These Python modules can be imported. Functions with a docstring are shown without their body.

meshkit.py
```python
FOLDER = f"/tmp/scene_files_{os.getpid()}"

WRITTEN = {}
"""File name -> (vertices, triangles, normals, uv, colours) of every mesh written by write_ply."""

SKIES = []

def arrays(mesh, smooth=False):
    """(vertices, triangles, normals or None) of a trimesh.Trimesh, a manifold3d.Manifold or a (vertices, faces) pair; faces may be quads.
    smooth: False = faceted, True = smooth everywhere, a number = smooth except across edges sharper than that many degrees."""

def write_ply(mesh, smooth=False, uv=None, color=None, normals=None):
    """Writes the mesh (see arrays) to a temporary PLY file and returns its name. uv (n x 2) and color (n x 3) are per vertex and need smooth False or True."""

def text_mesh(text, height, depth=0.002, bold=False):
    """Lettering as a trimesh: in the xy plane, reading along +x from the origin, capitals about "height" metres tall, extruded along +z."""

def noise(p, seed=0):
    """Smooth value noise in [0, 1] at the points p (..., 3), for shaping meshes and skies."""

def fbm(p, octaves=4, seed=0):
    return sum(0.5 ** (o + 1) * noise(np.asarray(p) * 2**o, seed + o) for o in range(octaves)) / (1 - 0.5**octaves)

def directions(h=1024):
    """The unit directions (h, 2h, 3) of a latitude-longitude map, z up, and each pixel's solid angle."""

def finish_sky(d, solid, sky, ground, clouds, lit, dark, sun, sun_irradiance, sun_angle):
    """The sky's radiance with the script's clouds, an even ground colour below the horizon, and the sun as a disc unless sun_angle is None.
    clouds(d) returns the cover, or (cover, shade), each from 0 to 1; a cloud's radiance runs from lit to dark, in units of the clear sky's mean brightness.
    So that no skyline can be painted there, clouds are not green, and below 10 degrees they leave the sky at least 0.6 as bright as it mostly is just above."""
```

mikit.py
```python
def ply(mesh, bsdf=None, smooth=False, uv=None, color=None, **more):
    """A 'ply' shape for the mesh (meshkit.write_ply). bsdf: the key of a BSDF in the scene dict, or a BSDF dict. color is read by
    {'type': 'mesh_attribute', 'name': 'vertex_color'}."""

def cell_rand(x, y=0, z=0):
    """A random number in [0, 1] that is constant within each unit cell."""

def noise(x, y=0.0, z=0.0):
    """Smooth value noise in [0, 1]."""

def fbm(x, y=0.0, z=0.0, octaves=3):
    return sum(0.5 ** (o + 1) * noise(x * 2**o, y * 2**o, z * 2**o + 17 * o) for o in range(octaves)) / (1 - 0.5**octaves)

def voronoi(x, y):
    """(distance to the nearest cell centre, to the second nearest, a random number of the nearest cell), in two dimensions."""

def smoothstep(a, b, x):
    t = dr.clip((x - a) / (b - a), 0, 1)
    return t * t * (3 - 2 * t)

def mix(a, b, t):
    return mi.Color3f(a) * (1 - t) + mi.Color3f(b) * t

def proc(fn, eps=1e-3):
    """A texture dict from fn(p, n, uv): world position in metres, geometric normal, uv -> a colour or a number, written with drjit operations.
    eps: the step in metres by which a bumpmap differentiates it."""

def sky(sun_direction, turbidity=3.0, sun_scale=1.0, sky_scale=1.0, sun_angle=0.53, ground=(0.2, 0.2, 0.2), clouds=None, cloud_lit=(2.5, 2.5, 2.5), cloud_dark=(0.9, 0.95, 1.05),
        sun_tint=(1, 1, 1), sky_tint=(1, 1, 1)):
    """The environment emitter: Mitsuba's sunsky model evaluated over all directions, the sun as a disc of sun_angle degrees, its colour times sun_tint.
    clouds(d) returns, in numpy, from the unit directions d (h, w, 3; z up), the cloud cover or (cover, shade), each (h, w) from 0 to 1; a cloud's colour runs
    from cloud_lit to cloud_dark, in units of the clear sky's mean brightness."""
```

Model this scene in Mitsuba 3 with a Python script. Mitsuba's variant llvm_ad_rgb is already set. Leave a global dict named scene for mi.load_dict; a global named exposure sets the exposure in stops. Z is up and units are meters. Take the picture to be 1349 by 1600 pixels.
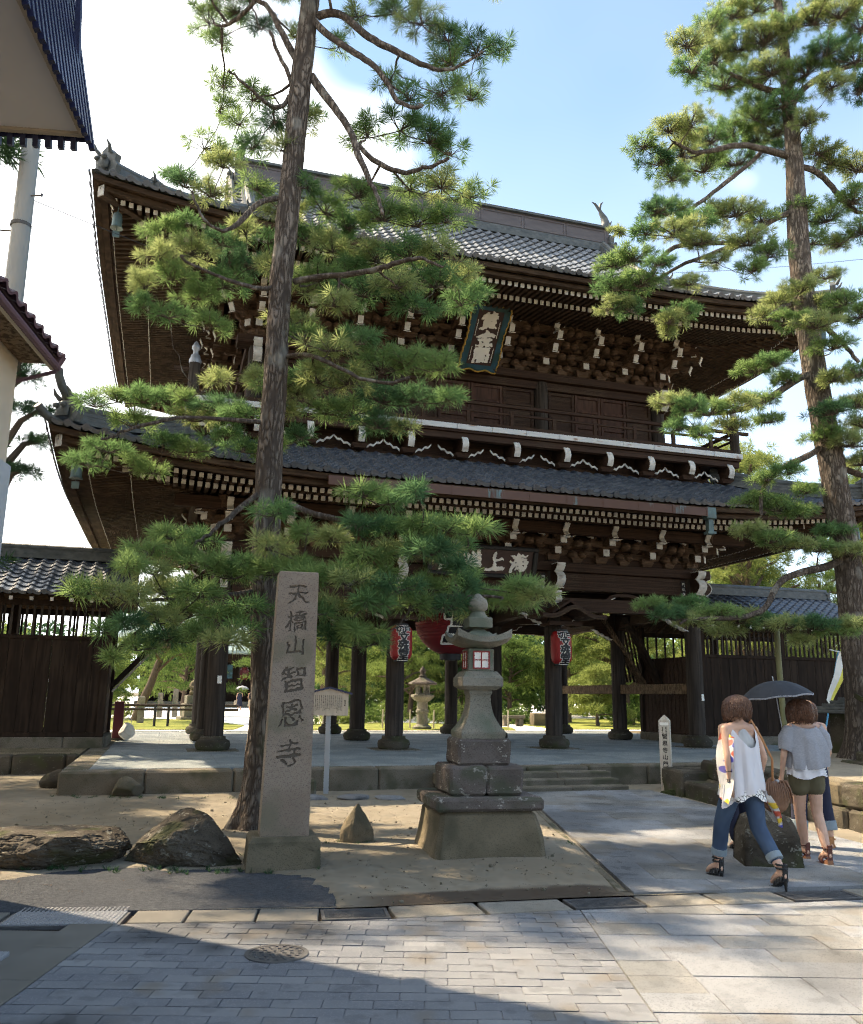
import math, random
import numpy as np, trimesh, drjit as dr, mitsuba as mi, mikit, meshkit
from manifold3d import Manifold, OpType
from shapely.geometry import Polygon
from mikit import proc, noise, fbm, voronoi, smoothstep, mix, cell_rand

T = mi.ScalarTransform4f
scene, labels = {}, {}
exposure = 3.0

# ---------------------------------------------------------------- camera
TH, RO = 0.2124, 0.0125          # pitch and roll
_c, _s, _cr, _sr = math.cos(TH), math.sin(TH), math.cos(RO), math.sin(RO)
scene['camera'] = {'type': 'perspective', 'fov': 2 * math.degrees(math.atan(674.5 / 1333.45)), 'fov_axis': 'x', 'near_clip': 0.05, 'far_clip': 2000.0,
                   'to_world': T().look_at(origin=[0, 0, 1.6], target=[0, _c, 1.6 + _s], up=[-_sr, -_s * _cr, _c * _cr])}

# ---------------------------------------------------------------- sky and sun
AZ, EL = math.radians(61), math.radians(50)
SUN = (-math.sin(AZ) * math.cos(EL), math.cos(AZ) * math.cos(EL), math.sin(EL))


def clouds(d):
    x, y, z = d[..., 0], d[..., 1], np.maximum(d[..., 2], 0.03)
    q = np.stack([x / (z + .35), y / (z + .35), z * 0 + .5], -1)
    n = meshkit.fbm(q * 2.1 + 3.1, 5, 7)
    side = (-x) / np.sqrt(x * x + y * y + 1e-6)          # the bank of white haze lies towards the sun
    lim = .62 - .44 * np.clip((side + .02) / .42, 0, 1)
    cover = np.clip((n - lim) / .13, 0, 1)
    cover = np.maximum(cover, .02 + .20 * n + .40 * np.clip(1 - z / .6, 0, 1))
    return cover * .95, np.clip(.25 - n * .3, 0, 1)


scene['sky'] = mikit.sky(SUN, turbidity=3.0, ground=(.22, .2, .17), clouds=clouds, cloud_lit=(3.1, 3.1, 3.05), cloud_dark=(1.9, 2.0, 2.05), sun_tint=(1.0, .97, .9), sky_tint=(.86, 1.06, 1.06))

# ---------------------------------------------------------------- helpers
_count = {}


def numbered(base):
    n = _count.get(base, 0)
    _count[base] = n + 1
    return base if n == 0 else f'{base}_{n:03d}'


def thing(name, label, cat, group=None):
    k = numbered(name)
    labels[k] = {'label': label, 'category': cat}
    if group:
        labels[k]['group'] = group
    return k


def tw(m):
    return T(np.asarray(m, float).tolist())


def shift(x, y, z=0.0):
    m = np.eye(4)
    m[:3, 3] = (x, y, z)
    return m


def rotz(deg):
    a = math.radians(deg)
    m = np.eye(4)
    m[:2, :2] = [[math.cos(a), -math.sin(a)], [math.sin(a), math.cos(a)]]
    return m


def frame(o, ex, ey, ez):
    m = np.eye(4)
    m[:3, 0], m[:3, 1], m[:3, 2], m[:3, 3] = ex, ey, ez, o
    return m


def unit(v):
    v = np.asarray(v, float)
    return v / (np.linalg.norm(v) + 1e-12)


def put(key, mesh, bsdf=None, W=None, smooth=False, kind=None, label=None):
    """one entry of the scene; mesh is an M, a trimesh, (v, f), a Manifold, or a ready ply dict"""
    if isinstance(mesh, dict):
        d = dict(mesh)
    else:
        if isinstance(mesh, M):
            mesh = mesh.out()
        d = mikit.ply(mesh, bsdf, smooth=smooth)
    if W is not None:
        d['to_world'] = tw(W)
    scene[key] = d
    if kind or label:
        labels.setdefault(key, {})
        if kind:
            labels[key]['kind'] = kind
        if label:
            labels[key]['label'] = label
    return key


def part(parent, name, mesh, bsdf=None, W=None, smooth=False, kind=None, label=None):
    return put(numbered(parent + '__' + name), mesh, bsdf, W, smooth, kind, label)


def struct(name, mesh, bsdf, W=None, smooth=False):
    return put(numbered(name), mesh, bsdf, W, smooth, 'structure')


_BV = np.array([[x, y, z] for x in (-.5, .5) for y in (-.5, .5) for z in (-.5, .5)])
_BF = np.array([[0, 1, 3], [0, 3, 2], [4, 6, 7], [4, 7, 5], [0, 4, 5], [0, 5, 1], [2, 3, 7], [2, 7, 6], [0, 2, 6], [0, 6, 4], [1, 5, 7], [1, 7, 3]])


def hullmesh(pts):
    h = trimesh.convex.convex_hull(np.asarray(pts, float))
    return np.array(h.vertices), np.array(h.faces)


def cbox(sx, sy, sz, ch=.01):
    """box about the origin with chamfered edges"""
    p = []
    for i in (-1, 1):
        for j in (-1, 1):
            for k in (-1, 1):
                a, b, c = i * sx / 2, j * sy / 2, k * sz / 2
                p += [(a - i * ch, b - j * ch, c), (a - i * ch, b, c - k * ch), (a, b - j * ch, c - k * ch)]
    return hullmesh(p)


class M:
    def __init__(self):
        self.v, self.f, self.n = [], [], 0

    def raw(self, v, f, W=None):
        v = np.asarray(v, float)
        if W is not None:
            v = v @ W[:3, :3].T + W[:3, 3]
        f = np.asarray(f, int)
        if f.shape[1] == 4:
            f = np.vstack([f[:, [0, 1, 2]], f[:, [0, 2, 3]]])
        self.v.append(v)
        self.f.append(f + self.n)
        self.n += len(v)
        return self

    def tm(self, m, W=None):
        return self.raw(np.array(m.vertices), np.array(m.faces), W)

    def mesh(self, m, W=None):
        return self.raw(*m.out(), W)

    def box(self, c, s, rz=0, ch=0):
        v, f = cbox(*s, ch) if ch else (_BV * np.asarray(s, float), _BF)
        if rz:
            v = v @ rotz(rz)[:3, :3].T
        return self.raw(v + np.asarray(c, float), f)

    def span(self, a, b, ch=0):
        """box from corner a to corner b"""
        a, b = np.asarray(a, float), np.asarray(b, float)
        return self.box((a + b) / 2, np.abs(b - a), 0, ch)

    def bar(self, p, q, w, h, up=(0, 0, 1), ch=0):
        p, q = np.asarray(p, float), np.asarray(q, float)
        ex = unit(q - p)
        ey = np.cross(up, ex)
        ey = unit(ey) if np.linalg.norm(ey) > 1e-6 else np.array([0, 1.0, 0])
        ez = np.cross(ex, ey)
        L = np.linalg.norm(q - p)
        v, f = cbox(L, w, h, ch) if ch else (_BV * [L, w, h], _BF)
        return self.raw(v, f, frame((p + q) / 2, ex, ey, ez))

    def tube(self, pts, r, sides=8, cap=True):
        p = np.asarray(pts, float)
        r = np.broadcast_to(np.asarray(r, float), (len(p),))
        t = np.gradient(p, axis=0)
        t /= np.linalg.norm(t, axis=1, keepdims=True) + 1e-12
        ref = np.array([0.0, 0, 1]) if abs(t[:, 2]).mean() < .8 else np.array([1.0, 0, 0])
        a = np.cross(t, ref)
        a /= np.linalg.norm(a, axis=1, keepdims=True) + 1e-12
        b = np.cross(t, a)
        g = np.arange(sides) * 2 * np.pi / sides
        v = (p[:, None] + r[:, None, None] * (np.cos(g)[None, :, None] * a[:, None] + np.sin(g)[None, :, None] * b[:, None])).reshape(-1, 3)
        i, j = np.meshgrid(np.arange(len(p) - 1), np.arange(sides), indexing='ij')
        q = np.stack([i * sides + j, i * sides + (j + 1) % sides, (i + 1) * sides + (j + 1) % sides, (i + 1) * sides + j], -1).reshape(-1, 4)
        f = np.vstack([q[:, [0, 1, 2]], q[:, [0, 2, 3]]])
        if cap:
            n = len(v)
            v = np.vstack([v, p[:1], p[-1:]])
            k = np.arange(sides)
            f = np.vstack([f, np.stack([np.full(sides, n), (k + 1) % sides, k], 1), np.stack([np.full(sides, n + 1), (len(p) - 1) * sides + k, (len(p) - 1) * sides + (k + 1) % sides], 1)])
        return self.raw(v, f)

    def lathe(self, prof, c=(0, 0, 0), n=24, sq=None):
        """prof: (radius, z) from bottom to top; sq: number of sides for a polygonal body, flats to the axes"""
        k = sq or n
        off = math.pi / k if sq else 0
        sc = 1 / math.cos(math.pi / k) if sq else 1
        g = np.arange(k) * 2 * np.pi / k + off
        pr = np.asarray(prof, float)
        v = np.stack([pr[:, :1] * sc * np.cos(g), pr[:, :1] * sc * np.sin(g), np.repeat(pr[:, 1:], k, 1)], -1).reshape(-1, 3)
        i, j = np.meshgrid(np.arange(len(pr) - 1), np.arange(k), indexing='ij')
        q = np.stack([i * k + j, i * k + (j + 1) % k, (i + 1) * k + (j + 1) % k, (i + 1) * k + j], -1).reshape(-1, 4)
        f = [q[:, [0, 1, 2]], q[:, [0, 2, 3]]]
        nv = len(v)
        v = np.vstack([v, [[0, 0, pr[0, 1]], [0, 0, pr[-1, 1]]]])
        a = np.arange(k)
        f += [np.stack([np.full(k, nv), (a + 1) % k, a], 1), np.stack([np.full(k, nv + 1), (len(pr) - 1) * k + a, (len(pr) - 1) * k + (a + 1) % k], 1)]
        return self.raw(v + np.asarray(c, float), np.vstack(f))

    def prism(self, poly, depth, W=None):
        """2-D polygon (list of points or shapely) in xy, extruded along +z by depth, then moved by W"""
        g = poly if hasattr(poly, 'geom_type') else Polygon(poly)
        for p in getattr(g, 'geoms', [g]):
            self.tm(trimesh.creation.extrude_polygon(p, depth, engine='earcut'), W)
        return self

    def ribbon(self, pts, width, thick, W=None):
        """a strip that follows the 2-D polyline pts in xy, extruded along +z by width"""
        p = np.asarray(pts, float)
        t = np.gradient(p, axis=0)
        nrm = np.stack([-t[:, 1], t[:, 0]], 1)
        nrm /= np.linalg.norm(nrm, axis=1, keepdims=True) + 1e-9
        q = p + nrm * thick
        return self.prism(Polygon(np.vstack([p, q[::-1]])).buffer(0), width, W)

    def sheet(self, P):
        """P (n, m, 3): a grid of points"""
        P = np.asarray(P, float)
        n, m = P.shape[:2]
        i, j = np.meshgrid(np.arange(n - 1), np.arange(m - 1), indexing='ij')
        q = np.stack([i * m + j, (i + 1) * m + j, (i + 1) * m + j + 1, i * m + j + 1], -1).reshape(-1, 4)
        return self.raw(P.reshape(-1, 3), q)

    def out(self):
        return np.vstack(self.v), np.vstack(self.f)


YZ = np.array([[0, 0, 1, 0], [1, 0, 0, 0], [0, 1, 0, 0], [0, 0, 0, 1.0]])     # prism xy -> local (Y, Z), depth -> X
XZ = np.array([[1, 0, 0, 0], [0, 0, -1, 0], [0, 1, 0, 0], [0, 0, 0, 1.0]])    # prism xy -> local (X, Z), depth -> -Y


def rock(size, seed, n=3, amp=.22, cuts=14):
    m = trimesh.creation.icosphere(n)
    v = np.array(m.vertices)
    r = np.random.default_rng(seed)
    d = meshkit.fbm(v * 1.3 + seed * 7.7, 4, seed) - .5
    d2 = meshkit.fbm(v * 4.0 + seed * 3.1, 4, seed + 5) - .5
    v *= (1 + amp * 2 * d)[:, None]
    for _ in range(cuts):                                  # worn flat faces
        q = unit(r.normal(size=3))
        h = r.uniform(.62, .88)
        v -= np.clip(v @ q - h, 0, None)[:, None] * q * .9
    d3 = np.abs(meshkit.fbm(v * 7.0 + seed * 1.7, 4, seed + 9) - .5)
    v *= (1 + amp * .6 * d2 - amp * .35 * np.clip(.07 - d3, 0, 1) / .07 * .5)[:, None]
    v /= np.abs(v).max(0)
    v *= np.asarray(size, float) / 2
    return v, np.array(m.faces)


def block(sx, sy, sz, seed, ch=.04, amp=.05):
    """a rough-cut stone block"""
    v, f = cbox(sx, sy, sz, ch)
    t = trimesh.Trimesh(v, f).subdivide_to_size(max(sx, sy, sz) / 7)
    v = np.array(t.vertices)
    v += (meshkit.fbm(v * 4 + seed * 3.3, 3, seed) - .5)[:, None] * unit_rows(v) * amp * 2
    return v, np.array(t.faces)


def unit_rows(v):
    return v / (np.linalg.norm(v, axis=1, keepdims=True) + 1e-9)


# ---------------------------------------------------------------- materials
def P(color, rough=.7, **k):
    c = color if isinstance(color, dict) else {'type': 'rgb', 'value': list(color)}
    r = rough if isinstance(rough, dict) else float(rough)
    return {'type': 'principled', 'base_color': c, 'roughness': r, **k}


def mat(key, color, rough=.7, bump=None, bscale=1.0, eps=2e-3, **k):
    b = P(color, rough, **k)
    if bump is not None:
        b = {'type': 'bumpmap', 'tex': proc(bump, eps), 'scale': float(bscale), 'bsdf': b}
    scene[key] = {'type': 'twosided', 'bsdf': b}
    return key


GA = 0.2977
GC, GS, GX, GY = math.cos(GA), math.sin(GA), -4.784, 19.573
GW = frame((GX, GY, 0), (GC, GS, 0), (-GS, GC, 0), (0, 0, 1))


def gl(p):
    """world point -> the gate's own axes, in a texture"""
    x, y = p.x - GX, p.y - GY
    return x * GC + y * GS, -x * GS + y * GC, p.z


def wood(dark, light, worn, kx, ky, kz):
    def fn(p, n, uv):
        x, y, z = gl(p)
        g = fbm(x * kx, y * ky, z * kz)
        b = noise(x * 1.7 + 5, y * 1.7, z * 1.3)
        c = mix(dark, light, smoothstep(.3, .75, g))
        return mix(c, worn, smoothstep(.55, .95, b) * smoothstep(.35, .65, g) * .6)
    return fn


mat('wood_beam', proc(wood((0.033, 0.017, 0.011), (0.058, 0.032, 0.019), (0.078, 0.055, 0.036), 1.1, 55, 55)), .75, specular=.25)
mat('wood_post', proc(wood((0.030, 0.023, 0.018), (0.057, 0.045, 0.036), (0.094, 0.078, 0.065), 30, 30, 1.2)), .8, specular=.25)
mat('wood_rafter', proc(wood((0.039, 0.024, 0.015), (0.075, 0.047, 0.029), (0.107, 0.074, 0.045), 6, 6, 30)), .8, specular=.2)
mat('wood_plank', proc(wood((0.018, 0.011, 0.007), (0.033, 0.020, 0.013), (0.047, 0.033, 0.022), 16, 16, 1.2)), .8, specular=.2)
mat('wood_door', proc(wood((.048, .024, .016), (.08, .039, .026), (.10, .062, .042), 24, 24, 1.5)), .7, specular=.25)
mat('wood_pale', proc(wood((.44, .385, .31), (.52, .46, .37), (.55, .5, .42), 40, 40, 4)), .75, specular=.2)
mat('wood_arm', proc(wood((0.077, 0.047, 0.029), (0.131, 0.081, 0.050), (0.155, 0.112, 0.078), 9, 9, 30)), .75, specular=.25)
mat('wood_brace', proc(wood((0.075, 0.050, 0.030), (0.203, 0.136, 0.078), (0.223, 0.173, 0.115), 30, 30, 9)), .8, specular=.2)


def white_fn(p, n, uv):
    g = fbm(p.x * 7, p.y * 7, p.z * 9)
    return mix((.62, .61, .57), (.40, .36, .31), smoothstep(.5, .85, g))


mat('white_paint', proc(white_fn), .7, specular=.3)


def white_rust_fn(p, n, uv):
    g = fbm(p.x * 3, p.y * 3, p.z * 12)
    return mix((.58, .60, .60), (.30, .2, .14), smoothstep(.62, .8, g))


mat('white_rust', proc(white_rust_fn), .6, specular=.3)


def tile_fn(p, n, uv):
    r = cell_rand(p.x * 3.1, p.y * 3.1, p.z * 6)
    g = fbm(p.x * 5, p.y * 5, p.z * 5)
    return mix((.030, .040, .058), (.092, .110, .138), r * .45 + g * .5)


mat('roof_tile', proc(tile_fn), .30, specular=.8)
mat('roof_tile_sunlit', proc(lambda p, n, uv: mix((.10, .115, .135), (.25, .27, .295), cell_rand(p.x * 3.1, p.y * 3.1, p.z * 6) * .45 + fbm(p.x * 5, p.y * 5, p.z * 5) * .5)), .36, specular=.7, metallic=.25)  # same tile as roof_tile, sun glint on the upper roof lightened into the colour
mat('roof_tile_old', proc(lambda p, n, uv: mix((.04, .048, .05), (.14, .15, .148), fbm(p.x * 9, p.y * 9, p.z * 9))), .55, specular=.4)


def copper_fn(p, n, uv):
    x, y, z = gl(p)
    s = noise(x * 2.6, 3.0) * .6 + noise(x * 13, z * 2.0) * .4
    return mix((.10, .05, .035), (.12, .24, .26), smoothstep(.68, .80, s) * .8 * smoothstep(.3, .7, noise(x * 31, z * 7)))


mat('copper', proc(copper_fn), .5, specular=.4)
mat('ridge_copper', proc(lambda p, n, uv: mix((.075, .062, .062), (.13, .115, .115), fbm(p.x * 2, p.y * 2, p.z * 8))), .55)
mat('bronze', proc(lambda p, n, uv: mix((.05, .06, .06), (.13, .2, .19), fbm(p.x * 8, p.y * 8, p.z * 8))), .45, metallic=.3)


def granite(a, b, spk, moss=None, lich=None, dirt=0):
    def fn(p, n, uv):
        g = fbm(p.x * 2.3, p.y * 2.3, p.z * 2.3)
        s = cell_rand(p.x * 130, p.y * 130, p.z * 130)
        s2 = noise(p.x * 60, p.y * 60, p.z * 60)
        c = mix(a, b, smoothstep(.3, .7, g))
        c = mix(c, spk, smoothstep(.72, .95, s) * .55 + smoothstep(.6, .9, s2) * .25)
        if dirt:
            c = c * (1 - dirt * smoothstep(.42, .72, fbm(p.x * 1.1 + 2, p.y * 1.1, 0, 4)) - .35 * dirt * smoothstep(.6, .75, fbm(p.x * 9, p.y * 9)))
            c = mix(c, (.15, .125, .09), dirt * smoothstep(.55, .8, fbm(p.x * 3.3 + 8, p.y * 3.3)))
        if moss is not None:
            c = mix(c, moss, smoothstep(.5, .72, fbm(p.x * 4 + 9, p.y * 4, p.z * 3)) * .75)
        if lich is not None:
            c = mix(c, lich, smoothstep(.62, .70, fbm(p.x * 15 + 3, p.y * 15, p.z * 15, 5) * .7 + noise(p.x * 70, p.y * 70, p.z * 70) * .3) * .85)
        return c
    return fn


def stone_bump(p, n, uv):
    return fbm(p.x * 22, p.y * 22, p.z * 22) * .6 + fbm(p.x * 90, p.y * 90, p.z * 90) * .25


mat('granite_pink', proc(granite((.235, .180, .135), (.285, .225, .172), (.10, .075, .06), (.17, .15, .10))), .85, stone_bump, .006, specular=.25)
mat('lantern_granite', proc(granite((0.172, 0.161, 0.126), (0.248, 0.229, 0.186), (0.083, 0.075, 0.059), (0.102, 0.125, 0.086))), .9, stone_bump, .010, specular=.2)
mat('stone_lichen', proc(granite((0.088, 0.075, 0.064), (0.138, 0.116, 0.102), (0.046, 0.037, 0.037), (0.068, 0.077, 0.050), (0.319, 0.301, 0.265))), .9, stone_bump, .014, specular=.2)
mat('stone_edge', proc(granite((0.122, 0.109, 0.081), (0.177, 0.157, 0.123), (0.074, 0.060, 0.046), (0.067, 0.070, 0.043))), .9, stone_bump, .012, specular=.2)
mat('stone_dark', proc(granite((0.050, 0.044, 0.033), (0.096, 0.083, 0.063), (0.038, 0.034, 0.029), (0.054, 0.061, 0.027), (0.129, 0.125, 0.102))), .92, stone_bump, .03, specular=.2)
def rock_bump(p, n, uv):
    return fbm(p.x * 7, p.y * 7, p.z * 7) * 1.4 + fbm(p.x * 24, p.y * 24, p.z * 24) * .6 + fbm(p.x * 70, p.y * 70, p.z * 70) * .2


mat('boulder', proc(granite((.050, .042, .032), (.105, .09, .07), (.03, .026, .022), (.055, .062, .026), (.20, .195, .165))), .92, rock_bump, .045, specular=.15)
mat('stone_base', proc(granite((0.127, 0.107, 0.069), (0.184, 0.152, 0.101), (0.057, 0.047, 0.038), (0.074, 0.068, 0.045))), .9, stone_bump, .012, specular=.2)
mat('slab_blue', proc(granite((0.196, 0.206, 0.218), (0.240, 0.247, 0.255), (0.137, 0.145, 0.152), dirt=.42)), .8, stone_bump, .004, specular=.25)
mat('slab_blue_worn', proc(granite((0.176, 0.180, 0.176), (0.227, 0.224, 0.212), (0.123, 0.123, 0.123), dirt=.42)), .8, stone_bump, .004, specular=.25)
mat('slab_warm', proc(granite((0.198, 0.187, 0.161), (0.230, 0.218, 0.194), (0.143, 0.136, 0.113), dirt=.42)), .85, stone_bump, .005, specular=.2)
mat('floor_stone', proc(granite((0.156, 0.181, 0.189), (0.221, 0.243, 0.243), (0.114, 0.130, 0.130))), .7, stone_bump, .003, specular=.3)
for i, (q, w) in enumerate((((0.130, 0.138, 0.152), (0.160, 0.168, 0.179)), ((0.150, 0.158, 0.169), (0.181, 0.188, 0.196)), ((0.181, 0.188, 0.196), (0.211, 0.219, 0.225)))):
    mat(f'paver_{i}', proc(granite(q, w, (.2, .2, .21), dirt=.5)), .85, stone_bump, .003, specular=.2)


def sand_fn(p, n, uv):
    g = fbm(p.x * .7, p.y * .7)
    h = fbm(p.x * 6, p.y * 6)
    s = noise(p.x * 45, p.y * 45)
    c = mix((.175, .152, .113), (.245, .216, .168), smoothstep(.3, .7, g * .6 + h * .4))
    c = mix(c, (.135, .127, .103), smoothstep(.55, .8, h) * .4)
    c = mix(c, (.2, .17, .12), smoothstep(.72, .9, s) * .35)
    e = p.y - (6.87 + .2312 * (p.x + .55)) - .12 * h
    wet = smoothstep(.56, .42, e) * smoothstep(-.75, -.2, p.x) * smoothstep(2.0, 1.4, p.x)
    return mix(c, (.055, .042, .032), wet * .9)


mat('sand', proc(sand_fn), .95, lambda p, n, uv: fbm(p.x * 5, p.y * 5) * 1.2 + fbm(p.x * 14, p.y * 14) + fbm(p.x * 60, p.y * 60) * .3, .030, eps=6e-3, specular=.1)
mat('gravel', proc(lambda p, n, uv: mix((.48, .46, .43), (.62, .6, .57), fbm(p.x * 5, p.y * 5))), .95, specular=.1)
mat('asphalt', proc(lambda p, n, uv: mix((.022, .025, .030), (.085, .09, .097), fbm(p.x * 35, p.y * 35) * .6 + cell_rand(p.x * 110, p.y * 110) * .4)), .9, lambda p, n, uv: noise(p.x * 90, p.y * 90), .01, specular=.2)
mat('concrete', proc(lambda p, n, uv: mix((0.117, 0.110, 0.093), (0.161, 0.152, 0.134), fbm(p.x * 4, p.y * 4, p.z * 4))), .9, stone_bump, .006, specular=.2)
mat('soil', proc(lambda p, n, uv: mix((.045, .032, .025), (.10, .075, .055), fbm(p.x * 12, p.y * 12))), .95, lambda p, n, uv: fbm(p.x * 25, p.y * 25), .03, specular=.1)
mat('moss', proc(lambda p, n, uv: mix((.10, .12, .03), (.26, .27, .07), fbm(p.x * 1.5, p.y * 1.5))), .95, lambda p, n, uv: fbm(p.x * 6, p.y * 6), .06, specular=.1)
mat('moss_dark', proc(lambda p, n, uv: mix((.02, .025, .012), (.075, .085, .035), fbm(p.x * 9, p.y * 9, p.z * 9))), .95, specular=.1)
mat('iron', proc(lambda p, n, uv: mix((.075, .075, .08), (.15, .15, .15), fbm(p.x * 20, p.y * 20))), .5, metallic=.5)
mat('steel', (.32, .33, .35), .45, metallic=.6)


def fissure(p):
    w = fbm(p.x * 6, p.y * 6, p.z * 3) * 1.6
    a = noise(p.x * 21 + w, p.y * 21 + w, p.z * 2.6 + w)
    b = noise(p.x * 47 + 7, p.y * 47 + w, p.z * 7.5)
    r = dr.maximum(1 - dr.abs(2 * a - 1), (1 - dr.abs(2 * b - 1)) * .93)
    return smoothstep(.55, .98, r)


def bark_fn(p, n, uv):
    g = fbm(p.x * 26, p.y * 26, p.z * 8)
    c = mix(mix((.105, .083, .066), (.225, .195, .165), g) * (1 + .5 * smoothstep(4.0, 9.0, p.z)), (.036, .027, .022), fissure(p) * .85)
    c = mix(c, (.33, .32, .28), smoothstep(.62, .8, fbm(p.x * 5, p.y * 5, p.z * 2.5)) * .55)
    return mix(c, (.10, .11, .05), smoothstep(.55, .8, noise(p.x * 4 + 3, p.y * 4, p.z * 2)) * smoothstep(1.6, .2, p.z) * .8)


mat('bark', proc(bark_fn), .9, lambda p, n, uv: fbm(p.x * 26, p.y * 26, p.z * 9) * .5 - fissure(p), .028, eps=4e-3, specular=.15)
mat('bark_far', (.12, .09, .07), .9, specular=.1)


def leaf(key, col, trans=.7, rough=.45):
    scene[key] = {'type': 'principledthin', 'base_color': {'type': 'rgb', 'value': list(col)}, 'roughness': float(rough), 'diff_trans': float(trans), 'spec_trans': 0.0}


leaf('needle_0', (.245, .355, .132), 1.25, .30)
leaf('needle_1', (.165, .282, .112), 1.2, .30)
leaf('needle_2', (.365, .425, .180), 1.25, .30)
leaf('needle_3', (.108, .205, .094), 1.15, .30)
leaf('leaf_far', (.20, .265, .075), 1.0, .6)
leaf('leaf_far_1', (.115, .175, .05), .9, .6)
leaf('leaf_far_2', (.27, .32, .10), 1.0, .6)
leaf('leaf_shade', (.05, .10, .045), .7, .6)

mat('red_lacquer', (.28, .012, .014), .5)
mat('red_dark', (.085, .006, .008), .55)
mat('black', (.012, .012, .013), .6)
mat('ink', (.03, .024, .02), .8)
mat('gold', (.55, .33, .07), .4, metallic=.4)
mat('teal', proc(lambda p, n, uv: mix((.016, .050, .045), (.02, .07, .10), smoothstep(.35, .65, noise(p.x * 4, p.y * 4, p.z * 4)))), .6)
mat('plaque_board', proc(lambda p, n, uv: mix((.035, .018, .014), (.06, .03, .022), fbm(p.x * 14, p.y * 14, p.z * 3))), .6)
mat('paper', (.78, .75, .68), .85)
mat('cream_wall', proc(lambda p, n, uv: mix((0.400, 0.336, 0.248), (0.464, 0.400, 0.304), fbm(p.x * 3, p.y * 3, p.z * 3))), .9, lambda p, n, uv: noise(p.x * 60, p.y * 60, p.z * 60), .004)
mat('soffit', proc(lambda p, n, uv: mix(mix((0.484, 0.479, 0.467), (0.700, 0.688, 0.670), fbm(p.x * 1.2, p.y * 1.2, p.z * 1.2)), (0.346, 0.322, 0.304), smoothstep(.6, .85, fbm(p.x * 3 + 4, p.y * .8, p.z * 3)) * .6)), .85)
mat('blue_metal', (.022, .026, .070), .35, metallic=.2, specular=.6)
mat('purple_tile', proc(lambda p, n, uv: mix((.075, .04, .055), (.13, .075, .09), fbm(p.x * 6, p.y * 6, p.z * 6))), .5)
mat('pole_grey', (.32, .345, .36), .7)
mat('bamboo', proc(lambda p, n, uv: mix((.11, .12, .05), (.2, .19, .09), fbm(p.x * 9, p.y * 9, p.z * 3))), .6)

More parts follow.
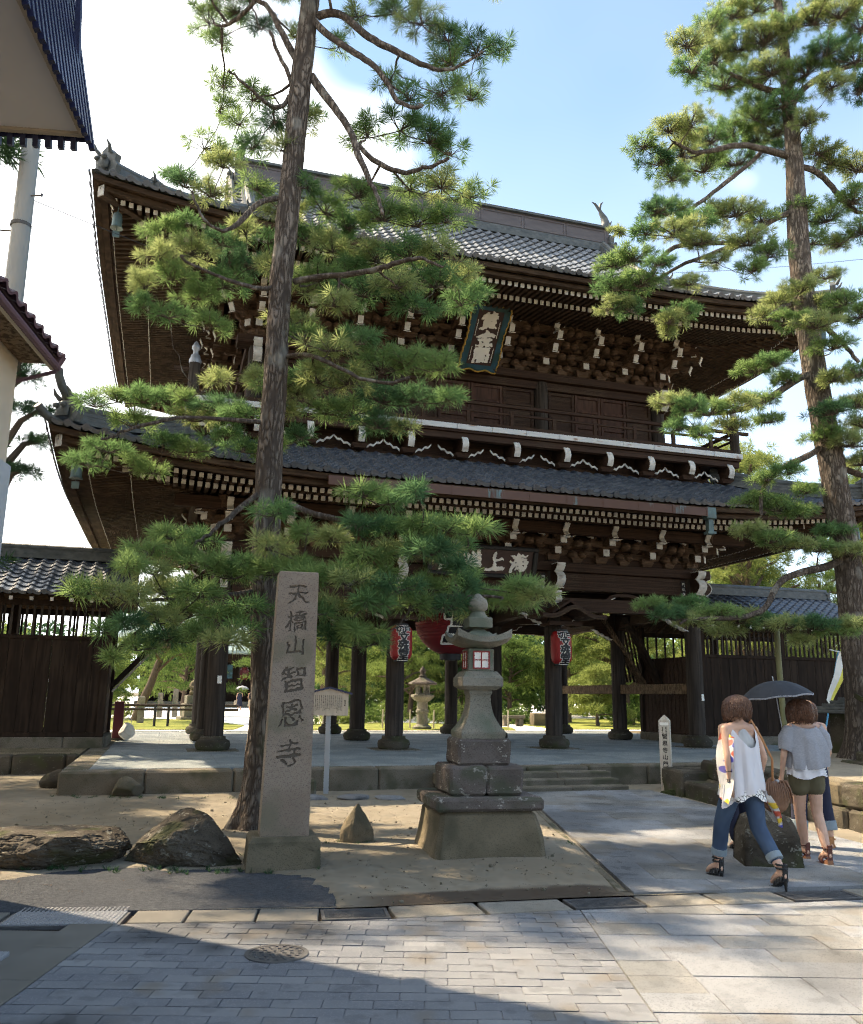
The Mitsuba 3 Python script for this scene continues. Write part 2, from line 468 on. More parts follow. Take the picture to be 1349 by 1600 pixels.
# outlines of the characters that stand on the stones, plaques and lanterns (em = 96 units, centred, y up; first ring outside, the rest holes)
GLYPH = {'天':[[[-44,-35,-22,-22,-13,-12,-7,0,-8,3,-42,4,-42,10,-6,11,-4,18,-4,32,-5,33,-38,34,-38,40,38,40,38,34,3,33,3,11,42,10,42,4,6,3,11,-9,23,-23,38,-32,44,-34,40,-40,35,-39,21,-31,7,-16,0,-3,-10,-21,-21,-31,-37,-40,-40,-40]]],'橋':[[[-45,-21,-36,-3,-31,14,-32,16,-43,17,-43,23,-30,24,-30,44,-24,44,-23,24,-13,24,-12,27,6,28,8,34,-9,34,-10,38,13,40,30,42,34,42,36,40,37,38,15,34,13,28,43,27,43,22,29,21,37,12,45,7,41,2,32,8,30,-2,0,-2,-1,8,-11,2,-14,7,-8,11,1,22,-12,22,-13,17,-24,16,-24,9,-14,-5,-13,-9,-15,-12,-17,-12,-22,-2,-24,-2,-24,-44,-30,-44,-30,-5,-32,-5,-35,-15,-41,-26],[6,3,24,3,24,11,6,11],[7,17,22,17,23,19,20,21,10,21]],[[-11,-44,-11,-7,41,-7,41,-41,39,-43,26,-44,24,-40,24,-39,33,-38,35,-37,35,-13,-3,-12,-4,-44]],[[3,-18,28,-18,28,-35,9,-36,8,-39,3,-39],[8,-30,22,-30,22,-23,8,-23]]],'山':[[[-38,24,-30,24,-30,-30,-4,-30,-4,43,3,44,4,-29,29,-30,30,24,37,25,38,-44,30,-44,29,-37,-38,-37]]],'智':[[[7,35,41,36,41,3,7,3],[14,10,34,10,34,29,14,29]],[[-26,-6,33,-6,33,-44,26,-44,25,-42,-18,-42,-19,-44,-26,-44],[-18,-26,-18,-35,26,-35,25,-27],[-18,-12,-18,-20,26,-20,25,-12]],[[-41,-3,-40,-2,-29,4,-22,13,-23,14,-40,15,-40,20,-35,21,-40,25,-34,33,-30,44,-23,43,-24,37,1,36,1,31,-13,30,-13,21,3,20,3,15,-15,14,2,2,-2,-2,-17,8,-25,-1,-35,-7,-37,-7],[-34,21,-20,21,-20,30,-29,30]]],'恩':[[[22,-15,23,-13,29,-11,39,-25,43,-34,36,-37,32,-27]],[[-33,42,34,42,34,-7,-33,-7],[-26,0,26,-1,26,36,-26,36]],[[-20,-13,-13,-13,-13,-32,-11,-35,15,-35,18,-30,18,-23,20,-23,25,-25,25,-31,22,-39,16,-42,-12,-42,-18,-40,-20,-37]],[[-21,7,-14,9,-8,15,-7,19,-20,20,-21,26,-4,26,-3,34,3,34,4,26,20,26,20,20,3,19,20,7,17,2,15,2,0,14,-2,14,-7,7,-16,2,-19,2]],[[-6,-13,-5,-10,0,-9,8,-17,12,-24,8,-27,5,-27,1,-19]],[[-43,-35,-37,-27,-32,-13,-26,-15,-27,-21,-34,-36,-36,-38,-39,-38]]],'寺':[[[-43,7,-43,13,-4,14,-4,25,-35,26,-35,32,-5,33,-4,44,3,44,3,33,36,32,36,26,3,25,3,14,43,13,43,7,21,6,21,-5,41,-6,42,-12,21,-13,20,-41,13,-44,-1,-44,-3,-38,13,-37,13,-13,-41,-12,-41,-6,12,-5,13,6]],[[-28,-19,-27,-17,-22,-15,-10,-28,-8,-32,-15,-35,-21,-26]]],'黄':[[[-44,12,-43,20,-21,21,-21,25,-37,27,-37,35,-21,37,-20,44,-18,45,-11,45,-9,37,10,37,12,45,20,45,22,37,38,36,39,28,37,26,22,25,22,21,44,20,44,10,7,9,7,7,35,6,35,-29,25,-31,25,-32,44,-40,44,-43,41,-45,31,-45,8,-36,9,-31,-7,-31,-6,-35,-16,-41,-26,-45,-40,-45,-43,-42,-43,-40,-22,-32,-22,-31,-33,-30,-33,6,-6,7,-6,9,-42,10],[6,-21,24,-21,24,-17,7,-17],[6,-7,24,-7,24,-3,7,-3],[-10,21,10,21,10,25,-9,25],[-22,-21,-6,-21,-6,-17,-22,-17],[-22,-7,-6,-7,-6,-3,-22,-3]]],'金':[[[-47,11,-46,14,-29,21,-14,31,-5,40,-2,45,7,43,9,41,8,37,14,31,26,23,47,13,47,11,42,5,35,6,28,10,26,6,6,5,7,-3,39,-5,39,-13,31,-15,31,-19,22,-34,43,-35,44,-43,42,-45,-42,-45,-43,-35,-23,-34,-31,-18,-31,-15,-39,-13,-39,-5,-7,-3,-6,5,-26,6,-28,9,-41,4],[7,-14,6,-34,9,-34,19,-18,19,-15],[-13,17,-12,17,14,17,1,29],[-20,-15,-13,-28,-12,-34,-6,-34,-6,-15]]],'閣':[[[-42,42,-3,43,-1,9,21,7,24,4,13,-7,13,-9,30,-14,31,10,2,12,2,42,42,42,42,-39,39,-43,21,-43,19,-40,-8,-40,-10,-42,-19,-42,-21,-22,-31,-24,-31,-43,-42,-43],[13,20,30,20,31,22,14,22],[13,32,30,32,31,34,14,34],[31,-23,20,-22,20,-34,31,-34],[-8,-24,-8,-30,10,-30,9,-25],[-3,-2,2,-4,4,-1,-2,0],[-30,10,-31,-14,-10,-9,-15,-5,-21,-8,-24,-8,-28,-4,-28,-2,-19,4,-14,10],[-30,22,-31,21,-29,20,-13,20,-14,22],[-30,34,-30,32,-13,32,-14,34]]],'海':[[[-43,-41,-30,-8,-27,-7,-24,-8,-23,-4,-21,-2,-14,-1,-12,0,-11,9,-17,8,-22,11,-24,14,-16,24,-6,45,3,42,3,35,44,33,43,24,-3,23,-6,20,-5,19,40,17,39,-1,46,-3,46,-12,38,-13,38,-23,44,-25,44,-32,36,-34,35,-39,31,-45,10,-45,8,-39,10,-37,22,-37,25,-35,24,-34,-17,-33,-15,-13,-21,-14,-32,-44,-38,-45],[16,7,22,1,22,-1,28,-1,29,8],[14,-14,21,-23,27,-23,28,-13],[-1,8,-1,-1,10,-1,10,1,2,8],[-4,-15,-4,-23,9,-23,0,-13,-3,-13]],[[-41,36,-40,39,-36,43,-33,43,-17,34,-16,31,-21,25,-24,25,-32,31]],[[-46,8,-46,10,-42,15,-38,15,-24,7,-22,4,-27,-3,-30,-3,-33,0]]],'上':[[[-45,-42,-45,-33,-9,-32,-8,43,2,43,3,41,3,14,38,13,38,3,3,2,3,-32,45,-33,44,-43]]],'禅':[[[-47,-10,-30,6,-24,16,-25,18,-44,19,-43,29,-29,29,-35,39,-35,42,-32,44,-26,45,-19,35,-18,29,-12,29,-8,25,3,26,1,32,-5,40,-1,44,4,45,6,43,14,30,14,25,19,25,28,45,32,45,38,42,31,26,43,24,43,-14,23,-15,22,-18,46,-19,47,-29,22,-30,22,-45,11,-45,11,-30,-14,-29,-13,-19,-20,-12,-21,-45,-31,-45,-31,-12,-35,-13,-42,-19],[22,-4,32,-5,32,0,22,0],[22,11,32,10,32,15,22,15],[-13,-18,10,-19,11,-16,-10,-14],[2,-4,11,-5,11,0,2,0],[2,11,11,10,11,15,2,15],[-18,3,-9,-6,-9,20,-18,7]]],'叢':[[[-46,-37,-45,-34,-37,-32,-37,-11,-45,-9,-44,-2,-6,-1,-7,0,-35,2,-35,9,-40,11,-40,17,-21,19,-23,22,-44,23,-44,31,-31,32,-35,39,-34,42,-26,44,-17,32,-14,33,-14,44,-12,45,-4,44,-4,33,-2,32,3,32,3,43,6,45,14,44,14,33,16,32,19,33,26,44,36,41,36,39,31,32,44,31,44,23,25,22,22,20,40,17,40,11,35,9,35,1,7,0,6,-1,45,-3,45,-9,37,-11,40,-15,35,-25,29,-33,32,-35,45,-39,46,-41,43,-45,30,-45,20,-40,9,-45,-12,-45,-13,-41,-44,-42],[14,-22,20,-27,25,-21,15,-20],[-1,-30,4,-31,4,-35,10,-34,1,-21,-1,-21],[-9,21,-7,19,8,19,10,20,9,22],[-25,-20,-25,-21,-12,-21,-13,-20]]],'切':[[[-46,9,-45,17,-34,19,-34,42,-32,44,-21,43,-20,22,-7,25,-9,28,-9,37,-7,39,46,39,46,-12,44,-31,41,-40,37,-44,14,-44,12,-39,13,-33,28,-33,30,-30,33,-5,34,26,20,26,18,-4,14,-19,6,-34,-4,-44,-15,-44,-19,-40,-19,-37,-5,-26,-2,-19,-17,-25,-30,-33,-33,-33,-38,-25,-38,-22,-34,-18,-34,5,-43,4],[-21,-12,-7,-7,-3,-7,-1,-15,1,-15,6,7,7,26,-4,26,-1,16,-2,13,-21,9]]],'戸':[[[-42,31,-41,43,44,43,46,41,46,32,44,30]],[[-46,-40,-45,-36,-42,-33,-37,-24,-35,-15,-32,25,38,24,37,-20,27,-20,25,-15,-21,-15,-25,-30,-33,-43,-43,-43],[-20,-1,25,-2,25,11,-20,12]]],'文':[[[-47,-42,-47,-37,-31,-32,-16,-24,-10,-19,-22,-3,-31,15,-46,16,-45,28,-6,28,-6,31,-10,38,-10,43,-3,46,1,46,11,28,45,27,45,16,30,15,21,-4,11,-19,24,-29,45,-36,47,-40,43,-46,26,-45,9,-36,0,-29,-15,-39,-30,-46,-44,-46],[-16,14,-7,-2,0,-9,9,2,15,14]]],'殊':[[[-48,-8,-48,-5,-41,9,-36,26,-36,28,-43,29,-46,31,-46,39,-44,41,-5,41,6,40,10,38,11,43,13,45,22,45,24,29,40,28,42,26,42,17,24,15,24,5,44,4,46,2,45,-7,31,-9,31,-11,39,-22,48,-31,48,-33,42,-40,39,-40,24,-24,23,-45,11,-45,10,-24,9,-24,-5,-38,-9,-41,-13,-41,-18,-35,-18,-32,-11,-26,3,-11,3,-9,-10,-8,-20,-30,-25,-37,-33,-45,-43,-45,-46,-41,-46,-39,-34,-28,-27,-16,-35,-10,-40,-14,-43,-14],[-1,5,10,5,10,15,4,15],[9,33,9,29,10,29,10,32],[-22,28,-23,22,-8,21,-6,28],[-29,1,-22,-2,-20,8,-28,8,-29,5]]],'堂':[[[-44,-46,-44,-35,-7,-34,-8,-29,-36,-28,-35,-17,-7,-16,-8,-13,-29,-12,-28,16,28,16,29,14,31,15,30,18,-30,18,-31,5,-33,3,-43,3,-44,29,-30,30,-35,37,-34,42,-24,44,-14,30,-7,30,-7,44,-5,46,6,45,7,30,15,30,24,45,36,41,36,38,31,31,44,29,44,4,33,3,30,5,30,-11,28,-13,7,-13,6,-15,8,-17,37,-17,38,-27,36,-29,7,-29,6,-33,8,-35,44,-35,44,-46],[-17,0,16,-1,17,3,-16,4]]],'門':[[[4,42,39,42,40,-36,35,-41,17,-42,15,-35,31,-34,31,5,4,6],[10,13,31,12,31,22,11,22],[10,28,31,27,31,36,11,36]],[[-40,42,-6,42,-6,7,-32,6,-33,-42,-39,-42],[-32,14,-13,13,-13,22,-32,22],[-32,28,-13,27,-13,36,-32,36]]]}


def glyph(ch, size, grow=0.0, brush=.0):
    """brush: how far the outline wavers and slants, as a brush would"""
    from shapely.ops import unary_union
    k = size / 96
    sd = float(ord(ch) % 97)

    def ring(q):
        r = np.reshape(q, (-1, 2)) * k
        if brush:
            r = np.array(Polygon(r).exterior.segmentize(size * .06).coords)[:-1]
            w = r / size
            dx = meshkit.fbm(np.stack([w[:, 0] * 6 + sd, w[:, 1] * 6, w[:, 0] * 0], -1), 3, 1) - .5
            dy = meshkit.fbm(np.stack([w[:, 0] * 6 + sd, w[:, 1] * 6 + 9, w[:, 0] * 0], -1), 3, 2) - .5
            r = r + np.stack([dx, dy], 1) * size * brush * 2.2
            r[:, 1] += r[:, 0] * brush * 1.6
            r[:, 0] *= 1 - brush * .8 * r[:, 1] / size
        return r
    ps = [Polygon(ring(q[0]), [ring(h) for h in q[1:]]).buffer(0) for q in GLYPH[ch]]
    g = unary_union(ps).buffer(size * .012 if brush else 0).buffer(-size * .008 if brush else 0)
    return g.buffer(grow) if grow else g
# ---------------------------------------------------------------- the ground and the paving
rng = np.random.default_rng(11)
HP = .367
g = np.concatenate([-np.geomspace(1500, 30, 9), np.linspace(-20, 20, 9), np.geomspace(30, 1500, 9)])
gx, gy = np.meshgrid(g, g + 20, indexing='ij')
struct('ground', M().sheet(np.stack([gx, gy, gx * 0 - .09], -1)), 'sand')

SP = np.array([(-9, 6.2), (-3.4, 6.58), (-.55, 6.87), (1.44, 7.33), (3.35, 7.70), (6.0, 8.2), (12, 9.4)])


def ys(x):
    return np.interp(x, SP[:, 0], SP[:, 1])


up = [(-.80, 7.6), (-1.05, 8.15), (-1.75, 8.35), (-2.6, 8.45), (-3.25, 8.3), (-3.7, 7.75), (-4.6, 7.35), (-6.5, 7.0)]
lo = [(x, float(ys(x)) + .2) for x in np.linspace(-6.5, -.72, 14)]
_q = Polygon(lo + up).buffer(.05).buffer(-.02)
_b = np.array([_q.exterior.interpolate(t, normalized=True).coords[0] for t in np.linspace(0, 1, 260)[:-1]])
_n = (meshkit.fbm(np.stack([_b[:, 0] * 3, _b[:, 1] * 3, _b[:, 0] * 0], -1), 5, 9) - .5)[:, None] * np.where(_b[:, 1:] > ys(_b[:, 0])[:, None] + .26, .32, .0)
ASPH = Polygon(_b + _n * [.6, 1]).buffer(0)

# sandy yard in front of the gate: a gently uneven sheet
n = 240
xs = np.linspace(-15, 20, n)
tt = np.linspace(0, 1, n) ** 1.5
X, TT = np.meshgrid(xs, tt, indexing='ij')
Y = ys(X) + .17 + TT * 19
Zs = .005 + .045 * (meshkit.fbm(np.stack([X * .8, Y * .8, X * 0], -1), 4, 3) - .35) * np.clip((Y - ys(X) - .2) / .8, 0.1, 1)
Zs += .05 * np.exp(-((X - .5) / 1.5) ** 2 - ((Y - 9.2) / 1.2) ** 2)
inpath = np.clip(np.minimum(np.minimum(X - 1.5, 4.7 - X), 1) / .25, 0, 1) * ((Y > 7.7) & (Y < 16.2))
Zs = Zs * (1 - inpath) - .02 * inpath
import shapely
Zs -= .05 * shapely.contains_xy(ASPH.buffer(-.03), X.ravel(), Y.ravel()).reshape(X.shape)
struct('sand_yard', M().sheet(np.stack([X, Y, Zs], -1)), 'sand', smooth=True)


def flat(poly, z, th=.03):
    return M().prism(poly, th, shift(0, 0, z - th))


struct('paving_base', M().sheet(np.array([[[x, 1.0, -.035], [x, ys(x) + .2, -.035]] for x in np.linspace(-9, 12, 30)])), 'soil')
# brick pavement: each paver is a piece
area = Polygon([(-2.2, 4.0), (1.18, 4.0), (1.18, ys(1.18) - .2), (-.55, ys(-.55) - .2), (-2.2, ys(-2.2) - .2)])
brick = struct('brick_pavement', M().prism(area.buffer(-.002), .03, shift(0, 0, -.0365)).box((-.5, 2.4, -.03), (3.36, 3.1, .05)), 'paver_1')
cnt = 0
for j in range(30):
    y0 = 4.0 + j * .128
    off = (.135 if j % 2 else 0) + rng.normal(0, .006)
    for i in range(-1, 15):
        x0 = -2.3 + i * .27 + off
        q = Polygon([(x0 + .0035, y0 + .0035), (x0 + .2665, y0 + .0035), (x0 + .2665, y0 + .1245), (x0 + .0035, y0 + .1245)]).intersection(area)
        if q.area < .002 or q.geom_type != 'Polygon':
            continue
        tone = rng.choice(3, p=[.45, .43, .12]) if x0 < -.3 else rng.choice(3, p=[.15, .6, .25])
        m = M().prism(q, .04, shift(0, 0, -.04 + rng.normal(0, .0012)))
        cnt += 1
        part(brick, 'brick', m, f'paver_{tone}')
# granite slabs on the right
a2 = Polygon([(1.19, 4.0), (7.5, 4.0), (7.5, ys(7.5) - .2), (4.5, ys(4.5) - .2), (1.19, ys(1.19) - .2)])
slabs = struct('slab_pavement', M().prism(a2.buffer(-.002), .03, shift(0, 0, -.0365)).box((4.3, 2.4, -.03), (6.0, 3.1, .05)), 'slab_blue')
for j in range(15):
    y0 = 4.0 + j * .30
    x0 = 1.19 - rng.uniform(0, .5)
    while x0 < 7.5:
        L = rng.uniform(.52, .72)
        q = Polygon([(x0 + .003, y0 + .003), (x0 + L - .003, y0 + .003), (x0 + L - .003, y0 + .297), (x0 + .003, y0 + .297)]).intersection(a2)
        x0 += L
        if q.area > .01 and q.geom_type == 'Polygon':
            part(slabs, 'slab', M().prism(q, .04, shift(0, 0, -.04 + rng.normal(0, .0015))), ['slab_blue', 'slab_blue', 'slab_blue_worn', 'slab_warm'][rng.choice(4, p=[.44, .28, .28, 0])])
# stone border left of the bricks and the light slab beside it
bord = struct('stone_border', M().box((-2.36, 3.0, -.03), (.28, 2.0, .04)), 'concrete')
for k in range(4):
    y0 = 4.0 + k * .64
    part(bord, 'border_stone', M().box((-2.36, y0 + .32, -.018), (.30, .634, .04), 0, .004), 'concrete')
flagp = struct('side_paving', M().box((-4.4, 4.72, -.032), (3.76, 3.3, .03)), 'concrete')
part(flagp, 'slab', M().box((-3.3, 5.35, -.012), (1.4, .9, .04), 0, .005), 'slab_blue')
part(flagp, 'slab', M().box((-3.3, 4.42, -.012), (1.4, .9, .04), 0, .005), 'slab_blue')

# the line of drain covers and cover slabs
drain = struct('drain_kerb', M().sheet(np.array([[[x, ys(x) - .22, -.03], [x, ys(x) + .21, -.03]] for x in np.linspace(-9, 12, 40)])), 'soil')
GR = 'drain gratings along the gutter'
for x0, x1, kind in ((-3.02, -2.2, 'plate'), (-2.15, -1.76, 's'), (-1.75, -1.26, 's'), (-1.25, -.8, 's'), (-.79, -.28, 'g'), (-.27, .42, 's'), (.43, 1.11, 's'), (1.12, 1.72, 'g'), (1.73, 2.33, 's'), (2.34, 2.97, 's'), (2.98, 3.62, 'g'), (3.63, 4.3, 's'), (4.31, 5.0, 's'), (5.01, 5.7, 's'), (-3.8, -3.05, 's')):
    xm = (x0 + x1) / 2
    ang = math.degrees(math.atan2(ys(x1) - ys(x0), x1 - x0))
    W = shift(xm, ys(xm), 0) @ rotz(ang)
    L = x1 - x0 - .008
    if kind == 's':
        part(drain, 'cover_slab', M().raw(*cbox(L, .36, .05, .006), shift(0, 0, -.023)), ['concrete', 'slab_warm'][int(xm > -.3)], W)
    elif kind == 'plate':
        k = thing('drain_cover', 'large patterned grey metal drain cover plate at the left of the gutter line', 'drain cover')
        part(k, 'frame', M().box((0, .05, -.02), (L + .03, .52, .03)), 'iron', W)
        m = M().box((0, .05, -.005), (L - .02, .48, .016))
        for a in range(24):
            for b in range(14):
                m.box((-L / 2 + .03 + a * (L - .06) / 23, -.17 + b * .44 / 13, .005), (.014, .02, .006), 35 if (a + b) % 2 else -35)
        part(k, 'tread_plate', m, 'steel', W)
    else:
        txt = {-.79: 'short dark drain grating below the small pointed rock', 1.12: 'dark drain grating where the granite path meets the paving', 2.98: 'dark drain grating at the right edge beside the heeled foot'}[x0]
        k = thing('drain_grating', txt, 'drain grating', GR)
        m = M().box((0, -.135, -.012), (L, .03, .03)).box((0, .135, -.012), (L, .03, .03)).box((-L / 2 + .012, 0, -.012), (.024, .3, .03)).box((L / 2 - .012, 0, -.012), (.024, .3, .03))
        part(k, 'frame', m, 'iron', W)
        m = M()
        for a in range(9):
            m.box((0, -.11 + a * .0275, -.012), (L - .03, .011, .024))
        part(k, 'bars', m, 'iron', W)
k = thing('manhole_cover', 'round rusty manhole cover at the tip of the shadow on the brick paving', 'manhole cover')
W = shift(-.94, 5.84, .004)
part(k, 'rim', M().lathe([(.20, -.02), (.20, .003), (.172, .004), (.172, -.004)], n=36), 'iron', W)
m = M().lathe([(.168, -.02), (.168, .002)], n=36)
for a in range(3):
    for b in range(6 + 6 * a):
        t = b * 2 * math.pi / (6 + 6 * a)
        m.box((.048 * (a + 1) * math.cos(t), .048 * (a + 1) * math.sin(t), .004), (.024, .014, .008), math.degrees(t))
part(k, 'lid', m, 'iron', W)

struct('asphalt_patch', M().prism(ASPH, .04, shift(0, 0, -.034)), 'asphalt')

# granite approach path
path = struct('granite_path', M().prism([(1.72, float(ys(1.72)) + .19), (5.1, float(ys(5.1)) + .19), (4.95, 10.2), (4.45, 13.2), (4.0, 15.7), (1.62, 15.9)], .03, shift(0, 0, -.046)), 'soil')
pp = Polygon([(1.72, float(ys(1.72)) + .2), (5.1, float(ys(5.1)) + .2), (4.95, 10.2), (4.4, 13.2), (3.9, 15.75), (1.60, 15.9)])
y0, j = 7.4, 0
while y0 < 15.9:
    dy = .75
    x0 = 1.5 - (.45 if j % 2 else 0)
    while x0 < 5.2:
        q = Polygon([(x0 + .002, y0 + .002), (x0 + .998, y0 + .002), (x0 + .998, y0 + dy - .002), (x0 + .002, y0 + dy - .002)]).intersection(pp)
        x0 += 1.0
        if q.geom_type == 'Polygon' and q.area > .01:
            part(path, 'slab', M().prism(q, .04, shift(0, 0, -.014 + rng.normal(0, .0008))), ['slab_blue', 'slab_blue_worn'][int(rng.random() < .4)])
    y0 += dy
    j += 1
part(path, 'kerb_edge', M().bar((1.65, 7.7, -.012), (1.53, 15.8, -.012), .07, .05, ch=.01), 'stone_edge')

# raised platform of the gate with its edging stones, and the terraces either side
x0, x1, yf, yb = -2.62, 9.6, -5.15, 10.4
plat = struct('stone_platform', M().span((x0 + .02, yf + .4, 0.0), (15.5, yb - .4, HP - .006)), 'floor_stone', GW)
x = x0
while x < x1:
    L = rng.uniform(1.2, 1.5)
    L = min(L, x1 - x)
    part(plat, 'edge_stone', M().raw(*cbox(L - .012, .46, HP + .1, .03), shift(x + L / 2, yf + .23 + rng.normal(0, .006), HP / 2 - .05 + rng.normal(0, .003))), 'stone_edge', GW)
    x += L
y = yf + .47
while y < yb:
    L = min(rng.uniform(1.2, 1.6), yb - y)
    part(plat, 'edge_stone', M().raw(*cbox(.44, L - .012, HP + .1, .03), shift(x0 + .22, y + L / 2, HP / 2 - .05)), 'stone_edge', GW)
    y += L
x = x0 + .46
while x < 15:
    L = rng.uniform(1.3, 1.7)
    part(plat, 'edge_stone', M().raw(*cbox(L - .012, .42, HP + .1, .03), shift(x + L / 2, yb - .2, HP / 2 - .05)), 'stone_edge', GW)
    x += L
# floor slabs of the platform, a few millimetres proud of the bed
for i in range(11):
    for j in range(13):
        sx, sy = 1.02, 1.05
        part(plat, 'floor_slab', M().raw(*cbox(sx - .006, sy - .006, .03, .003), shift(x0 + .48 + sx * (i + .5), yf + .48 + sy * (j + .5), HP - .013 + rng.normal(0, .0008))), 'floor_stone', GW)
part(plat, 'floor_slab', M().span((x0 + .48 + 11.22, yf + .5, HP - .03), (15.4, yb - .45, HP + .002)), 'floor_stone', GW)
for i in range(3):
    zt = .285 - i * .095
    xx = 3.5
    for L in (1.05, 1.2, 1.1):
        part(plat, 'step_stone', M().raw(*cbox(L - .008, .34, .2, .018), shift(xx + L / 2, yf - .17 - .31 * i, zt - .1)), 'stone_edge', GW)
        xx += L
struct('terrace', M().span((-16, -1.0, -.05), (-2.66, 10.4, .362)), 'stone_base', GW)
x = -12.0
while x < -2.7:
    L = min(rng.uniform(.9, 1.5), -2.66 - x)
    key = 'retaining_wall' if x == -12.0 else None
    if key:
        rw = thing('retaining_wall', 'low dark stone wall under the left plank fence', 'stone wall')
    part(rw, 'stone', M().raw(*cbox(L - .015, .4, .46, .035), shift(x + L / 2, -1.12 + rng.normal(0, .012), .15)), 'stone_dark', GW)
    x += L
struct('terrace', M().span((9.62, -4.9, -.05), (40, 10.4, .36)), 'stone_base', GW)
struct('gravel_court', M().span((-80, 10.42, -.05), (120, 260, .30)), 'gravel', GW)
for poly in ([(-9, 13.2), (1.2, 13.0), (1.9, 17), (.6, 24), (-4, 27), (-14, 26), (-14, 14)], [(3.9, 12.7), (12.2, 12.6), (13, 15), (12, 19.5), (9, 21), (5.5, 19), (4.2, 15)], [(15, 13.5), (27, 13), (30, 30), (17, 30)]):
    pg = Polygon(poly).buffer(.8).buffer(-.5)
    struct('moss_lawn', M().prism(pg, .04, shift(0, 0, .285)), 'moss', GW)
# ---------------------------------------------------------------- the two-storey gate (in its own axes: X along the front, Y to the back)
B, BD = 4.1415, 4.068
XC, YC = 1.5 * B, BD
gate = thing('temple_gate', 'large two-storey dark wooden temple gate with tiled hip roofs and white-tipped rafters', 'temple gate')


def gp(name, m, b, **k):
    return part(gate, name, m, b, GW if k.get('W') is None else k.pop('W'), **{a: c for a, c in k.items() if a != 'W'})


def GTx(x, y, z=0.0, rz=0.0):
    return GW @ shift(x, y, z) @ rotz(rz)


# columns on their base stones
col = mikit.ply(M().lathe([(.205, 0), (.215, .03), (.218, 1.2), (.212, 3.6), (.195, 4.35), (.185, 4.42)], n=22).out(), 'wood_post', smooth=40)
base = mikit.ply(M().lathe([(.30, 0), (.36, .03), (.385, .12), (.365, .2), (.28, .245), (.275, .30), (.24, .31)], n=28).out(), 'stone_dark', smooth=40)
for i in range(4):
    for j in range(3):
        c = gp('column', col, None, W=GTx(i * B, j * BD, HP + .31))
        part(c, 'base_stone', base, None, GTx(i * B, j * BD, HP))
pad = mikit.ply(M().box((0, 0, 0), (1.1, 1.1, .02), 0, .004).out(), 'stone_edge')
for i in range(4):
    part(plat, 'column_pad', pad, None, GTx(i * B, 0, HP - .001))


def arch_beam(L, z0, z1, th, rise):
    """a beam whose underside is hollowed into a flat arch, in (X, Z)"""
    n = 14
    t = np.linspace(0, 1, n)
    lowz = z0 + rise * np.sin(np.pi * t) ** .35
    pts = [(L * a - L / 2, b) for a, b in zip(t, lowz)] + [(L / 2, z1), (-L / 2, z1)]
    return M().prism(pts, th, shift(0, th / 2, 0) @ XZ)


kr = mikit.ply(arch_beam(B - .38, 3.66, 4.12, .30, .13).out(), 'wood_beam')
nk = mikit.ply(arch_beam(B - .30, 4.30, 4.775, .22, .05).out(), 'wood_beam')
kry = mikit.ply(arch_beam(BD - .38, 3.66, 4.12, .28, .13).out(), 'wood_beam')
nky = mikit.ply(arch_beam(BD - .30, 4.30, 4.775, .2, .05).out(), 'wood_beam')
# scalloped white-edged bracket under each end of a beam
SC = [(0, 0), (.13, .03), (.20, .085), (.31, .10), (.37, .17), (.5, .19), (.56, .27), (.68, .30)]
sc_m = M().prism(SC + [(.68, .34), (0, .34)], .2, shift(0, .1, 0) @ XZ)
sc_w = M().ribbon(SC, .205, -.022, shift(0, .1025, 0) @ XZ)
sc_d, sc_wd = mikit.ply(sc_m.out(), 'wood_beam'), mikit.ply(sc_w.out(), 'white_paint')
# frog-leg strut
fl = [(-.55, 0), (-.42, .0), (-.28, .07), (-.12, .1), (.12, .1), (.28, .07), (.42, 0), (.55, 0), (.40, .12), (.2, .17), (-.2, .17), (-.40, .12)]
fl_d = mikit.ply(M().prism(fl, .14, shift(0, .07, 0) @ XZ).out(), 'wood_beam')
fl_w = mikit.ply(M().ribbon(fl[6:9], .145, .02, shift(0, .0725, 0) @ XZ).ribbon(fl[0:3][::-1], .145, .02, shift(0, .0725, 0) @ XZ).out(), 'white_paint')
for j in range(3):
    for i in range(3):
        xm = (i + .5) * B
        gp('tie_beam', kr, None, W=GTx(xm, j * BD))
        gp('tie_beam', nk, None, W=GTx(xm, j * BD))
        if j < 2:
            for sgn in (-1, 1):
                mm = GTx(xm - sgn * (B / 2 - .18), j * BD, 3.40, 0 if sgn > 0 else 180)
                k = gp('beam_bracket', sc_d, None, W=mm)
                part(k, 'white_edge', sc_wd, None, mm)
        if j == 0:
            k = gp('frog_leg_strut', fl_d, None, W=GTx(xm, 0, 4.125))
            part(k, 'white_edge', fl_w, None, GTx(xm, 0, 4.125))
for i in range(4):
    for j in range(2):
        gp('tie_beam', kry, None, W=GTx(i * B, (j + .5) * BD, 0, 90))
        gp('tie_beam', nky, None, W=GTx(i * B, (j + .5) * BD, 0, 90))
for Yp in (0, 2 * BD):
    gp('wall_plate', M().span((-.5, Yp - .24, 4.79), (3 * B + .5, Yp + .24, 5.03), .015), 'wood_beam')
for Xp in (0, 3 * B):
    gp('wall_plate', M().span((Xp - .24, .245, 4.792), (Xp + .24, 2 * BD - .245, 5.028), .015), 'wood_beam')
gp('ceiling', M().span((.1, .1, 4.80), (3 * B - .1, 2 * BD - .1, 4.86)), 'wood_beam')
for i in range(9):
    gp('ceiling_batten', M().span((.3, .45 + i * .9, 4.73), (3 * B - .3, .53 + i * .9, 4.798)), 'wood_beam')
gp('upper_wall', M().span((.02, -.03, 5.03), (3 * B - .02, .06, 6.4)), 'wood_beam')
gp('upper_wall', M().span((-.06, .07, 5.032), (.03, 2 * BD, 6.4)), 'wood_beam')
gp('upper_wall', M().span((3 * B - .03, .07, 5.032), (3 * B + .06, 2 * BD, 6.4)), 'wood_beam')
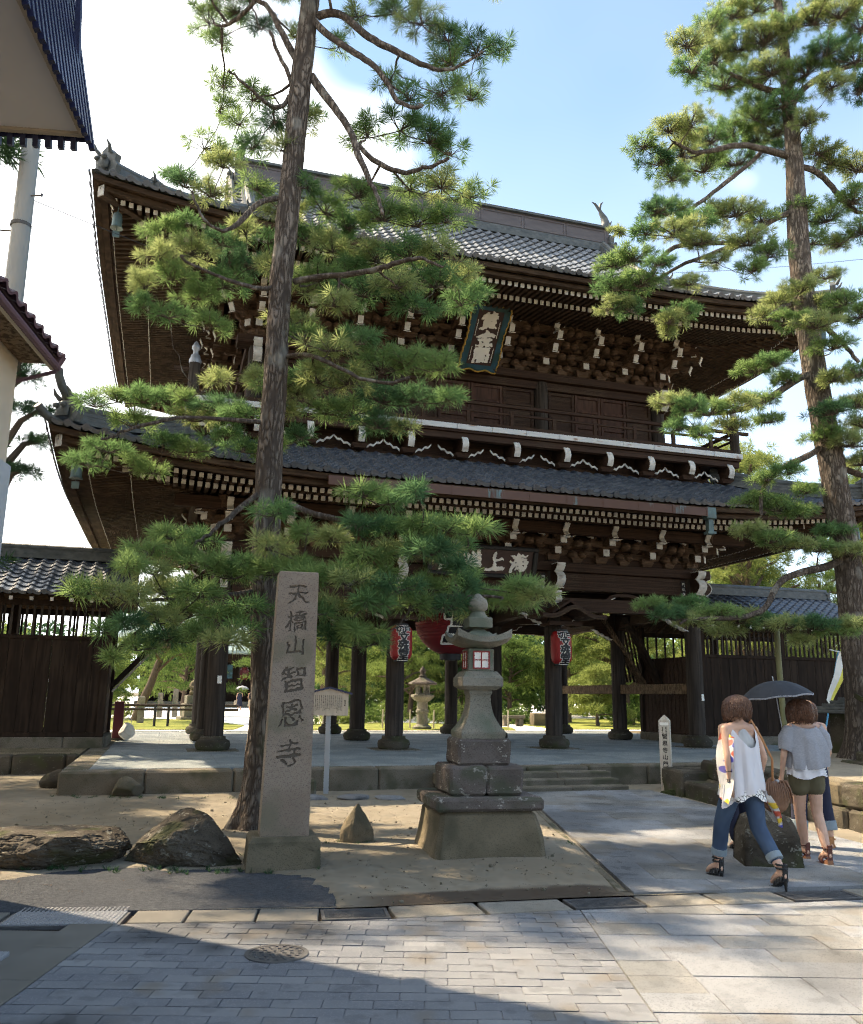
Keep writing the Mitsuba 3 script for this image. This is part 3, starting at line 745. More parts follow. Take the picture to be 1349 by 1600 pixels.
gp('upper_wall', M().span((.06, 2 * BD - .05, 5.03), (3 * B - .06, 2 * BD + .05, 6.4)), 'wood_beam')
# waist-high rail on the right side
gp('side_rail', M().span((3 * B - .07, .2, 1.73), (3 * B + .07, BD - .2, 2.01), .012), 'wood_brace')
gp('side_rail', M().span((3 * B - .07, BD + .2, 1.73), (3 * B + .07, 2 * BD - .2, 2.01), .012), 'wood_brace')


def nose(name, x, y, z, h, out, w=.2, rz=0):
    """carved white-faced beam end: an S-shaped profile that sticks out of the front"""
    t = np.linspace(0, 1, 17)
    px = -(out * (.55 + .45 * np.abs(np.cos(t * np.pi * 1.6)) ** .8))
    pz = h * (1 - t)
    W = GTx(x, y, z, rz)
    prof = list(zip(px, pz))
    k = part(gate, name, M().prism([(0, h)] + prof + [(0, 0)], w, shift(-w / 2, 0, 0) @ YZ), 'wood_beam', W)
    ww = w + .012
    part(k, 'white_face', M().ribbon([(0, h)] + prof, ww, -.02, shift(-ww / 2, 0, 0) @ YZ), 'white_paint', W)


for i in range(4):
    nose('beam_nose', i * B, -.18, 4.32, .62, .42, .22)
    nose('beam_nose', i * B, -.16, 3.95, .30, .26, .16)
for X, rz in ((-.18, -90), (3 * B + .18, 90)):
    for Yp in (0, BD):
        nose('beam_nose', X, Yp, 4.32, .62, .42, .22, rz)

# -------- bracket sets
def arm_poly(L, h):
    r = min(.17, L * .3)
    a = np.linspace(0, np.pi / 2, 5)
    right = [(L / 2 - r + r * math.cos(-np.pi / 2 + t), r * .75 + r * .75 * math.sin(-np.pi / 2 + t)) for t in a]
    return [(-x, z) for x, z in right[::-1]] + right + [(L / 2, h), (-L / 2, h)]


def masu(m, x, y, z, s=.2):
    m.raw(*hullmesh([(x + i * s * .34, y + j * s * .34, z) for i in (-1, 1) for j in (-1, 1)] + [(x + i * s * .5, y + j * s * .5, z + k) for i in (-1, 1) for j in (-1, 1) for k in (s * .34, s * .72)]))


def bracket(steps, dz, dy, tail):
    m, ws = M(), []

    def tip(nm):
        ws.append((nm, M()))
        return ws[-1][1]
    masu(m, 0, 0, 0, .34)
    for k in range(steps):
        z = .2 + k * dz
        yk = -dy * k
        for back in range(k + 1):                       # transverse arms on every plane reached so far
            L = .92 if (k - back) % 2 == 0 else 1.14
            if back < k - 1:
                continue
            m.prism(arm_poly(L, .15), .13, shift(0, -dy * back + .065, z) @ XZ)
            for s in (-1, 0, 1):
                masu(m, s * (L / 2 - .1), -dy * back, z + .15, .19)
        y1 = yk - dy - .08
        m.prism([(y1, .03), (y1 + .05, 0), (.1, 0), (.1, .16), (y1, .16)], .14, shift(-.07, 0, z) @ YZ)
        masu(m, 0, yk - dy + .03, z + .15, .21)
        if k == 0 or not tail:
            tip('white_tip').span((-.085, y1 - .022, z - .01), (.085, y1 - .001, z + .165))
        if tail and k > 0:                              # slanting tail rafter with a white face
            a, b2 = np.array([0, yk + .3, z + .40]), np.array([0, y1 - .30, z + .02])
            m.bar(a, b2, .13, .15)
            tip('white_tip').bar(b2 + (0, -.012, -.002), b2 + (0, -.036, -.013), .14, .20)
            m.bar(b2 + (0, .10, -.10), b2 + (0, .10, -.055), .16, .14)
            tip('white_lip').bar(b2 + (0, -.0, -.135), b2 + (0, -.012, -.14), .2, .022)
    zt = .2 + steps * dz
    yt = -dy * steps
    m.prism(arm_poly(1.2, .15), .13, shift(0, yt + .065, zt) @ XZ)
    for s in (-1, 0, 1):
        masu(m, s * .5, yt, zt + .15, .19)
    t = np.linspace(0, 1, 9)                            # white cloud nose at the top
    pr = [(yt - .16 - .16 * (.6 + .4 * math.cos(a * 5.2)), zt - .06 + .30 * (1 - a)) for a in t]
    m.prism([(yt + .1, zt + .24)] + pr + [(yt + .1, zt - .06)], .13, shift(-.065, 0, 0) @ YZ)
    tip('white_nose').ribbon(pr, .145, -.022, shift(-.0725, 0, 0) @ YZ)
    tip('white_lip').span((-.10, yt - .30, zt - .115), (.10, yt - .16, zt - .085))
    return mikit.ply(m.out(), 'wood_arm'), [(nm, mikit.ply(w.out(), 'white_paint')) for nm, w in ws]


def lobed(steps, dz, dy):
    """the sets in between: stacked arms with rounded heads, a white-edged arch on top"""
    m, w = M(), M()
    masu(m, 0, 0, 0, .30)
    ico = trimesh.creation.icosphere(2)
    for k in range(steps + 1):
        z = .16 + k * dz
        yk = -dy * (k + .35)
        m.box((0, yk / 2 + .05, z + .09), (.30, abs(yk), .15))
        for x in (-.13, .13):
            v = np.array(ico.vertices) * [.125, .15, .105]
            m.raw(v, np.array(ico.faces), shift(x, yk, z + .07))
        for x in (-.31, .31):
            v = np.array(ico.vertices) * [.135, .10, .10]
            m.raw(v, np.array(ico.faces), shift(x, yk + dy * .8, z + .05))
            m.box((x * .7, yk + dy * .8, z + .12), (.26, .12, .10))
    t = np.linspace(-1, 1, 11)
    arch = [(.30 * a, .16 + (steps + 1) * dz + .10 * (1 - abs(a) ** 1.5) - .03 * abs(math.sin(a * 7))) for a in t]
    w.ribbon(arch, .10, .035, shift(0, -dy * (steps + .3) + .05, 0) @ XZ)
    return mikit.ply(m.out(), 'wood_arm', smooth=40), mikit.ply(w.out(), 'white_paint')


lb_m, lb_w = lobed(1, .24, .34)
ub_m, ub_w = lobed(3, .235, .27)
lo_m, lo_w = bracket(2, .22, .34, False)
up_m, up_w = bracket(3, .235, .30, True)
IN = .48
U0, U1 = IN, 3 * B - IN
lowx = [i * B / 3 for i in range(10)]
upx = [U0 + i * (B - U0) / 3 for i in range(3)] + [B + i * B / 3 for i in range(3)] + [2 * B + i * (U1 - 2 * B) / 3 for i in range(4)]
for xx in lowx:
    k = gp('bracket_set', lo_m, None, W=GTx(xx, 0, 5.03))
    for nm, w in lo_w:
        part(k, nm, w, None, GTx(xx, 0, 5.03))
for xx in upx:
    k = gp('bracket_set', up_m, None, W=GTx(xx, IN, 10.38))
    for nm, w in up_w:
        part(k, nm, w, None, GTx(xx, IN, 10.38))
for xs_, mm, ww, yy, zz in ((lowx, lb_m, lb_w, 0, 5.03), (upx, ub_m, ub_w, IN, 10.38)):
    for a, b2 in zip(xs_[:-1], xs_[1:]):
        k = gp('lobed_bracket_set', mm, None, W=GTx((a + b2) / 2, yy, zz))
        part(k, 'white_arch', ww, None, GTx((a + b2) / 2, yy, zz))
for sd, rz in ((0, -90), (1, 90)):
    for i in range(1, 7):
        yy = i * 2 * BD / 6
        k = gp('bracket_set', lo_m, None, W=GTx(sd * 3 * B, yy, 5.03, rz))
        for nm, w in lo_w:
            part(k, nm, w, None, GTx(sd * 3 * B, yy, 5.03, rz))
        yy = IN + i * (2 * BD - 2 * IN) / 6
        k = gp('bracket_set', up_m, None, W=GTx([U0, U1][sd], yy, 10.38, rz))
        for nm, w in up_w:
            part(k, nm, w, None, GTx([U0, U1][sd], yy, 10.38, rz))
for X0, rz in ((0, -45), (3 * B, 45)):                   # diagonal sets at the front corners
    k = gp('bracket_set', lo_m, None, W=GTx(X0, 0, 5.03, rz))
    for nm, w in lo_w:
        part(k, nm, w, None, GTx(X0, 0, 5.03, rz))
    Xu = U0 if rz < 0 else U1
    k = gp('bracket_set', up_m, None, W=GTx(Xu, IN, 10.38, rz))
    for nm, w in up_w:
        part(k, nm, w, None, GTx(Xu, IN, 10.38, rz))

# -------- upper storey: posts, panelled doors, plates
ucol = mikit.ply(M().lathe([(.19, 0), (.19, 1.95), (.165, 2.1)], n=20).out(), 'wood_post', smooth=40)
for xx in (U0, B, 2 * B, U1):
    gp('upper_column', ucol, None, W=GTx(xx, IN, 8.05))
for yy in (BD, 2 * BD - IN):
    for xx in (U0, U1):
        gp('upper_column', ucol, None, W=GTx(xx, yy, 8.05))
gp('wall_plate', M().span((U0 - .5, IN - .24, 10.16), (U1 + .5, IN + .24, 10.38), .012), 'wood_beam')
gp('wall_plate', M().span((U0 - .24, IN + .245, 10.162), (U0 + .24, 2 * BD - IN, 10.378), .012), 'wood_beam')
gp('wall_plate', M().span((U1 - .24, IN + .245, 10.162), (U1 + .24, 2 * BD - IN, 10.378), .012), 'wood_beam')
gp('upper_wall', M().span((U0, IN + .08, 8.0), (U1, IN + .16, 11.9)), 'wood_beam')
gp('upper_wall', M().span((U0 + .0, IN + .17, 8.0), (U0 + .08, 2 * BD - IN, 11.9)), 'wood_beam')
gp('upper_wall', M().span((U1 - .08, IN + .17, 8.0), (U1, 2 * BD - IN, 11.9)), 'wood_beam')
gp('upper_wall', M().span((U0 + .1, 2 * BD - IN - .08, 8.0), (U1 - .1, 2 * BD - IN, 11.9)), 'wood_beam')
gp('lintel', M().span((U0 + .2, IN - .10, 9.93), (U1 - .2, IN + .07, 10.155), .01), 'wood_beam')
for xx in (U0, U1):
    nose('beam_nose', xx, IN - .15, 9.62, .58, .34, .2)
for a, b2 in ((U0, B), (B, 2 * B), (2 * B, U1)):
    n = 4
    ww = (b2 - a - .42) / n
    for i in range(n):
        xl = a + .21 + i * ww
        door = 1 <= i <= 2
        nm = 'door' if door else 'wall_panel'
        bs = 'wood_door' if door else 'wood_beam'
        k = gp(nm, M().span((xl + .01, IN + .03, 8.1), (xl + ww - .01, IN + .075, 9.92)), bs)
        for p, q2 in (((xl + .01, 8.1), (xl + .09, 9.92)), ((xl + ww - .09, 8.1), (xl + ww - .01, 9.92))):
            part(k, 'stile', M().span((p[0], IN - .02, p[1]), (q2[0], IN + .028, q2[1]), .006), bs, GW)
        for z in ((8.1, 8.95, 9.42, 9.83) if door else (8.1, 9.42, 9.83)):
            part(k, 'rail', M().span((xl + .092, IN - .015, z), (xl + ww - .092, IN + .026, z + .085), .006), bs, GW)

# -------- balcony
BE = 1.12
bx0, bx1, by0, by1 = -BE, 3 * B + BE, -BE, 2 * BD + BE
for s in ((bx0, by0, bx1, U0 + .1), (bx0, U0 + .1, U0, by1), (U1, U0 + .1, bx1, by1)):
    gp('balcony_floor', M().span((s[0] + .03, s[1] + .03, 7.97), (s[2] - .03 if s[2] > 10 else s[2], s[3], 8.06)), 'wood_beam')
x, nseg = bx0, 16
for i in range(nseg):
    L = (bx1 - bx0) / nseg
    gp('balcony_edge_board', M().raw(*cbox(L - .01, .035, .135, .006), shift(bx0 + (i + .5) * L, by0 + rng.normal(0, .003), 8.095 + rng.normal(0, .003))), 'white_rust')
for sx in (bx0, bx1):
    for i in range(10):
        L = (by1 - by0) / 10
        gp('balcony_edge_board', M().raw(*cbox(.035, L - .01, .135, .006), shift(sx, by0 + .03 + (i + .5) * L, 8.095)), 'white_rust')
gp('balcony_beam', M().span((bx0 + .05, by0 + .09, 7.80), (bx1 - .05, by0 + .25, 7.965), .01), 'wood_beam')
gp('balcony_beam', M().span((bx0 + .09, by0 + .26, 7.80), (bx0 + .25, by1, 7.965), .01), 'wood_beam')
gp('balcony_beam', M().span((bx1 - .25, by0 + .26, 7.80), (bx1 - .09, by1, 7.965), .01), 'wood_beam')
gp('balcony_wall', M().span((-.32, -.32, 7.2), (3 * B + .32, -.24, 7.97)), 'wood_beam')
gp('balcony_wall', M().span((-.32, -.23, 7.2), (-.24, 2 * BD + .3, 7.97)), 'wood_beam')
gp('balcony_wall', M().span((3 * B + .24, -.23, 7.2), (3 * B + .32, 2 * BD + .3, 7.97)), 'wood_beam')
gp('roof_sill', M().span((-.55, -.52, 7.30), (3 * B + .55, -.322, 7.47), .01), 'wood_beam')
# carved white supports under the balcony
t = np.linspace(0, 1, 13)
pr = [(-.62 - .16 * math.sin(a * 2.6), .40 - .40 * a) for a in t]
sup = M().prism([(.0, .42)] + [(-.62, .42)] + pr + [(-.3, -.02), (0, -.02)], .13, shift(-.065, 0, 0) @ YZ)
sup.raw(*hullmesh([(i * a, -.45 + j * a * .8, c) for i in (-1, 1) for j in (-1, 1) for a, c in ((.14, -.12), (.2, -.02))]))
supw = M().ribbon([(-.62, .42)] + pr, .155, -.03, shift(-.0775, 0, 0) @ YZ)
for s in (-1, 1):
    wing = [(s * .2, 0), (s * .28, .07), (s * .36, .05), (s * .44, .14), (s * .52, .13), (s * .6, .22)]
    wp = np.array(wing)
    sup_wing = sup_wing + [mikit.ply(M().prism(Polygon(np.vstack([wp, (wp + [0, -.05])[::-1]])).buffer(.001), .03, shift(0, -.40, -.03) @ XZ).out(), 'white_paint')] if s > -1 else [mikit.ply(M().prism(Polygon(np.vstack([wp, (wp + [0, -.05])[::-1]])).buffer(.001), .03, shift(0, -.40, -.03) @ XZ).out(), 'white_paint')]
sup_d, sup_w = mikit.ply(sup.out(), 'wood_beam'), mikit.ply(supw.out(), 'white_paint')
for xx in [-.75] + upx + [3 * B + .75]:
    k = gp('balcony_support', sup_d, None, W=GTx(xx, -.33, 7.50))
    part(k, 'white_face', sup_w, None, GTx(xx, -.33, 7.50))
    for q in sup_wing:
        part(k, 'white_wing', q, None, GTx(xx, -.33, 7.50))
for i in range(7):
    yy = IN + i * (2 * BD - 2 * IN) / 6
    for X, rz in ((-.33, -90), (3 * B + .33, 90)):
        k = gp('balcony_support', sup_d, None, W=GTx(X, yy, 7.50, rz))
        part(k, 'white_face', sup_w, None, GTx(X, yy, 7.50, rz))
# railing
ri = .13
for z, h, w in ((8.80, .085, .085), (8.585, .06, .05), (8.235, .10, .10)):
    nm = {8.80: 'hand_rail', 8.585: 'middle_rail', 8.235: 'bottom_rail'}[z]
    e = .45 if nm == 'hand_rail' else 0
    gp(nm, M().bar((bx0 + ri - e, by0 + ri, z), (bx1 - ri + e, by0 + ri, z), w, h, ch=.01), 'wood_beam')
    gp(nm, M().bar((bx0 + ri, by0 + ri + .06, z), (bx0 + ri, by1, z), w, h, ch=.01), 'wood_beam')
    gp(nm, M().bar((bx1 - ri, by0 + ri + .06, z), (bx1 - ri, by1, z), w, h, ch=.01), 'wood_beam')
strut = mikit.ply(M().box((0, 0, 0), (.09, .07, .34)).box((0, 0, .215), (.11, .06, .06)).out(), 'wood_beam')
for xx in np.linspace(bx0 + .9, bx1 - .9, 12):
    gp('rail_strut', strut, None, W=GTx(xx, by0 + ri, 8.42))
for yy in np.linspace(by0 + 1, by1 - .6, 8):
    for X in (bx0 + ri, bx1 - ri):
        gp('rail_strut', strut, None, W=GTx(X, yy, 8.42, 90))
cp = mikit.ply(M().lathe([(.125, 0), (.125, .95)], n=20).out(), 'wood_post', smooth=40)
gib = mikit.ply(M().lathe([(.135, 0), (.14, .08), (.115, .12), (.10, .2), (.065, .22), (.055, .30), (.095, .36), (.09, .42), (.045, .5), (0.008, .55)], n=20).out(), 'steel', smooth=50)
for X in (bx0 + ri, bx1 - ri):
    k = gp('corner_post', cp, None, W=GTx(X, by0 + ri, 8.06))
    part(k, 'finial', gib, None, GTx(X, by0 + ri, 8.95))

# -------- the two roofs
class Roof:
    def __init__(s, half, ze, a, b, rise):
        s.h, s.ze, s.a, s.b, s.rise = half, ze, a, b, rise

    def z(s, side, u, r):
        H = s.h[side % 2]
        t = np.abs(u) / H
        up = s.rise * np.clip((t - .35) / .65, 0, 1.1) ** 2.2
        return s.ze + s.a * r + s.b * r * r + up * np.clip(1 - r / 3.6, 0, 1) ** 1.5

    def pt(s, side, u, r, dz=0.0):
        """side 0 front, 1 right, 2 back, 3 left; u along the eave from its middle, r inwards"""
        z = s.z(side, u, r) + dz
        hx, hy = s.h
        if side == 0:
            return np.stack([XC + u, YC - hy + r + 0 * u, z + 0 * u], -1)
        if side == 2:
            return np.stack([XC - u, YC + hy - r + 0 * u, z + 0 * u], -1)
        if side == 1:
            return np.stack([XC + hx - r + 0 * u, YC + u, z + 0 * u], -1)
        return np.stack([XC - hx + r + 0 * u, YC - u, z + 0 * u], -1)

    def fr(s, side, u, r):
        o = s.pt(side, u, r)
        ex = unit(s.pt(side, u + .05, r) - s.pt(side, u - .05, r))
        ey = unit(s.pt(side, u, r + .05) - s.pt(side, u, r - .05))
        ez = unit(np.cross(ex, ey))
        return frame(o, ex, np.cross(ez, ex), ez)


RU = Roof((XC + 3.34, YC + 3.14), 11.56, .40, .047, .52)
RL_ = Roof((XC + 3.60, YC + 3.38), 6.08, .40, .02, .50)
PROF = np.array([(-.165, .052), (-.125, .026), (-.07, .004), (-.01, 0), (.045, .012), (.08, .045), (.115, .066), (.15, .060), (.17, .052)])


def tile_mesh(w, L):
    s = w / .33
    n = len(PROF)
    x, z = PROF[:, 0] * s, PROF[:, 1] * s
    fr_ = np.stack([x, 0 * x, z + .040], 1)
    bk = np.stack([x, 0 * x + L, z + .006], 1)
    un = np.stack([x, 0 * x, z + .002], 1)
    v = np.vstack([un, fr_, bk])
    f = []
    for i in range(n - 1):
        f += [[i, i + 1, n + i + 1], [i, n + i + 1, n + i], [n + i, n + i + 1, 2 * n + i + 1], [n + i, 2 * n + i + 1, 2 * n + i]]
    return v, np.array(f)


def tile_roof(holder, places, w, L, keep, bs='roof_tile', W0=GW):
    """places: frames in the gate's axes, those that show largest first; the first keep are pieces, the rest one mesh"""
    v, f = tile_mesh(w, L)
    d = mikit.ply((v, f), bs, smooth=35)
    for m in places[:keep]:
        part(holder, 'tile', d, None, W0 @ m)
    if len(places) > keep:
        r = M()
        for m in places[keep:]:
            r.raw(v, f, m)
        part(holder, 'tile_field', r, bs, W0, smooth=35, kind='stuff')


def eave_tiles(holder, fs, w, bs='roof_tile', W0=GW):
    s = w / .33
    m = M()
    a = np.linspace(0, 2 * np.pi, 15)[:-1]
    disc = Polygon([(.125 * s + .072 * s * math.cos(t), .035 + .072 * s * math.sin(t)) for t in a])
    m.prism(disc, .03, shift(0, 0, 0) @ XZ)
    m.ribbon([(.125 * s + .05 * s * math.cos(t), .035 + .05 * s * math.sin(t)) for t in a], .036, .012, shift(0, 0, 0) @ XZ)
    low = [(x * s, z * s - .045) for x, z in PROF[:5]]
    hi = [(x * s, z * s + .03) for x, z in PROF[:5]]
    m.prism(low + hi[::-1], .025, shift(0, .002, 0) @ XZ)
    d = mikit.ply(m.out(), bs)
    for q in fs:
        part(holder, 'eave_tile', d, None, W0 @ q)


def build_roof(nm, R, rmax, keep, gable=None):
    hx, hy = R.h
    hold = gp(nm, M().sheet(np.array([[R.pt(0, u * (hx - r) / hx, r, -.03) for r in np.linspace(.02, min(rmax, 3.35), 9)] for u in np.linspace(-hx, hx, 41)])), 'roof_tile_old')
    m = M()
    for side in (1, 2, 3):
        H = R.h[side % 2]
        rm = min(rmax, 3.35)
        m.sheet(np.array([[R.pt(side, u * (H - r) / H, r, -.03) for r in np.linspace(.02, rm, 9)] for u in np.linspace(-H, H, 31)]))
    if gable:
        for side in (0, 2):
            m.sheet(np.array([[R.pt(side, u, r, -.03) for r in np.linspace(3.3, rmax, 12)] for u in np.linspace(-gable, gable, 15)]))
    part(hold, 'roof_bed', m, 'roof_tile_old', GW)
    w, L = .33, .30
    fs = []
    for side in (0, 3, 1):
        H = R.h[side % 2]
        rows = int(((rmax if side == 0 else min(rmax, 3.2)) - .05) / L)
        for k in range(rows):
            r = .02 + k * L
            lim = (H - r - .12) if r < 3.3 or not gable else gable - .05
            if gable and r > 3.3:
                lim = gable - .05
            nn = int(lim / w)
            for i in range(-nn, nn + 1):
                fs.append((side, i * w, r))
    C = np.linalg.inv(GW) @ np.array([0, 0, 1.6, 1])
    fs.sort(key=lambda a: (a[0] != 0, np.linalg.norm(R.pt(*a) - C[:3])))
    pl = [R.fr(*a) @ shift(0, 0, rng.normal(0, .002)) for a in fs]
    tile_roof(hold, pl, w, L + .05, keep, 'roof_tile_sunlit' if gable else 'roof_tile')
    ev = []
    for side in (0, 3, 1):
        H = R.h[side % 2]
        nn = int((H - .12) / w)
        ev += [R.fr(side, i * w, 0.0) @ shift(0, -.01, 0) for i in range(-nn, nn + 1)]
    eave_tiles(hold, ev, w)
    # boards under the tiles that follow the curve of the eave
    for side in (0, 1, 2, 3):
        H = R.h[side % 2]
        us = np.linspace(-H, H, 49)
        for nm2, r0, r1, z0, z1 in (('eave_board', .06, .16, -.17, -.055), ('eave_board', .20, .33, -.285, -.172)):
            q = [R.pt(side, us * (H - a) / H, a * np.ones(49) * 0 + 0.0, b) + (R.pt(side, us * 0, np.full(49, a)) - R.pt(side, us * 0, np.zeros(49))) * [1, 1, 0] for a, b in ((r0, z0), (r1, z0), (r1, z1), (r0, z1), (r0, z0))]
            gp(nm2, M().sheet(np.stack(q, 1)), 'wood_rafter')
    return hold


def rafters(R, wall, y_base, z_base, y_fly, z_fly, inx, side_wall):
    """two tiers of rafters on the front and the sides, with white ends"""
    for side in (0, 3, 1, 2):
        H = R.h[side % 2]
        br, fly, tip, bt = M(), M(), M(), M()
        n = int((H - .25) / .165)
        for i in range(-n, n + 1):
            u = i * .165
            up = R.z(side, u, 0.0) - R.ze
            lim = H - abs(u)                                    # hip: rafters stop at the diagonal
            def at_(r, z):
                p = R.pt(side, np.float64(u), np.float64(r))
                return np.array([p[0], p[1], z])
            r0, r1, rw = y_fly, y_base, wall                    # distances in from the eave edge
            z0, z1 = z_fly + up, z_base + up * .8
            e = max(min(lim - .02, r1 + .75), r0 + .1)
            if lim > r0 + .05:
                a, b2 = at_(r0, z0), at_(e, z0 + .10 + .15 * (e - r0) * .6)
                fly.bar(a, b2, .085, .095)
                d = unit(a - b2)
                tip.bar(a + d * .001, a + d * .015, .092, .102)
            e2 = min(lim - .02, rw)
            if e2 > r1 + .05:
                a, b2 = at_(r1, z1), at_(e2, z1 + .17 * (e2 - r1) - up * .5 * (e2 - r1) / (rw - r1))
                br.bar(a, b2, .09, .105)
                d = unit(a - b2)
                bt.bar(a + d * .001, a + d * .015, .097, .112)
        gp('flying_rafters', fly, 'wood_rafter', kind='stuff')
        gp('base_rafters', br, 'wood_rafter', kind='stuff')
        if side != 2:
            gp('flying_rafter_ends', tip, 'white_paint', kind='stuff')
            gp('base_rafter_ends', bt, 'white_paint', kind='stuff')
        us = np.linspace(-1, 1, 41)
        sh = []
        for r, z, c in ((.15, R.ze - .20, 1), (y_base - .05, z_fly + .20, .85), (y_base + .02, z_base + .15, .8), (wall, z_base + .085 + .17 * (wall - y_base), .25)):
            u = us * (H - r)
            p = R.pt(side, u, np.full(41, r))
            p[:, 2] = z + (R.z(side, us * H, np.zeros(41)) - R.ze) * c
            sh.append(p)
        gp('eave_soffit', M().sheet(np.stack(sh, 1)), 'wood_rafter')
        # batten above the base rafter ends
        u = us * (H - y_base)
        p = R.pt(side, u, np.full(41, y_base + .04))
        p[:, 2] = z_base + .10 + (R.z(side, us * H, np.zeros(41)) - R.ze) * .8
        q = [p + np.array(o) * (1, 1, 1) for o in ((0, 0, -.045), (0, 0, .045))]
        inn = (R.pt(side, u * 0, np.ones(41)) - R.pt(side, u * 0, np.zeros(41))) * [.08, .08, 0]
        gp('rafter_batten', M().sheet(np.stack([q[0], q[0] + inn, q[1] + inn, q[1], q[0]], 1)), 'wood_rafter')
    # hip rafters at the corners
    for sx in (-1, 1):
        for sy in (-1, 1):
            hx, hy = R.h
            def cr(r, z):
                return np.array([XC + sx * (hx - r), YC + sy * (hy - r), z])
            a, b2 = cr(.22, z_fly + R.rise - .04), cr(y_base + .6, z_fly + R.rise * .75 + .12)
            k = gp('hip_rafter', M().bar(b2, a, .15, .22), 'wood_rafter')
            d = unit(a - b2)
            part(k, 'white_end', M().bar(a + d * .001, a + d * .02, .165, .235), 'white_paint', GW)
            a, b2 = cr(y_base - .1, z_base + R.rise * .78 - .06), cr(wall + .3, z_base + .17 * (wall - y_base) + .05)
            k = gp('hip_rafter', M().bar(b2, a, .17, .26), 'wood_rafter')
            d = unit(a - b2)
            part(k, 'white_end', M().bar(a + d * .001, a + d * .02, .185, .275), 'white_paint', GW)


def demon_tile(m, c, fx, s=1.0):
    """ornament at the lower end of a ridge, about c, looking along fx (2-D)"""
    ex = np.array([fx[0], fx[1], 0.0])
    ey = np.array([-fx[1], fx[0], 0.0])
    W = frame(c, ey, ex, (0, 0, 1)) @ np.diag([s, s, s, 1])
    body = [(-.30, -.05), (-.36, .10), (-.27, .22), (-.31, .36), (-.2, .40), (-.13, .52), (0, .60), (.13, .52), (.2, .40), (.31, .36), (.27, .22), (.36, .10), (.30, -.05)]
    m.prism(body, .14, W @ shift(0, .0, 0) @ XZ)
    m.raw(*rock((.34, .2, .34), 3, 2, .3), W @ shift(0, .06, .2))
    for i in (-1, 1):
        m.tube(np.array([(i * .14, .02, .42), (i * .2, .1, .53), (i * .18, .16, .62)]) @ W[:3, :3].T + W[:3, 3], [.05 * s, .035 * s, .012 * s], 6)
        m.raw(*rock((.12, .12, .12), 5, 1, .2), W @ shift(i * .1, .14, .27))


def hip_ridge(hold, R, sx, sy, r0, r1, horn=True, s=1.0):
    hx, hy = R.h
    n = 12
    rr = np.linspace(r0, r1, n)
    def P3(r, dz):
        p = R.pt(0, np.asarray(hx - r) * -1.0, r)
        return np.array([XC + sx * (hx - r), YC + sy * (hy - r), p[2] + dz])
    m = M()
    for dz, w, h in ((.09, .34, .10), (.185, .28, .09), (.27, .24, .08)):
        for i in range(n - 1):
            m.bar(P3(rr[i], dz), P3(rr[i + 1], dz), w, h - .012)
    m.tube([P3(r, .37) for r in rr], .095, 8)
    k = part(hold, 'hip_ridge', m, 'roof_tile_old', GW)
    o = M()
    fx = unit(np.array([sx, sy, 0.0]))
    demon_tile(o, P3(r0, .08) + fx * .02, fx, s)
    if horn:
        c = P3(r0, .55)
        o.tube([c + fx * a + np.array([0, 0, b2]) for a, b2 in ((-.25, -.10), (0.0, .02), (.14, .17), (.24, .36), (.26, .5))], [.085, .09, .085, .08, .075], 10)
        c = P3(r0 - .2, .04)
        o.tube([c + fx * a + np.array([0, 0, b2]) for a, b2 in ((-.3, -.05), (.02, .0), (.2, .07), (.34, .18))], [.08, .085, .08, .08], 10)
    part(k, 'ridge_ornament', o, 'roof_tile_old', GW, smooth=40)


lroof = build_roof('lower_roof', RL_, 3.0, 190)
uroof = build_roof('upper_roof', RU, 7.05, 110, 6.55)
rafters(RL_, 3.3, 1.50, 5.83, .68, 5.80, 0, 0)
rafters(RU, 3.5, 1.12, 11.25, .42, 11.245, 0, 0)
for sx in (-1, 1):
    for sy in (-1, 1):
        hip_ridge(lroof, RL_, sx, sy, .28, 3.0)
        hip_ridge(uroof, RU, sx, sy, .25, 3.2, horn=False)
        if sy < 0:
            hip_ridge(uroof, RU, sx, sy, 1.15, 3.3, horn=False, s=.8)
# sill tiles where the lower roof meets the wall
part(lroof, 'top_course', M().bar((-.62, -.44, 7.28), (3 * B + .62, -.44, 7.28), .36, .12).bar((-.62, -.40, 7.37), (3 * B + .62, -.40, 7.37), .24, .06), 'roof_tile_old', GW)
part(lroof, 'top_course', M().bar((-.60, -.3, 7.28), (-.60, 2 * BD, 7.28), .36, .12).bar((3 * B + .60, -.3, 7.28), (3 * B + .60, 2 * BD, 7.28), .36, .12), 'roof_tile_old', GW)
# purlins on the brackets
gp('purlin', M().span((-1.2, -.86, 5.66), (3 * B + 1.2, -.66, 5.93), .01), 'wood_beam')
gp('purlin', M().span((-.86, -.65, 5.662), (-.66, 2 * BD + .6, 5.928), .01), 'wood_beam')
gp('purlin', M().span((3 * B + .66, -.65, 5.662), (3 * B + .86, 2 * BD + .6, 5.928), .01), 'wood_beam')
yq = IN - .90
gp('purlin', M().span((U0 - 1.4, yq - .1, 11.50 - .02), (U1 + 1.4, yq + .1, 11.50 + .24), .01), 'wood_beam')
gp('purlin', M().span((U0 - 1.0, yq + .11, 11.482), (U0 - .8, 2 * BD - yq, 11.738), .01), 'wood_beam')
gp('purlin', M().span((U1 + .8, yq + .11, 11.482), (U1 + 1.0, 2 * BD - yq, 11.738), .01), 'wood_beam')
gp('eave_panel', M().span((U0 - .9, yq + .02, 11.20), (U1 + .9, yq + .06, 11.478)), 'wood_beam')
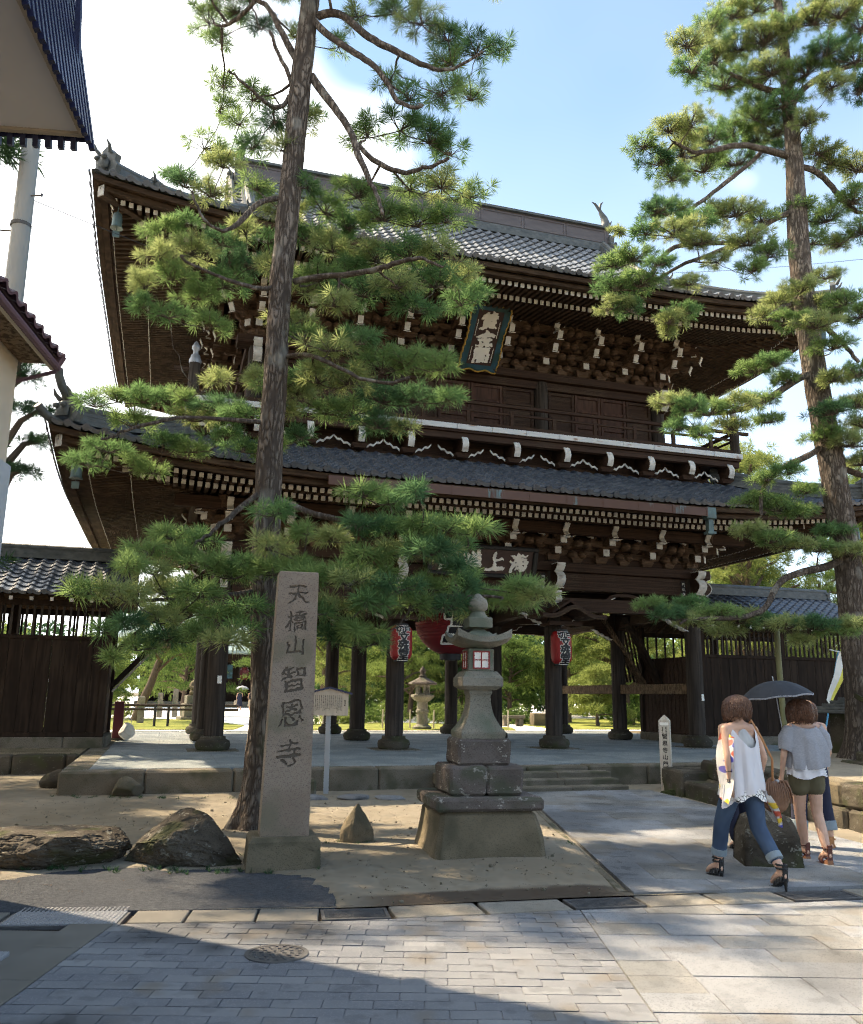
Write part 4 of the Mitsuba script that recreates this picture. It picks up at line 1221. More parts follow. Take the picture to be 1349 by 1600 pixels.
# gables of the upper roof
for sx in (-1, 1):
    n = 12
    rr = np.linspace(3.3, 7.19, n)
    lowp = [(YC - RU.h[1] + r, float(RU.z(0, 0, r))) for r in rr]
    poly = lowp + [(2 * YC - y, z) for y, z in lowp[::-1]]
    poly = [poly[0]] + poly[1:]
    k = part(uroof, 'gable', M().prism(Polygon(poly).buffer(0), .08, shift(XC + sx * 6.2 - .04, 0, -.05) @ YZ), 'wood_beam', GW)
    mb = M()
    for mir in (0, 1):
        q = np.array(lowp)
        if mir:
            q[:, 0] = 2 * YC - q[:, 0]
        pts = np.stack([np.full(n, XC + sx * 6.6), q[:, 0], q[:, 1] + .0], 1)
        for i in range(n - 1):
            mb.bar(pts[i] + (0, 0, -.15), pts[i + 1] + (0, 0, -.15), .09, .32)
    part(k, 'barge_board', mb, 'wood_rafter', GW)
    mr = M()
    for mir in (0, 1):
        q = np.array(lowp)
        if mir:
            q[:, 0] = 2 * YC - q[:, 0]
        pts = np.stack([np.full(n, XC + sx * 6.05), q[:, 0], q[:, 1]], 1)
        for i in range(n - 1):
            mr.bar(pts[i] + (0, 0, .12), pts[i + 1] + (0, 0, .12), .34, .22)
        mr.tube(pts + [0, 0, .3], .09, 8)
        mr.tube(pts + [sx * .45, 0, .09], .09, 8)
        demon_tile(mr, np.array([pts[0][0], pts[0][1], pts[0][2] + .1]), np.array([0, -1.0 if not mir else 1.0]), .8)
    part(uroof, 'gable_ridge', mr, 'roof_tile_old', GW, smooth=40)
# main ridge
zr = float(RU.z(0, 0, 7.15)) - .12
mr = M().span((XC - 6.35, YC - .34, zr - .1), (XC + 6.35, YC + .34, zr + .12)).span((XC - 6.33, YC - .30, zr + .13), (XC + 6.33, YC + .30, zr + .21))
rk = part(uroof, 'main_ridge', mr, 'roof_tile_old', GW)
part(rk, 'ridge_cladding', M().span((XC - 6.28, YC - .24, zr + .2), (XC + 6.28, YC + .24, zr + .78)), 'ridge_copper', GW)
mf = M()
for i in range(8):
    x0_, x1_ = XC - 6.2 + i * 1.55, XC - 6.2 + (i + 1) * 1.55 - .05
    mf.span((x0_, YC - .262, zr + .26), (x1_, YC - .238, zr + .31)).span((x0_, YC - .262, zr + .68), (x1_, YC - .238, zr + .73)).span((x0_, YC - .262, zr + .311), (x0_ + .05, YC - .238, zr + .679)).span((x1_ - .05, YC - .262, zr + .311), (x1_, YC - .238, zr + .679))
part(rk, 'panel_frame', mf, 'ridge_copper', GW)
mc = M().span((XC - 6.4, YC - .36, zr + .781), (XC + 6.4, YC + .36, zr + .86))
mc.tube([(XC - 6.42, YC, zr + .92), (XC + 6.42, YC, zr + .92)], .12, 10)
part(rk, 'ridge_cap', mc, 'roof_tile_old', GW)
for sx in (-1, 1):
    mo = M()
    demon_tile(mo, np.array([XC + sx * 6.42, YC, zr + .05]), np.array([sx, 0.0]), 1.2)
    c = np.array([XC + sx * 6.15, YC, zr + .95])
    mo.tube([c + np.array([sx * a, 0, b2]) for a, b2 in ((.1, 0), (.16, .2), (.1, .42), (-.03, .62), (-.10, .8))], [.17, .16, .12, .075, .04], 10)
    mo.tube([c + np.array([sx * a, 0, b2]) for a, b2 in ((-.08, .72), (-.24, .92), (-.36, .98))], [.06, .04, .01], 8)
    mo.tube([c + np.array([sx * a, 0, b2]) for a, b2 in ((-.08, .72), (-.02, .95), (.08, 1.06))], [.06, .04, .01], 8)
    mo.tube([c + np.array([sx * a, 0, b2]) for a, b2 in ((.18, .15), (.34, .26), (.40, .38))], [.07, .04, .01], 8)
    part(rk, 'ridge_end_fish', mo, 'roof_tile_old', GW, smooth=40)
# copper gutter with its rain head at the right
x0_, x1_ = 1.75, 10.68
gt = gp('gutter', M().span((x0_, RL_.h[1] * -1 + YC - .02, 5.94), (x1_, YC - RL_.h[1] + .13, 5.975)), 'copper')
nn = 10
for i in range(nn):
    a, b2 = x0_ + i * (x1_ - x0_) / nn, x0_ + (i + 1) * (x1_ - x0_) / nn
    part(gt, 'gutter_length', M().span((a + .008, YC - RL_.h[1] - .05, 5.775), (b2 - .008, YC - RL_.h[1] - .025, 5.975), .004), 'copper', GW)
    part(gt, 'gutter_seam', M().span((b2 - .03, YC - RL_.h[1] - .062, 5.77), (b2 + .01, YC - RL_.h[1] - .052, 5.98)), 'copper', GW)
part(gt, 'rain_head', M().box((x1_ + .12, YC - RL_.h[1] + .06, 5.86), (.26, .24, .28), 0, .02).box((x1_ + .12, YC - RL_.h[1] + .06, 5.56), (.13, .13, .36)).box((x1_ + .12, YC - RL_.h[1] + .06, 5.40), (.22, .18, .06)), 'bronze', GW)
# little gabled canopies over the hanging lanterns
for i in (1, 2):
    xm, n = i * B + .1, 15
    u = np.linspace(-1, 1, n)
    zc = 3.50 + .27 * np.exp(-(u / .42) ** 2) + .05 * np.abs(u) ** 3
    pts = [(a * .86, b2) for a, b2 in zip(u, zc)] + [(a * .86, b2 + .07) for a, b2 in zip(u[::-1], zc[::-1])]
    k = gp('lantern_canopy', M().prism(pts, 1.0, shift(xm, -.12, 0) @ XZ), 'wood_beam')
    part(k, 'canopy_top', M().prism([(-.5, 3.62), (0, 3.93), (.5, 3.62), (.5, 3.68), (0, 4.0), (-.5, 3.68)], .75, shift(xm, -.14, 0) @ XZ), 'wood_beam', GW)
    part(k, 'canopy_edge', M().ribbon([(a * .86, b2) for a, b2 in zip(u, zc)], .05, -.04, shift(xm, -1.09, 0) @ XZ), 'wood_rafter', GW)
    part(k, 'canopy_beam', M().box((xm, -.55, 3.42), (.9, .1, .1)).box((xm - .4, -.3, 3.4), (.08, .6, .08)).box((xm + .4, -.3, 3.4), (.08, .6, .08)), 'wood_beam', GW)
# ---------------------------------------------------------------- things on and about the gate
XYF = XZ      # text in the (X, Z) plane facing the front


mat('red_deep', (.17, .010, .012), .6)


def wrap(mesh, c, rad, ang0):
    """bends lettering (x across, y up, z out) round an upright lantern: rad(z) is its radius, ang0 the way it faces"""
    v, f = trimesh.remesh.subdivide_to_size(np.array(mesh.vertices), np.array(mesh.faces), .06, 12)
    r = rad(v[:, 1]) + v[:, 2]
    a = ang0 + v[:, 0] / np.maximum(rad(v[:, 1]), .05)
    return np.stack([c[0] + r * np.cos(a), c[1] + r * np.sin(a), c[2] + v[:, 1]], 1), f


def hang_lantern(name, label, grp, c, R, H, chars, bulge):
    k = thing(name, label, 'paper lantern', grp)
    zz = np.linspace(-H / 2, H / 2, 41)

    def rad(z):
        t = np.clip(np.abs(z) / (H / 2), 0, 1)
        return R * (1 - bulge * t ** 2 - (1 - bulge) * .35 * t ** 8)
    prof = [(float(rad(z)) * (1 + .008 * (-1) ** i), float(z)) for i, z in enumerate(zz)]
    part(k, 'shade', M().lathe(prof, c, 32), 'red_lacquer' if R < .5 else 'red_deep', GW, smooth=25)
    re = float(rad(np.array([H / 2]))[0])
    part(k, 'rim', M().lathe([(re * .92, H / 2 - .005), (re * 1.02, H / 2), (re * 1.02, H / 2 + R * .16), (re * .9, H / 2 + R * .17)], c, 32), 'black', GW, smooth=30)
    part(k, 'rim', M().lathe([(re * .9, -H / 2 - R * .17), (re * 1.02, -H / 2 - R * .16), (re * 1.02, -H / 2), (re * .92, -H / 2 + .005)], c, 32), 'black', GW, smooth=30)
    part(k, 'hanger', M().tube([(c[0], c[1], c[2] + H / 2 + R * .1), (c[0], c[1], c[2] + H / 2 + R * .9)], .015, 6), 'black', GW)
    bk, wh = M(), M()
    for ch, x, z, s, gr in chars:
        for mm, g2, d0, dd in ((wh, gr * 1.9, .004, .003), (bk, gr * .25, .009, .003)):
            g = glyph(ch, s, g2)
            for p in getattr(g, 'geoms', [g]):
                e = trimesh.creation.extrude_polygon(p, dd, engine='earcut')
                e.apply_translation([x, z, d0])
                mm.raw(*wrap(e, c, rad, -math.pi / 2))
    part(k, 'lettering_outline', wh, 'paper', GW)
    part(k, 'lettering', bk, 'black', GW)
    return k


for i, txt in ((1, 'small red paper lantern with black characters hanging left of the stone lantern'), (2, 'small red paper lantern with black characters hanging right of the stone lantern')):
    hang_lantern('paper_lantern', txt, 'small red paper lanterns at the gate columns', (i * B, -.50, 2.82), .262, .80,
                 [('切', -.10, .30, .19, .007), ('戸', .09, .30, .19, .007), ('文', 0, .12, .27, .008), ('殊', 0, -.08, .27, .008), ('堂', 0, -.28, .27, .008)], .04)
hang_lantern('great_lantern', 'huge round red lantern with black lettering hanging inside the gate', None, (XC, BD * .5, 3.52), .96, 1.62, [('堂', .12, .05, 1.22, .035)], .55)

# name boards
k = thing('name_board', 'tall tilted board with three white characters in a teal frame under the upper eaves', 'sign board')
a, b2 = np.array([XC, -1.22, 11.36]), np.array([XC, -.05, 10.12])
ey = unit(a - b2)
ez = np.cross((1, 0, 0), ey)
PW = GW @ frame((a + b2) / 2, (1, 0, 0), ey, ez)
L = np.linalg.norm(a - b2)
part(k, 'board', M().box((0, 0, -.02), (.70, L - .22, .05)), 'plaque_board', PW)
for s in (-1, 1):
    part(k, 'side_frame', M().prism([(s * .35, -L / 2 + .1), (s * .47, -L / 2 + .04)] + [(s * (.50 + .02 * math.sin(t * 9)), -L / 2 + .04 + t * (L - .1)) for t in np.linspace(0, 1, 15)] + [(s * .35, L / 2 - .1)], .06, shift(0, 0, -.04)), 'teal', PW)
    part(k, 'frame_edge', M().ribbon([(s * (.50 + .02 * math.sin(t * 9) + .012 * math.cos(t * 60)), -L / 2 + .0 + t * L) for t in np.linspace(0, 1, 40)], .07, .028 * -s, shift(0, 0, -.042)), 'gold', PW)
    part(k, 'frame_line', M().box((s * .298, .25, .012), (.012, .45, .01)).box((s * .298, -.45, .012), (.012, .4, .01)), 'paper', PW)
for s, nm in ((1, 'top_frame'), (-1, 'bottom_frame')):
    x = np.linspace(-.52, .52, 25)
    part(k, nm, M().prism([(-.36, s * (L / 2 - .11)), (.36, s * (L / 2 - .11))] + [(q, s * (L / 2 + .03 + .03 * math.cos(q * 14))) for q in x[::-1]], .06, shift(0, 0, -.041)), 'teal', PW)
    part(k, 'frame_edge', M().ribbon([(q, s * (L / 2 + .03 + .03 * math.cos(q * 14))) for q in x], .07, .035 * s, shift(0, 0, -.04)), 'gold', PW)
for ch, y in (('黄', .48), ('金', .0), ('閣', -.47)):
    part(k, 'character', M().prism(glyph(ch, .47, .008, .09), .02, shift(0, y, .008)), 'paper', PW)

k = thing('name_board', 'wide dark board with pale characters above the middle gateway', 'sign board')
ey = unit(np.array([0, -.25, .74]))
PW = GW @ frame((XC, -.50, 4.89), (1, 0, 0), ey, np.cross((1, 0, 0), ey))
part(k, 'board', M().box((0, 0, -.02), (2.62, .60, .04)), 'plaque_board', PW)
for y, w, h in ((.35, 2.9, .10), (-.35, 2.9, .10)):
    part(k, 'frame', M().raw(*cbox(w, h, .1, .02), shift(0, y, 0)), 'black', PW)
for x in (-1.38, 1.38):
    part(k, 'frame', M().raw(*cbox(.12, .60, .098, .02), shift(x, 0, 0)), 'black', PW)
for ch, x in (('海', .93), ('上', .31), ('禅', -.31), ('叢', -.93)):
    part(k, 'character', M().prism(glyph(ch, .50, .006, .09), .02, shift(x, 0, .002)), 'paper', PW)

# wind bells at the left eave corners
bell = mikit.ply(M().lathe([(.13, -.34), (.105, -.30), (.10, -.1), (.085, -.02), (.04, .02), (.02, .05)], n=18).box((0, 0, -.47), (.14, .02, .14)).tube([(0, 0, .03), (0, 0, .22)], .01, 5).tube([(0, 0, -.4), (0, 0, -.1)], .008, 5).out(), 'bronze', smooth=35)
for R, txt, dz in ((RU, 'bronze wind bell under the upper left eave corner', -.62), (RL_, 'bronze wind bell under the lower left eave corner', -.62)):
    for sx in (-1, 1):
        k = thing('wind_bell', txt if sx < 0 else txt.replace('left', 'right'), 'wind bell', 'wind bells at the eave corners')
        hx, hy = R.h
        put(k, bell, None, GTx(XC + sx * (hx - .55), YC - hy + .55, R.ze + R.rise + dz))

# paper notices on the columns
for i, rz, txt in ((0, 12, 'white paper notice on the leftmost front column'), (3, 20, 'white paper notice on the rightmost front column')):
    k = thing('paper_notice', txt, 'notice')
    put(k, M().box((0, -.222, 0), (.10, .008, .17)), 'paper', GTx(i * B + .0, 0, 1.9 - (.25 if i == 3 else 0), rz))
for i in (1, 2, 3):
    k = thing('name_slip', ['', 'narrow black slip with white writing beside the second beam end', 'narrow black slip with white writing beside the lantern column beam end', 'narrow black slip with white writing at the right beam end'][i], 'paper slip')
    part(k, 'slip', M().box((0, 0, 0), (.13, .012, .46)), 'ink', GTx(i * B - .3, -.13, 4.5))
    part(k, 'writing', M().prism(glyph('門', .10), .006, shift(0, .13, .006) @ np.eye(4)).prism(glyph('山', .10), .006, shift(0, 0, .006)).prism(glyph('寺', .10), .006, shift(0, -.13, .006)), 'paper', GTx(i * B - .3, -.137, 4.5) @ XZ)


# ---------------------------------------------------------------- the plank-walled wings either side
def wing(label, X0, X1, Y0, Y1, near, tag):
    w = thing('plank_wall', label, 'plank wall', None)
    z0 = HP
    zt = 3.52
    def q(name, m, b, **k):
        return part(w, name, m, b, GW, **k)
    for a, b2 in ((Y0 - .12, Y0 + .16), (Y1 - .16, Y1 + .12)):
        x = X0 - .1
        while x < X1 + .1:
            L = min(1.3, X1 + .1 - x)
            q('sill_stone', M().raw(*cbox(L - .01, b2 - a, .26, .02), shift(x + L / 2, (a + b2) / 2, z0 + .10)), 'stone_edge')
            x += 1.3
    xe = X1 if near == 'R' else X0
    q('sill_stone', M().raw(*cbox(.30, Y1 - Y0 - .34, .255, .02), shift(xe, (Y0 + Y1) / 2, z0 + .10)), 'stone_edge')
    zb = z0 + .23
    zm = 2.76
    # front boards, rail and open slats
    n = int(round((X1 - X0) / .30))
    pw = (X1 - X0) / n
    for i in range(n):
        for yy in (Y0, Y1):
            if yy == Y1 and i % 1:
                continue
            q('plank', M().span((X0 + i * pw + .003, yy - .015 + rng.normal(0, .002), zb), (X0 + (i + 1) * pw - .003, yy + .015, zm), .003), 'wood_plank')
    for yy in (Y0, Y1):
        q('rail', M().span((X0, yy - .05, zm), (X1, yy + .05, zm + .09), .008), 'wood_plank')
        q('rail', M().span((X0, yy - .06, zt), (X1, yy + .06, zt + .14), .008), 'wood_plank')
        q('rail', M().span((X0, yy - .05, zb - .01), (X1, yy + .05, zb + .10), .008), 'wood_plank')
    m = int((X1 - X0) / .155)
    for i in range(m):
        x = X0 + (i + .5) * (X1 - X0) / m
        q('slat', M().span((x - .024, Y0 - .02, zm + .09), (x + .024, Y0 + .02, zt)), 'wood_post')
        if i % 2:
            q('slat', M().span((x - .024, Y1 - .02, zm + .09), (x + .024, Y1 + .02, zt)), 'wood_post')
    npst = max(2, int((X1 - X0) / 1.9) + 1)
    for i in range(npst):
        x = X0 + i * (X1 - X0) / (npst - 1)
        for yy in (Y0, Y1):
            q('post', M().span((x - .085, yy - .085, zb), (x + .085, yy + .085, zt + .3), .01), 'wood_plank')
    # end wall with upright boards and battens
    ny = int(round((Y1 - Y0 - .2) / .22))
    for i in range(ny):
        y = Y0 + .1 + i * (Y1 - Y0 - .2) / ny
        q('plank', M().span((xe - .014, y + .01, zb), (xe + .014, y + (Y1 - Y0 - .2) / ny - .01, zm + .05 if near == 'L' else zm), .003), 'wood_beam')
    # roof
    yc, zr_, e = (Y0 + Y1) / 2, 4.78, .62
    run = (Y1 - Y0) / 2 + e
    ze = zt + .24
    s = (zr_ - ze) / run
    ang = math.atan(s)
    cs, sn = math.cos(ang), math.sin(ang)
    rf = q('roof', M().raw([(X0 - .5, yc - run, ze - .02), (X1 + .5, yc - run, ze - .02), (X1 + .5, yc, zr_ - .02), (X0 - .5, yc, zr_ - .02), (X1 + .5, yc + run, ze - .02), (X0 - .5, yc + run, ze - .02)], np.array([[0, 1, 2], [0, 2, 3], [3, 2, 4], [3, 4, 5]])), 'roof_tile_old')
    fs, ev = [], []
    tw_, tl = .30, .26
    for sd in (0, 1):
        ex, ey = ((1, 0, 0), (0, cs, sn)) if sd == 0 else ((-1, 0, 0), (0, -cs, sn))
        o0 = np.array([X0 - .5 if sd == 0 else X1 + .5, yc - run if sd == 0 else yc + run, ze])
        ez = np.cross(ex, ey)
        for i in range(int((X1 - X0 + 1) / tw_)):
            for j in range(int(run / cs / tl)):
                o = o0 + np.array(ex) * (i + .5) * tw_ + np.array(ey) * j * tl
                fs.append((sd, abs(o[0] - xe), frame(o, ex, ey, ez) @ shift(0, 0, rng.normal(0, .002))))
            ev.append(frame(o0 + np.array(ex) * (i + .5) * tw_ + np.array([0, -.01 if sd == 0 else .01, 0]), ex, ey, ez))
    fs.sort(key=lambda a: a[:2])
    tile_roof(rf, [a[2] for a in fs], tw_, tl + .04, 110)
    eave_tiles(rf, ev[:int((X1 - X0 + 1) / tw_)], tw_)
    m = M().span((X0 - .55, yc - .16, zr_), (X1 + .55, yc + .16, zr_ + .12)).span((X0 - .55, yc - .12, zr_ + .121), (X1 + .55, yc + .12, zr_ + .22))
    m.tube([(X0 - .57, yc, zr_ + .27), (X1 + .57, yc, zr_ + .27)], .085, 10)
    for xx, fx in ((X0 - .57, (-1, 0)), (X1 + .57, (1, 0))):
        demon_tile(m, np.array([xx, yc, zr_ - .05]), np.array(fx, float), .62)
    part(rf, 'ridge', m, 'roof_tile_old', GW)
    rm, rt = M(), M()
    for i in range(int((X1 - X0 + .8) / .42)):
        x = X0 - .38 + i * .42
        for sg in (-1, 1):
            a, b2 = np.array([x, yc + sg * (run - .06), ze - .13]), np.array([x, yc, zr_ - .13])
            rm.bar(a, b2, .07, .08)
            d = unit(a - b2)
            rt.bar(a + d * .001, a + d * .012, .075, .085)
    part(rf, 'rafters', rm, 'wood_rafter', GW, kind='stuff')
    part(rf, 'rafter_ends', rt, 'white_paint', GW, kind='stuff')
    part(rf, 'soffit', M().raw([(X0 - .48, yc - run + .02, ze - .06), (X1 + .48, yc - run + .02, ze - .06), (X1 + .48, yc, zr_ - .06), (X0 - .48, yc, zr_ - .06), (X1 + .48, yc + run - .02, ze - .06), (X0 - .48, yc + run - .02, ze - .06)], np.array([[0, 1, 2], [0, 2, 3], [3, 2, 4], [3, 4, 5]])), 'wood_rafter', GW)
    return w


wl = wing('dark plank wall with a tiled roof and open slats at the left of the gate', -9.6, -2.45, 1.3, 3.9, 'R', 'l')
wr = wing('dark plank wall with a tiled roof and open slats at the right of the gate', 13.35, 18.7, 1.0, 4.2, 'L', 'r')
# leaning braces between the wings and the gate
part(wr, 'brace', M().bar((13.28, 4.0, 1.95), (12.42 - .75, 4.0, 4.25), .10, .46, up=(0, 1, 0), ch=.01), 'wood_brace', GW)
part(wr, 'brace', M().bar((13.4, 3.2, 1.95), (12.42 - .2, 3.2, 4.05), .34, .10, ch=.01), 'wood_plank', GW)
for i in range(7):
    part(wr, 'lattice', M().bar((12.75 + .12 * i, 4.1, 2.1), (12.75 + .12 * i - .35, 4.1, 4.0), .04, .05), 'wood_plank', GW)
part(wl, 'brace', M().bar((-2.38, 3.4, 1.75), (-.15, 3.4, 4.3), .34, .12, ch=.01), 'wood_plank', GW)
part(wl, 'brace', M().bar((-2.38, 3.4 - .0, 1.60), (-.06, 3.4, 4.26), .05, .05, ch=.01), 'wood_pale', GW)
part(wl, 'brace', M().bar((-2.35, 2.3, 2.5), (-.5, 2.3, 4.4), .26, .12, ch=.01), 'wood_plank', GW)

# a tongue of roofed porch seen between left wing and column, a red box and a bag by the wall end
k = thing('red_box', 'dark red box against the end of the left plank wall', 'box')
part(k, 'body', M().raw(*cbox(.24, .24, .95, .012), shift(0, 0, .52)), 'red_dark', GTx(-2.2, 4.4, HP))
part(k, 'foot', M().box((0, 0, .03), (.4, .32, .06)), 'stone_dark', GTx(-2.2, 4.4, HP))
k = thing('plastic_bag', 'white plastic bag slumped on the floor by the left wall end', 'bag')
v, f = rock((.42, .34, .52), 21, 3, .2)
v[:, 2] = np.maximum(v[:, 2], -.2)
part(k, 'body', (v, f), 'paper', GTx(-1.95, 4.0, HP + .21), smooth=True)
part(k, 'handle', M().tube([(-.08, 0, .2), (-.1, 0, .33), (0, 0, .38), (.1, 0, .32), (.08, 0, .2)], .014, 6), 'paper', GTx(-1.95, 4.0, HP + .21))

# ---------------------------------------------------------------- foreground stones, pillar, stone lantern, signs
mat('engraving', (.105, .084, .064), .9)
k = thing('stone_pillar', 'tall square granite pillar carved with six characters in front of the pine', 'stone pillar')
PWm = shift(-1.385, 8.62, 0) @ rotz(14)
lean = np.eye(4)
lean[0, 2] = .012
PWm = PWm @ lean
bt, tp, hh = .455, .39, 2.80
pil = Manifold.hull_points([(i * bt / 2, j * .36 / 2, .30) for i in (-1, 1) for j in (-1, 1)] + [(i * tp / 2, j * .33 / 2, hh - .012) for i in (-1, 1) for j in (-1, 1)] + [(i * (tp / 2 - .012), j * (.33 / 2 - .012), hh) for i in (-1, 1) for j in (-1, 1)])
cut, ch_m = [], []
zc = [2.57, 2.31, 2.07, 1.75, 1.42, 1.05]
for ch, z, s in zip('天橋山智恩寺', zc, (.215, .215, .20, .27, .265, .26)):
    yf_ = -(.36 / 2 - (.015) * (z - .3) / 2.5)
    e = M().prism(glyph(ch, s, .001, .085), .05, shift(.0, yf_ + .018, z) @ XZ)
    mm = trimesh.Trimesh(*e.out())
    mm.merge_vertices()
    cut.append(Manifold(__import__('manifold3d').Mesh(np.array(mm.vertices, np.float32), np.array(mm.faces, np.uint32))))
    ch_m.append(M().prism(glyph(ch, s, -.001, .085), .003, shift(.0, yf_ + .0172, z) @ XZ))
pil = pil - Manifold.batch_boolean(cut, OpType.Add)
pk = part(k, 'shaft', pil, 'granite_pink', PWm)
for e in ch_m:
    part(pk, 'engraved_character', e, 'engraving', PWm)
part(k, 'base', M().raw(*hullmesh([(i * a / 2, j * b2 / 2, z) for i in (-1, 1) for j in (-1, 1) for a, b2, z in ((.69, .58, -.05), (.655, .54, .26), (.60, .49, .30))])), 'stone_base', PWm)


mat('red_frame', (.25, .035, .03), .7)


def stone_lantern(name, label, W, s=1.0, mats=('lantern_granite', 'stone_lichen', 'stone_base'), window=True, tiers=True, group=None):
    k = thing(name, label, 'stone lantern', group)
    S = np.diag([s, s, s, 1.0])
    W = W @ S
    A, Bm, C = mats
    z = 0
    if tiers:
        v, f = cbox(1.0, .93, .50, .05)
        v[:, 0] *= 1 + .18 * (.25 - v[:, 2]) / .5
        v[:, 1] *= 1 + .18 * (.25 - v[:, 2]) / .5
        tr = trimesh.Trimesh(v, f).subdivide().subdivide().subdivide()
        v = np.array(tr.vertices)
        v += (meshkit.fbm(v * 3, 3, 4) - .5)[:, None] * v * .10
        part(k, 'foot_stone', M().raw(v, np.array(tr.faces), shift(0, 0, .24)), C, W, smooth=40)
        part(k, 'base_slab', M().raw(*block(1.12, 1.04, .13, 112, .028, .035), shift(0, 0, .545)), Bm, W)
        part(k, 'base_block', M().raw(*block(.385, .74, .29, 38, .028, .035), shift(-.193, 0, .755)), Bm, W)
        part(k, 'base_block', M().raw(*block(.385, .74, .288, 38, .028, .035), shift(.194, .0, .755)), Bm, W)
        part(k, 'base_block', M().raw(*block(.56, .55, .27, 56, .028, .035), shift(0, 0, 1.035)), Bm, W)
        z = 1.17
    # waisted shaft, square
    tt = np.linspace(0, 1, 12)
    prof = [(.232, z), (.24, z + .05)] + [(.112 + .125 * (1 - t) ** 2.4, z + .07 + .37 * t) for t in tt] + [(.125, z + .47), (.125, z + .50)]
    part(k, 'shaft', M().lathe(prof, sq=4), A, W)
    z += .50
    part(k, 'platform', M().lathe([(.16, z), (.205, z + .03), (.22, z + .04), (.22, z + .125), (.172, z + .19), (.168, z + .195)], sq=4), A, W)
    z += .195
    fb = M().raw(*cbox(.28, .28, .24, .008), shift(0, 0, z + .12))
    part(k, 'fire_box', fb, A, W)
    if window:
        for rz in (0, -90, 90, 180):
            Wr = W @ shift(0, 0, z + .12) @ rotz(rz)
            pn = part(k, 'window', M().box((0, -.142, 0), (.165, .004, .18)), 'paper', Wr)
            fr_ = M()
            for x in (-.085, 0, .085):
                fr_.box((x, -.148, 0), (.014 if x else .010, .01, .19))
            for zz in (-.088, 0, .088):
                fr_.box((0, -.1485, zz), (.18, .0095, .014 if zz else .010))
            part(pn, 'window_frame', fr_, 'red_frame', Wr)
    z += .24
    # roof with lifted corners
    nn = 13
    g = np.linspace(-1, 1, nn)
    gx_, gy_ = np.meshgrid(g, g, indexing='ij')
    mx = np.maximum(np.abs(gx_), np.abs(gy_))
    cor = (np.abs(gx_) * np.abs(gy_))
    top = z + .27 - .20 * mx ** .8 + .08 * cor ** 2 * mx
    bot = z + .0 + .065 * mx * mx + .06 * cor ** 2
    top[mx > .99] = (bot + .055)[mx > .99] + .03 * cor[mx > .99] ** 2
    m = M().sheet(np.stack([gx_ * .298, gy_ * .298, top], -1)).sheet(np.stack([gx_[::-1] * .298, gy_[::-1] * .298, bot[::-1]], -1))
    for a, b2 in ((gx_[0], gy_[0]), (gx_[-1], gy_[-1]), (gx_[:, 0], gy_[:, 0]), (gx_[:, -1], gy_[:, -1])):
        i = {0: (0, slice(None)), 1: (-1, slice(None)), 2: (slice(None), 0), 3: (slice(None), -1)}
    for ix in ((0, slice(None)), (-1, slice(None)), (slice(None), 0), (slice(None), -1)):
        m.sheet(np.stack([np.stack([gx_[ix] * .298, gy_[ix] * .298, top[ix]], -1), np.stack([gx_[ix] * .298, gy_[ix] * .298, bot[ix]], -1)], 1))
    part(k, 'roof', m, A, W, smooth=45)
    z += .25
    part(k, 'jewel_base', M().lathe([(.13, z - .02), (.13, z + .08), (.12, z + .09)], sq=4).lathe([(.12, z + .085), (.085, z + .13), (.078, z + .155)], n=20), A, W, smooth=40)
    part(k, 'jewel', M().lathe([(.06, z + .15), (.105, z + .19), (.112, z + .245), (.095, z + .29), (.05, z + .325), (.03, z + .35), (.004, z + .36)], n=22), A, W, smooth=50)
    return k


stone_lantern('stone_lantern', 'stone lantern with red-framed paper windows on a stepped stone base', shift(.525, 9.42, 0) @ rotz(12))

STN = 'rough stones in the foreground'
for c, s, sd, rz, txt in (((-3.62, 8.62, .13), (1.5, .95, .50), 4, 8, 'long flat-topped dark rock at the left edge'), ((-2.28, 8.68, .15), (1.28, .66, .74), 9, -4, 'humped dark rock beside the foot of the carved pillar')):
    k = thing('rock', txt, 'rock', STN)
    v, f = rock(s, sd, 5, .26, 26)
    if sd == 4:
        v[:, 2] = np.minimum(v[:, 2], .17 + .03 * (meshkit.fbm(v * 2, 3, 1) - .5))
        v[:, 1] += np.where(v[:, 2] < .05, .10 * (v[:, 2] - .05) / .3, 0) * -1
    else:
        v[:, 0] += .25 * (v[:, 2]) * (v[:, 2] > 0) * -.4
        v[:, 2] -= np.clip(np.abs(v[:, 0] - .05) - .12, 0, 1) * .42 * (v[:, 2] > -.1)
    put(k, (v, f), 'boulder', shift(*c) @ rotz(rz), smooth=28)
k = thing('pointed_stone', 'small pointed stone between the pillar and the stone lantern', 'stone')
v, f = rock((.44, .34, .72), 12, 4, .14)
tq = np.clip((v[:, 2:] + .36) / .72, 0, 1)
v[:, :2] *= 1.15 * (1 - .72 * tq ** 2.0)
v[:, 0] += .03 * tq[:, 0]
put(k, (v, f), 'stone_base', shift(-.80, 10.0, .06), smooth=50)
k = thing('low_stone', 'squat weathered stone block standing before the platform at the left', 'stone')
v, f = rock((.55, .5, .40), 31, 3, .08)
put(k, (v, f), 'stone_edge', shift(-4.75, 14.05, .12) @ rotz(17), smooth=45)
k = thing('low_stone', 'short square stone post half hidden behind the carved pillar', 'stone')
put(k, M().raw(*cbox(.36, .34, .34, .04), shift(0, 0, .12)), 'stone_edge', shift(-1.98, 14.2, 0) @ rotz(17))
k = thing('low_stone', 'grey boulder on the terrace step beside the left platform corner', 'stone')
put(k, rock((.5, .45, .4), 33, 3, .12), 'stone_dark', shift(-6.35, 15.2, .1), smooth=45)
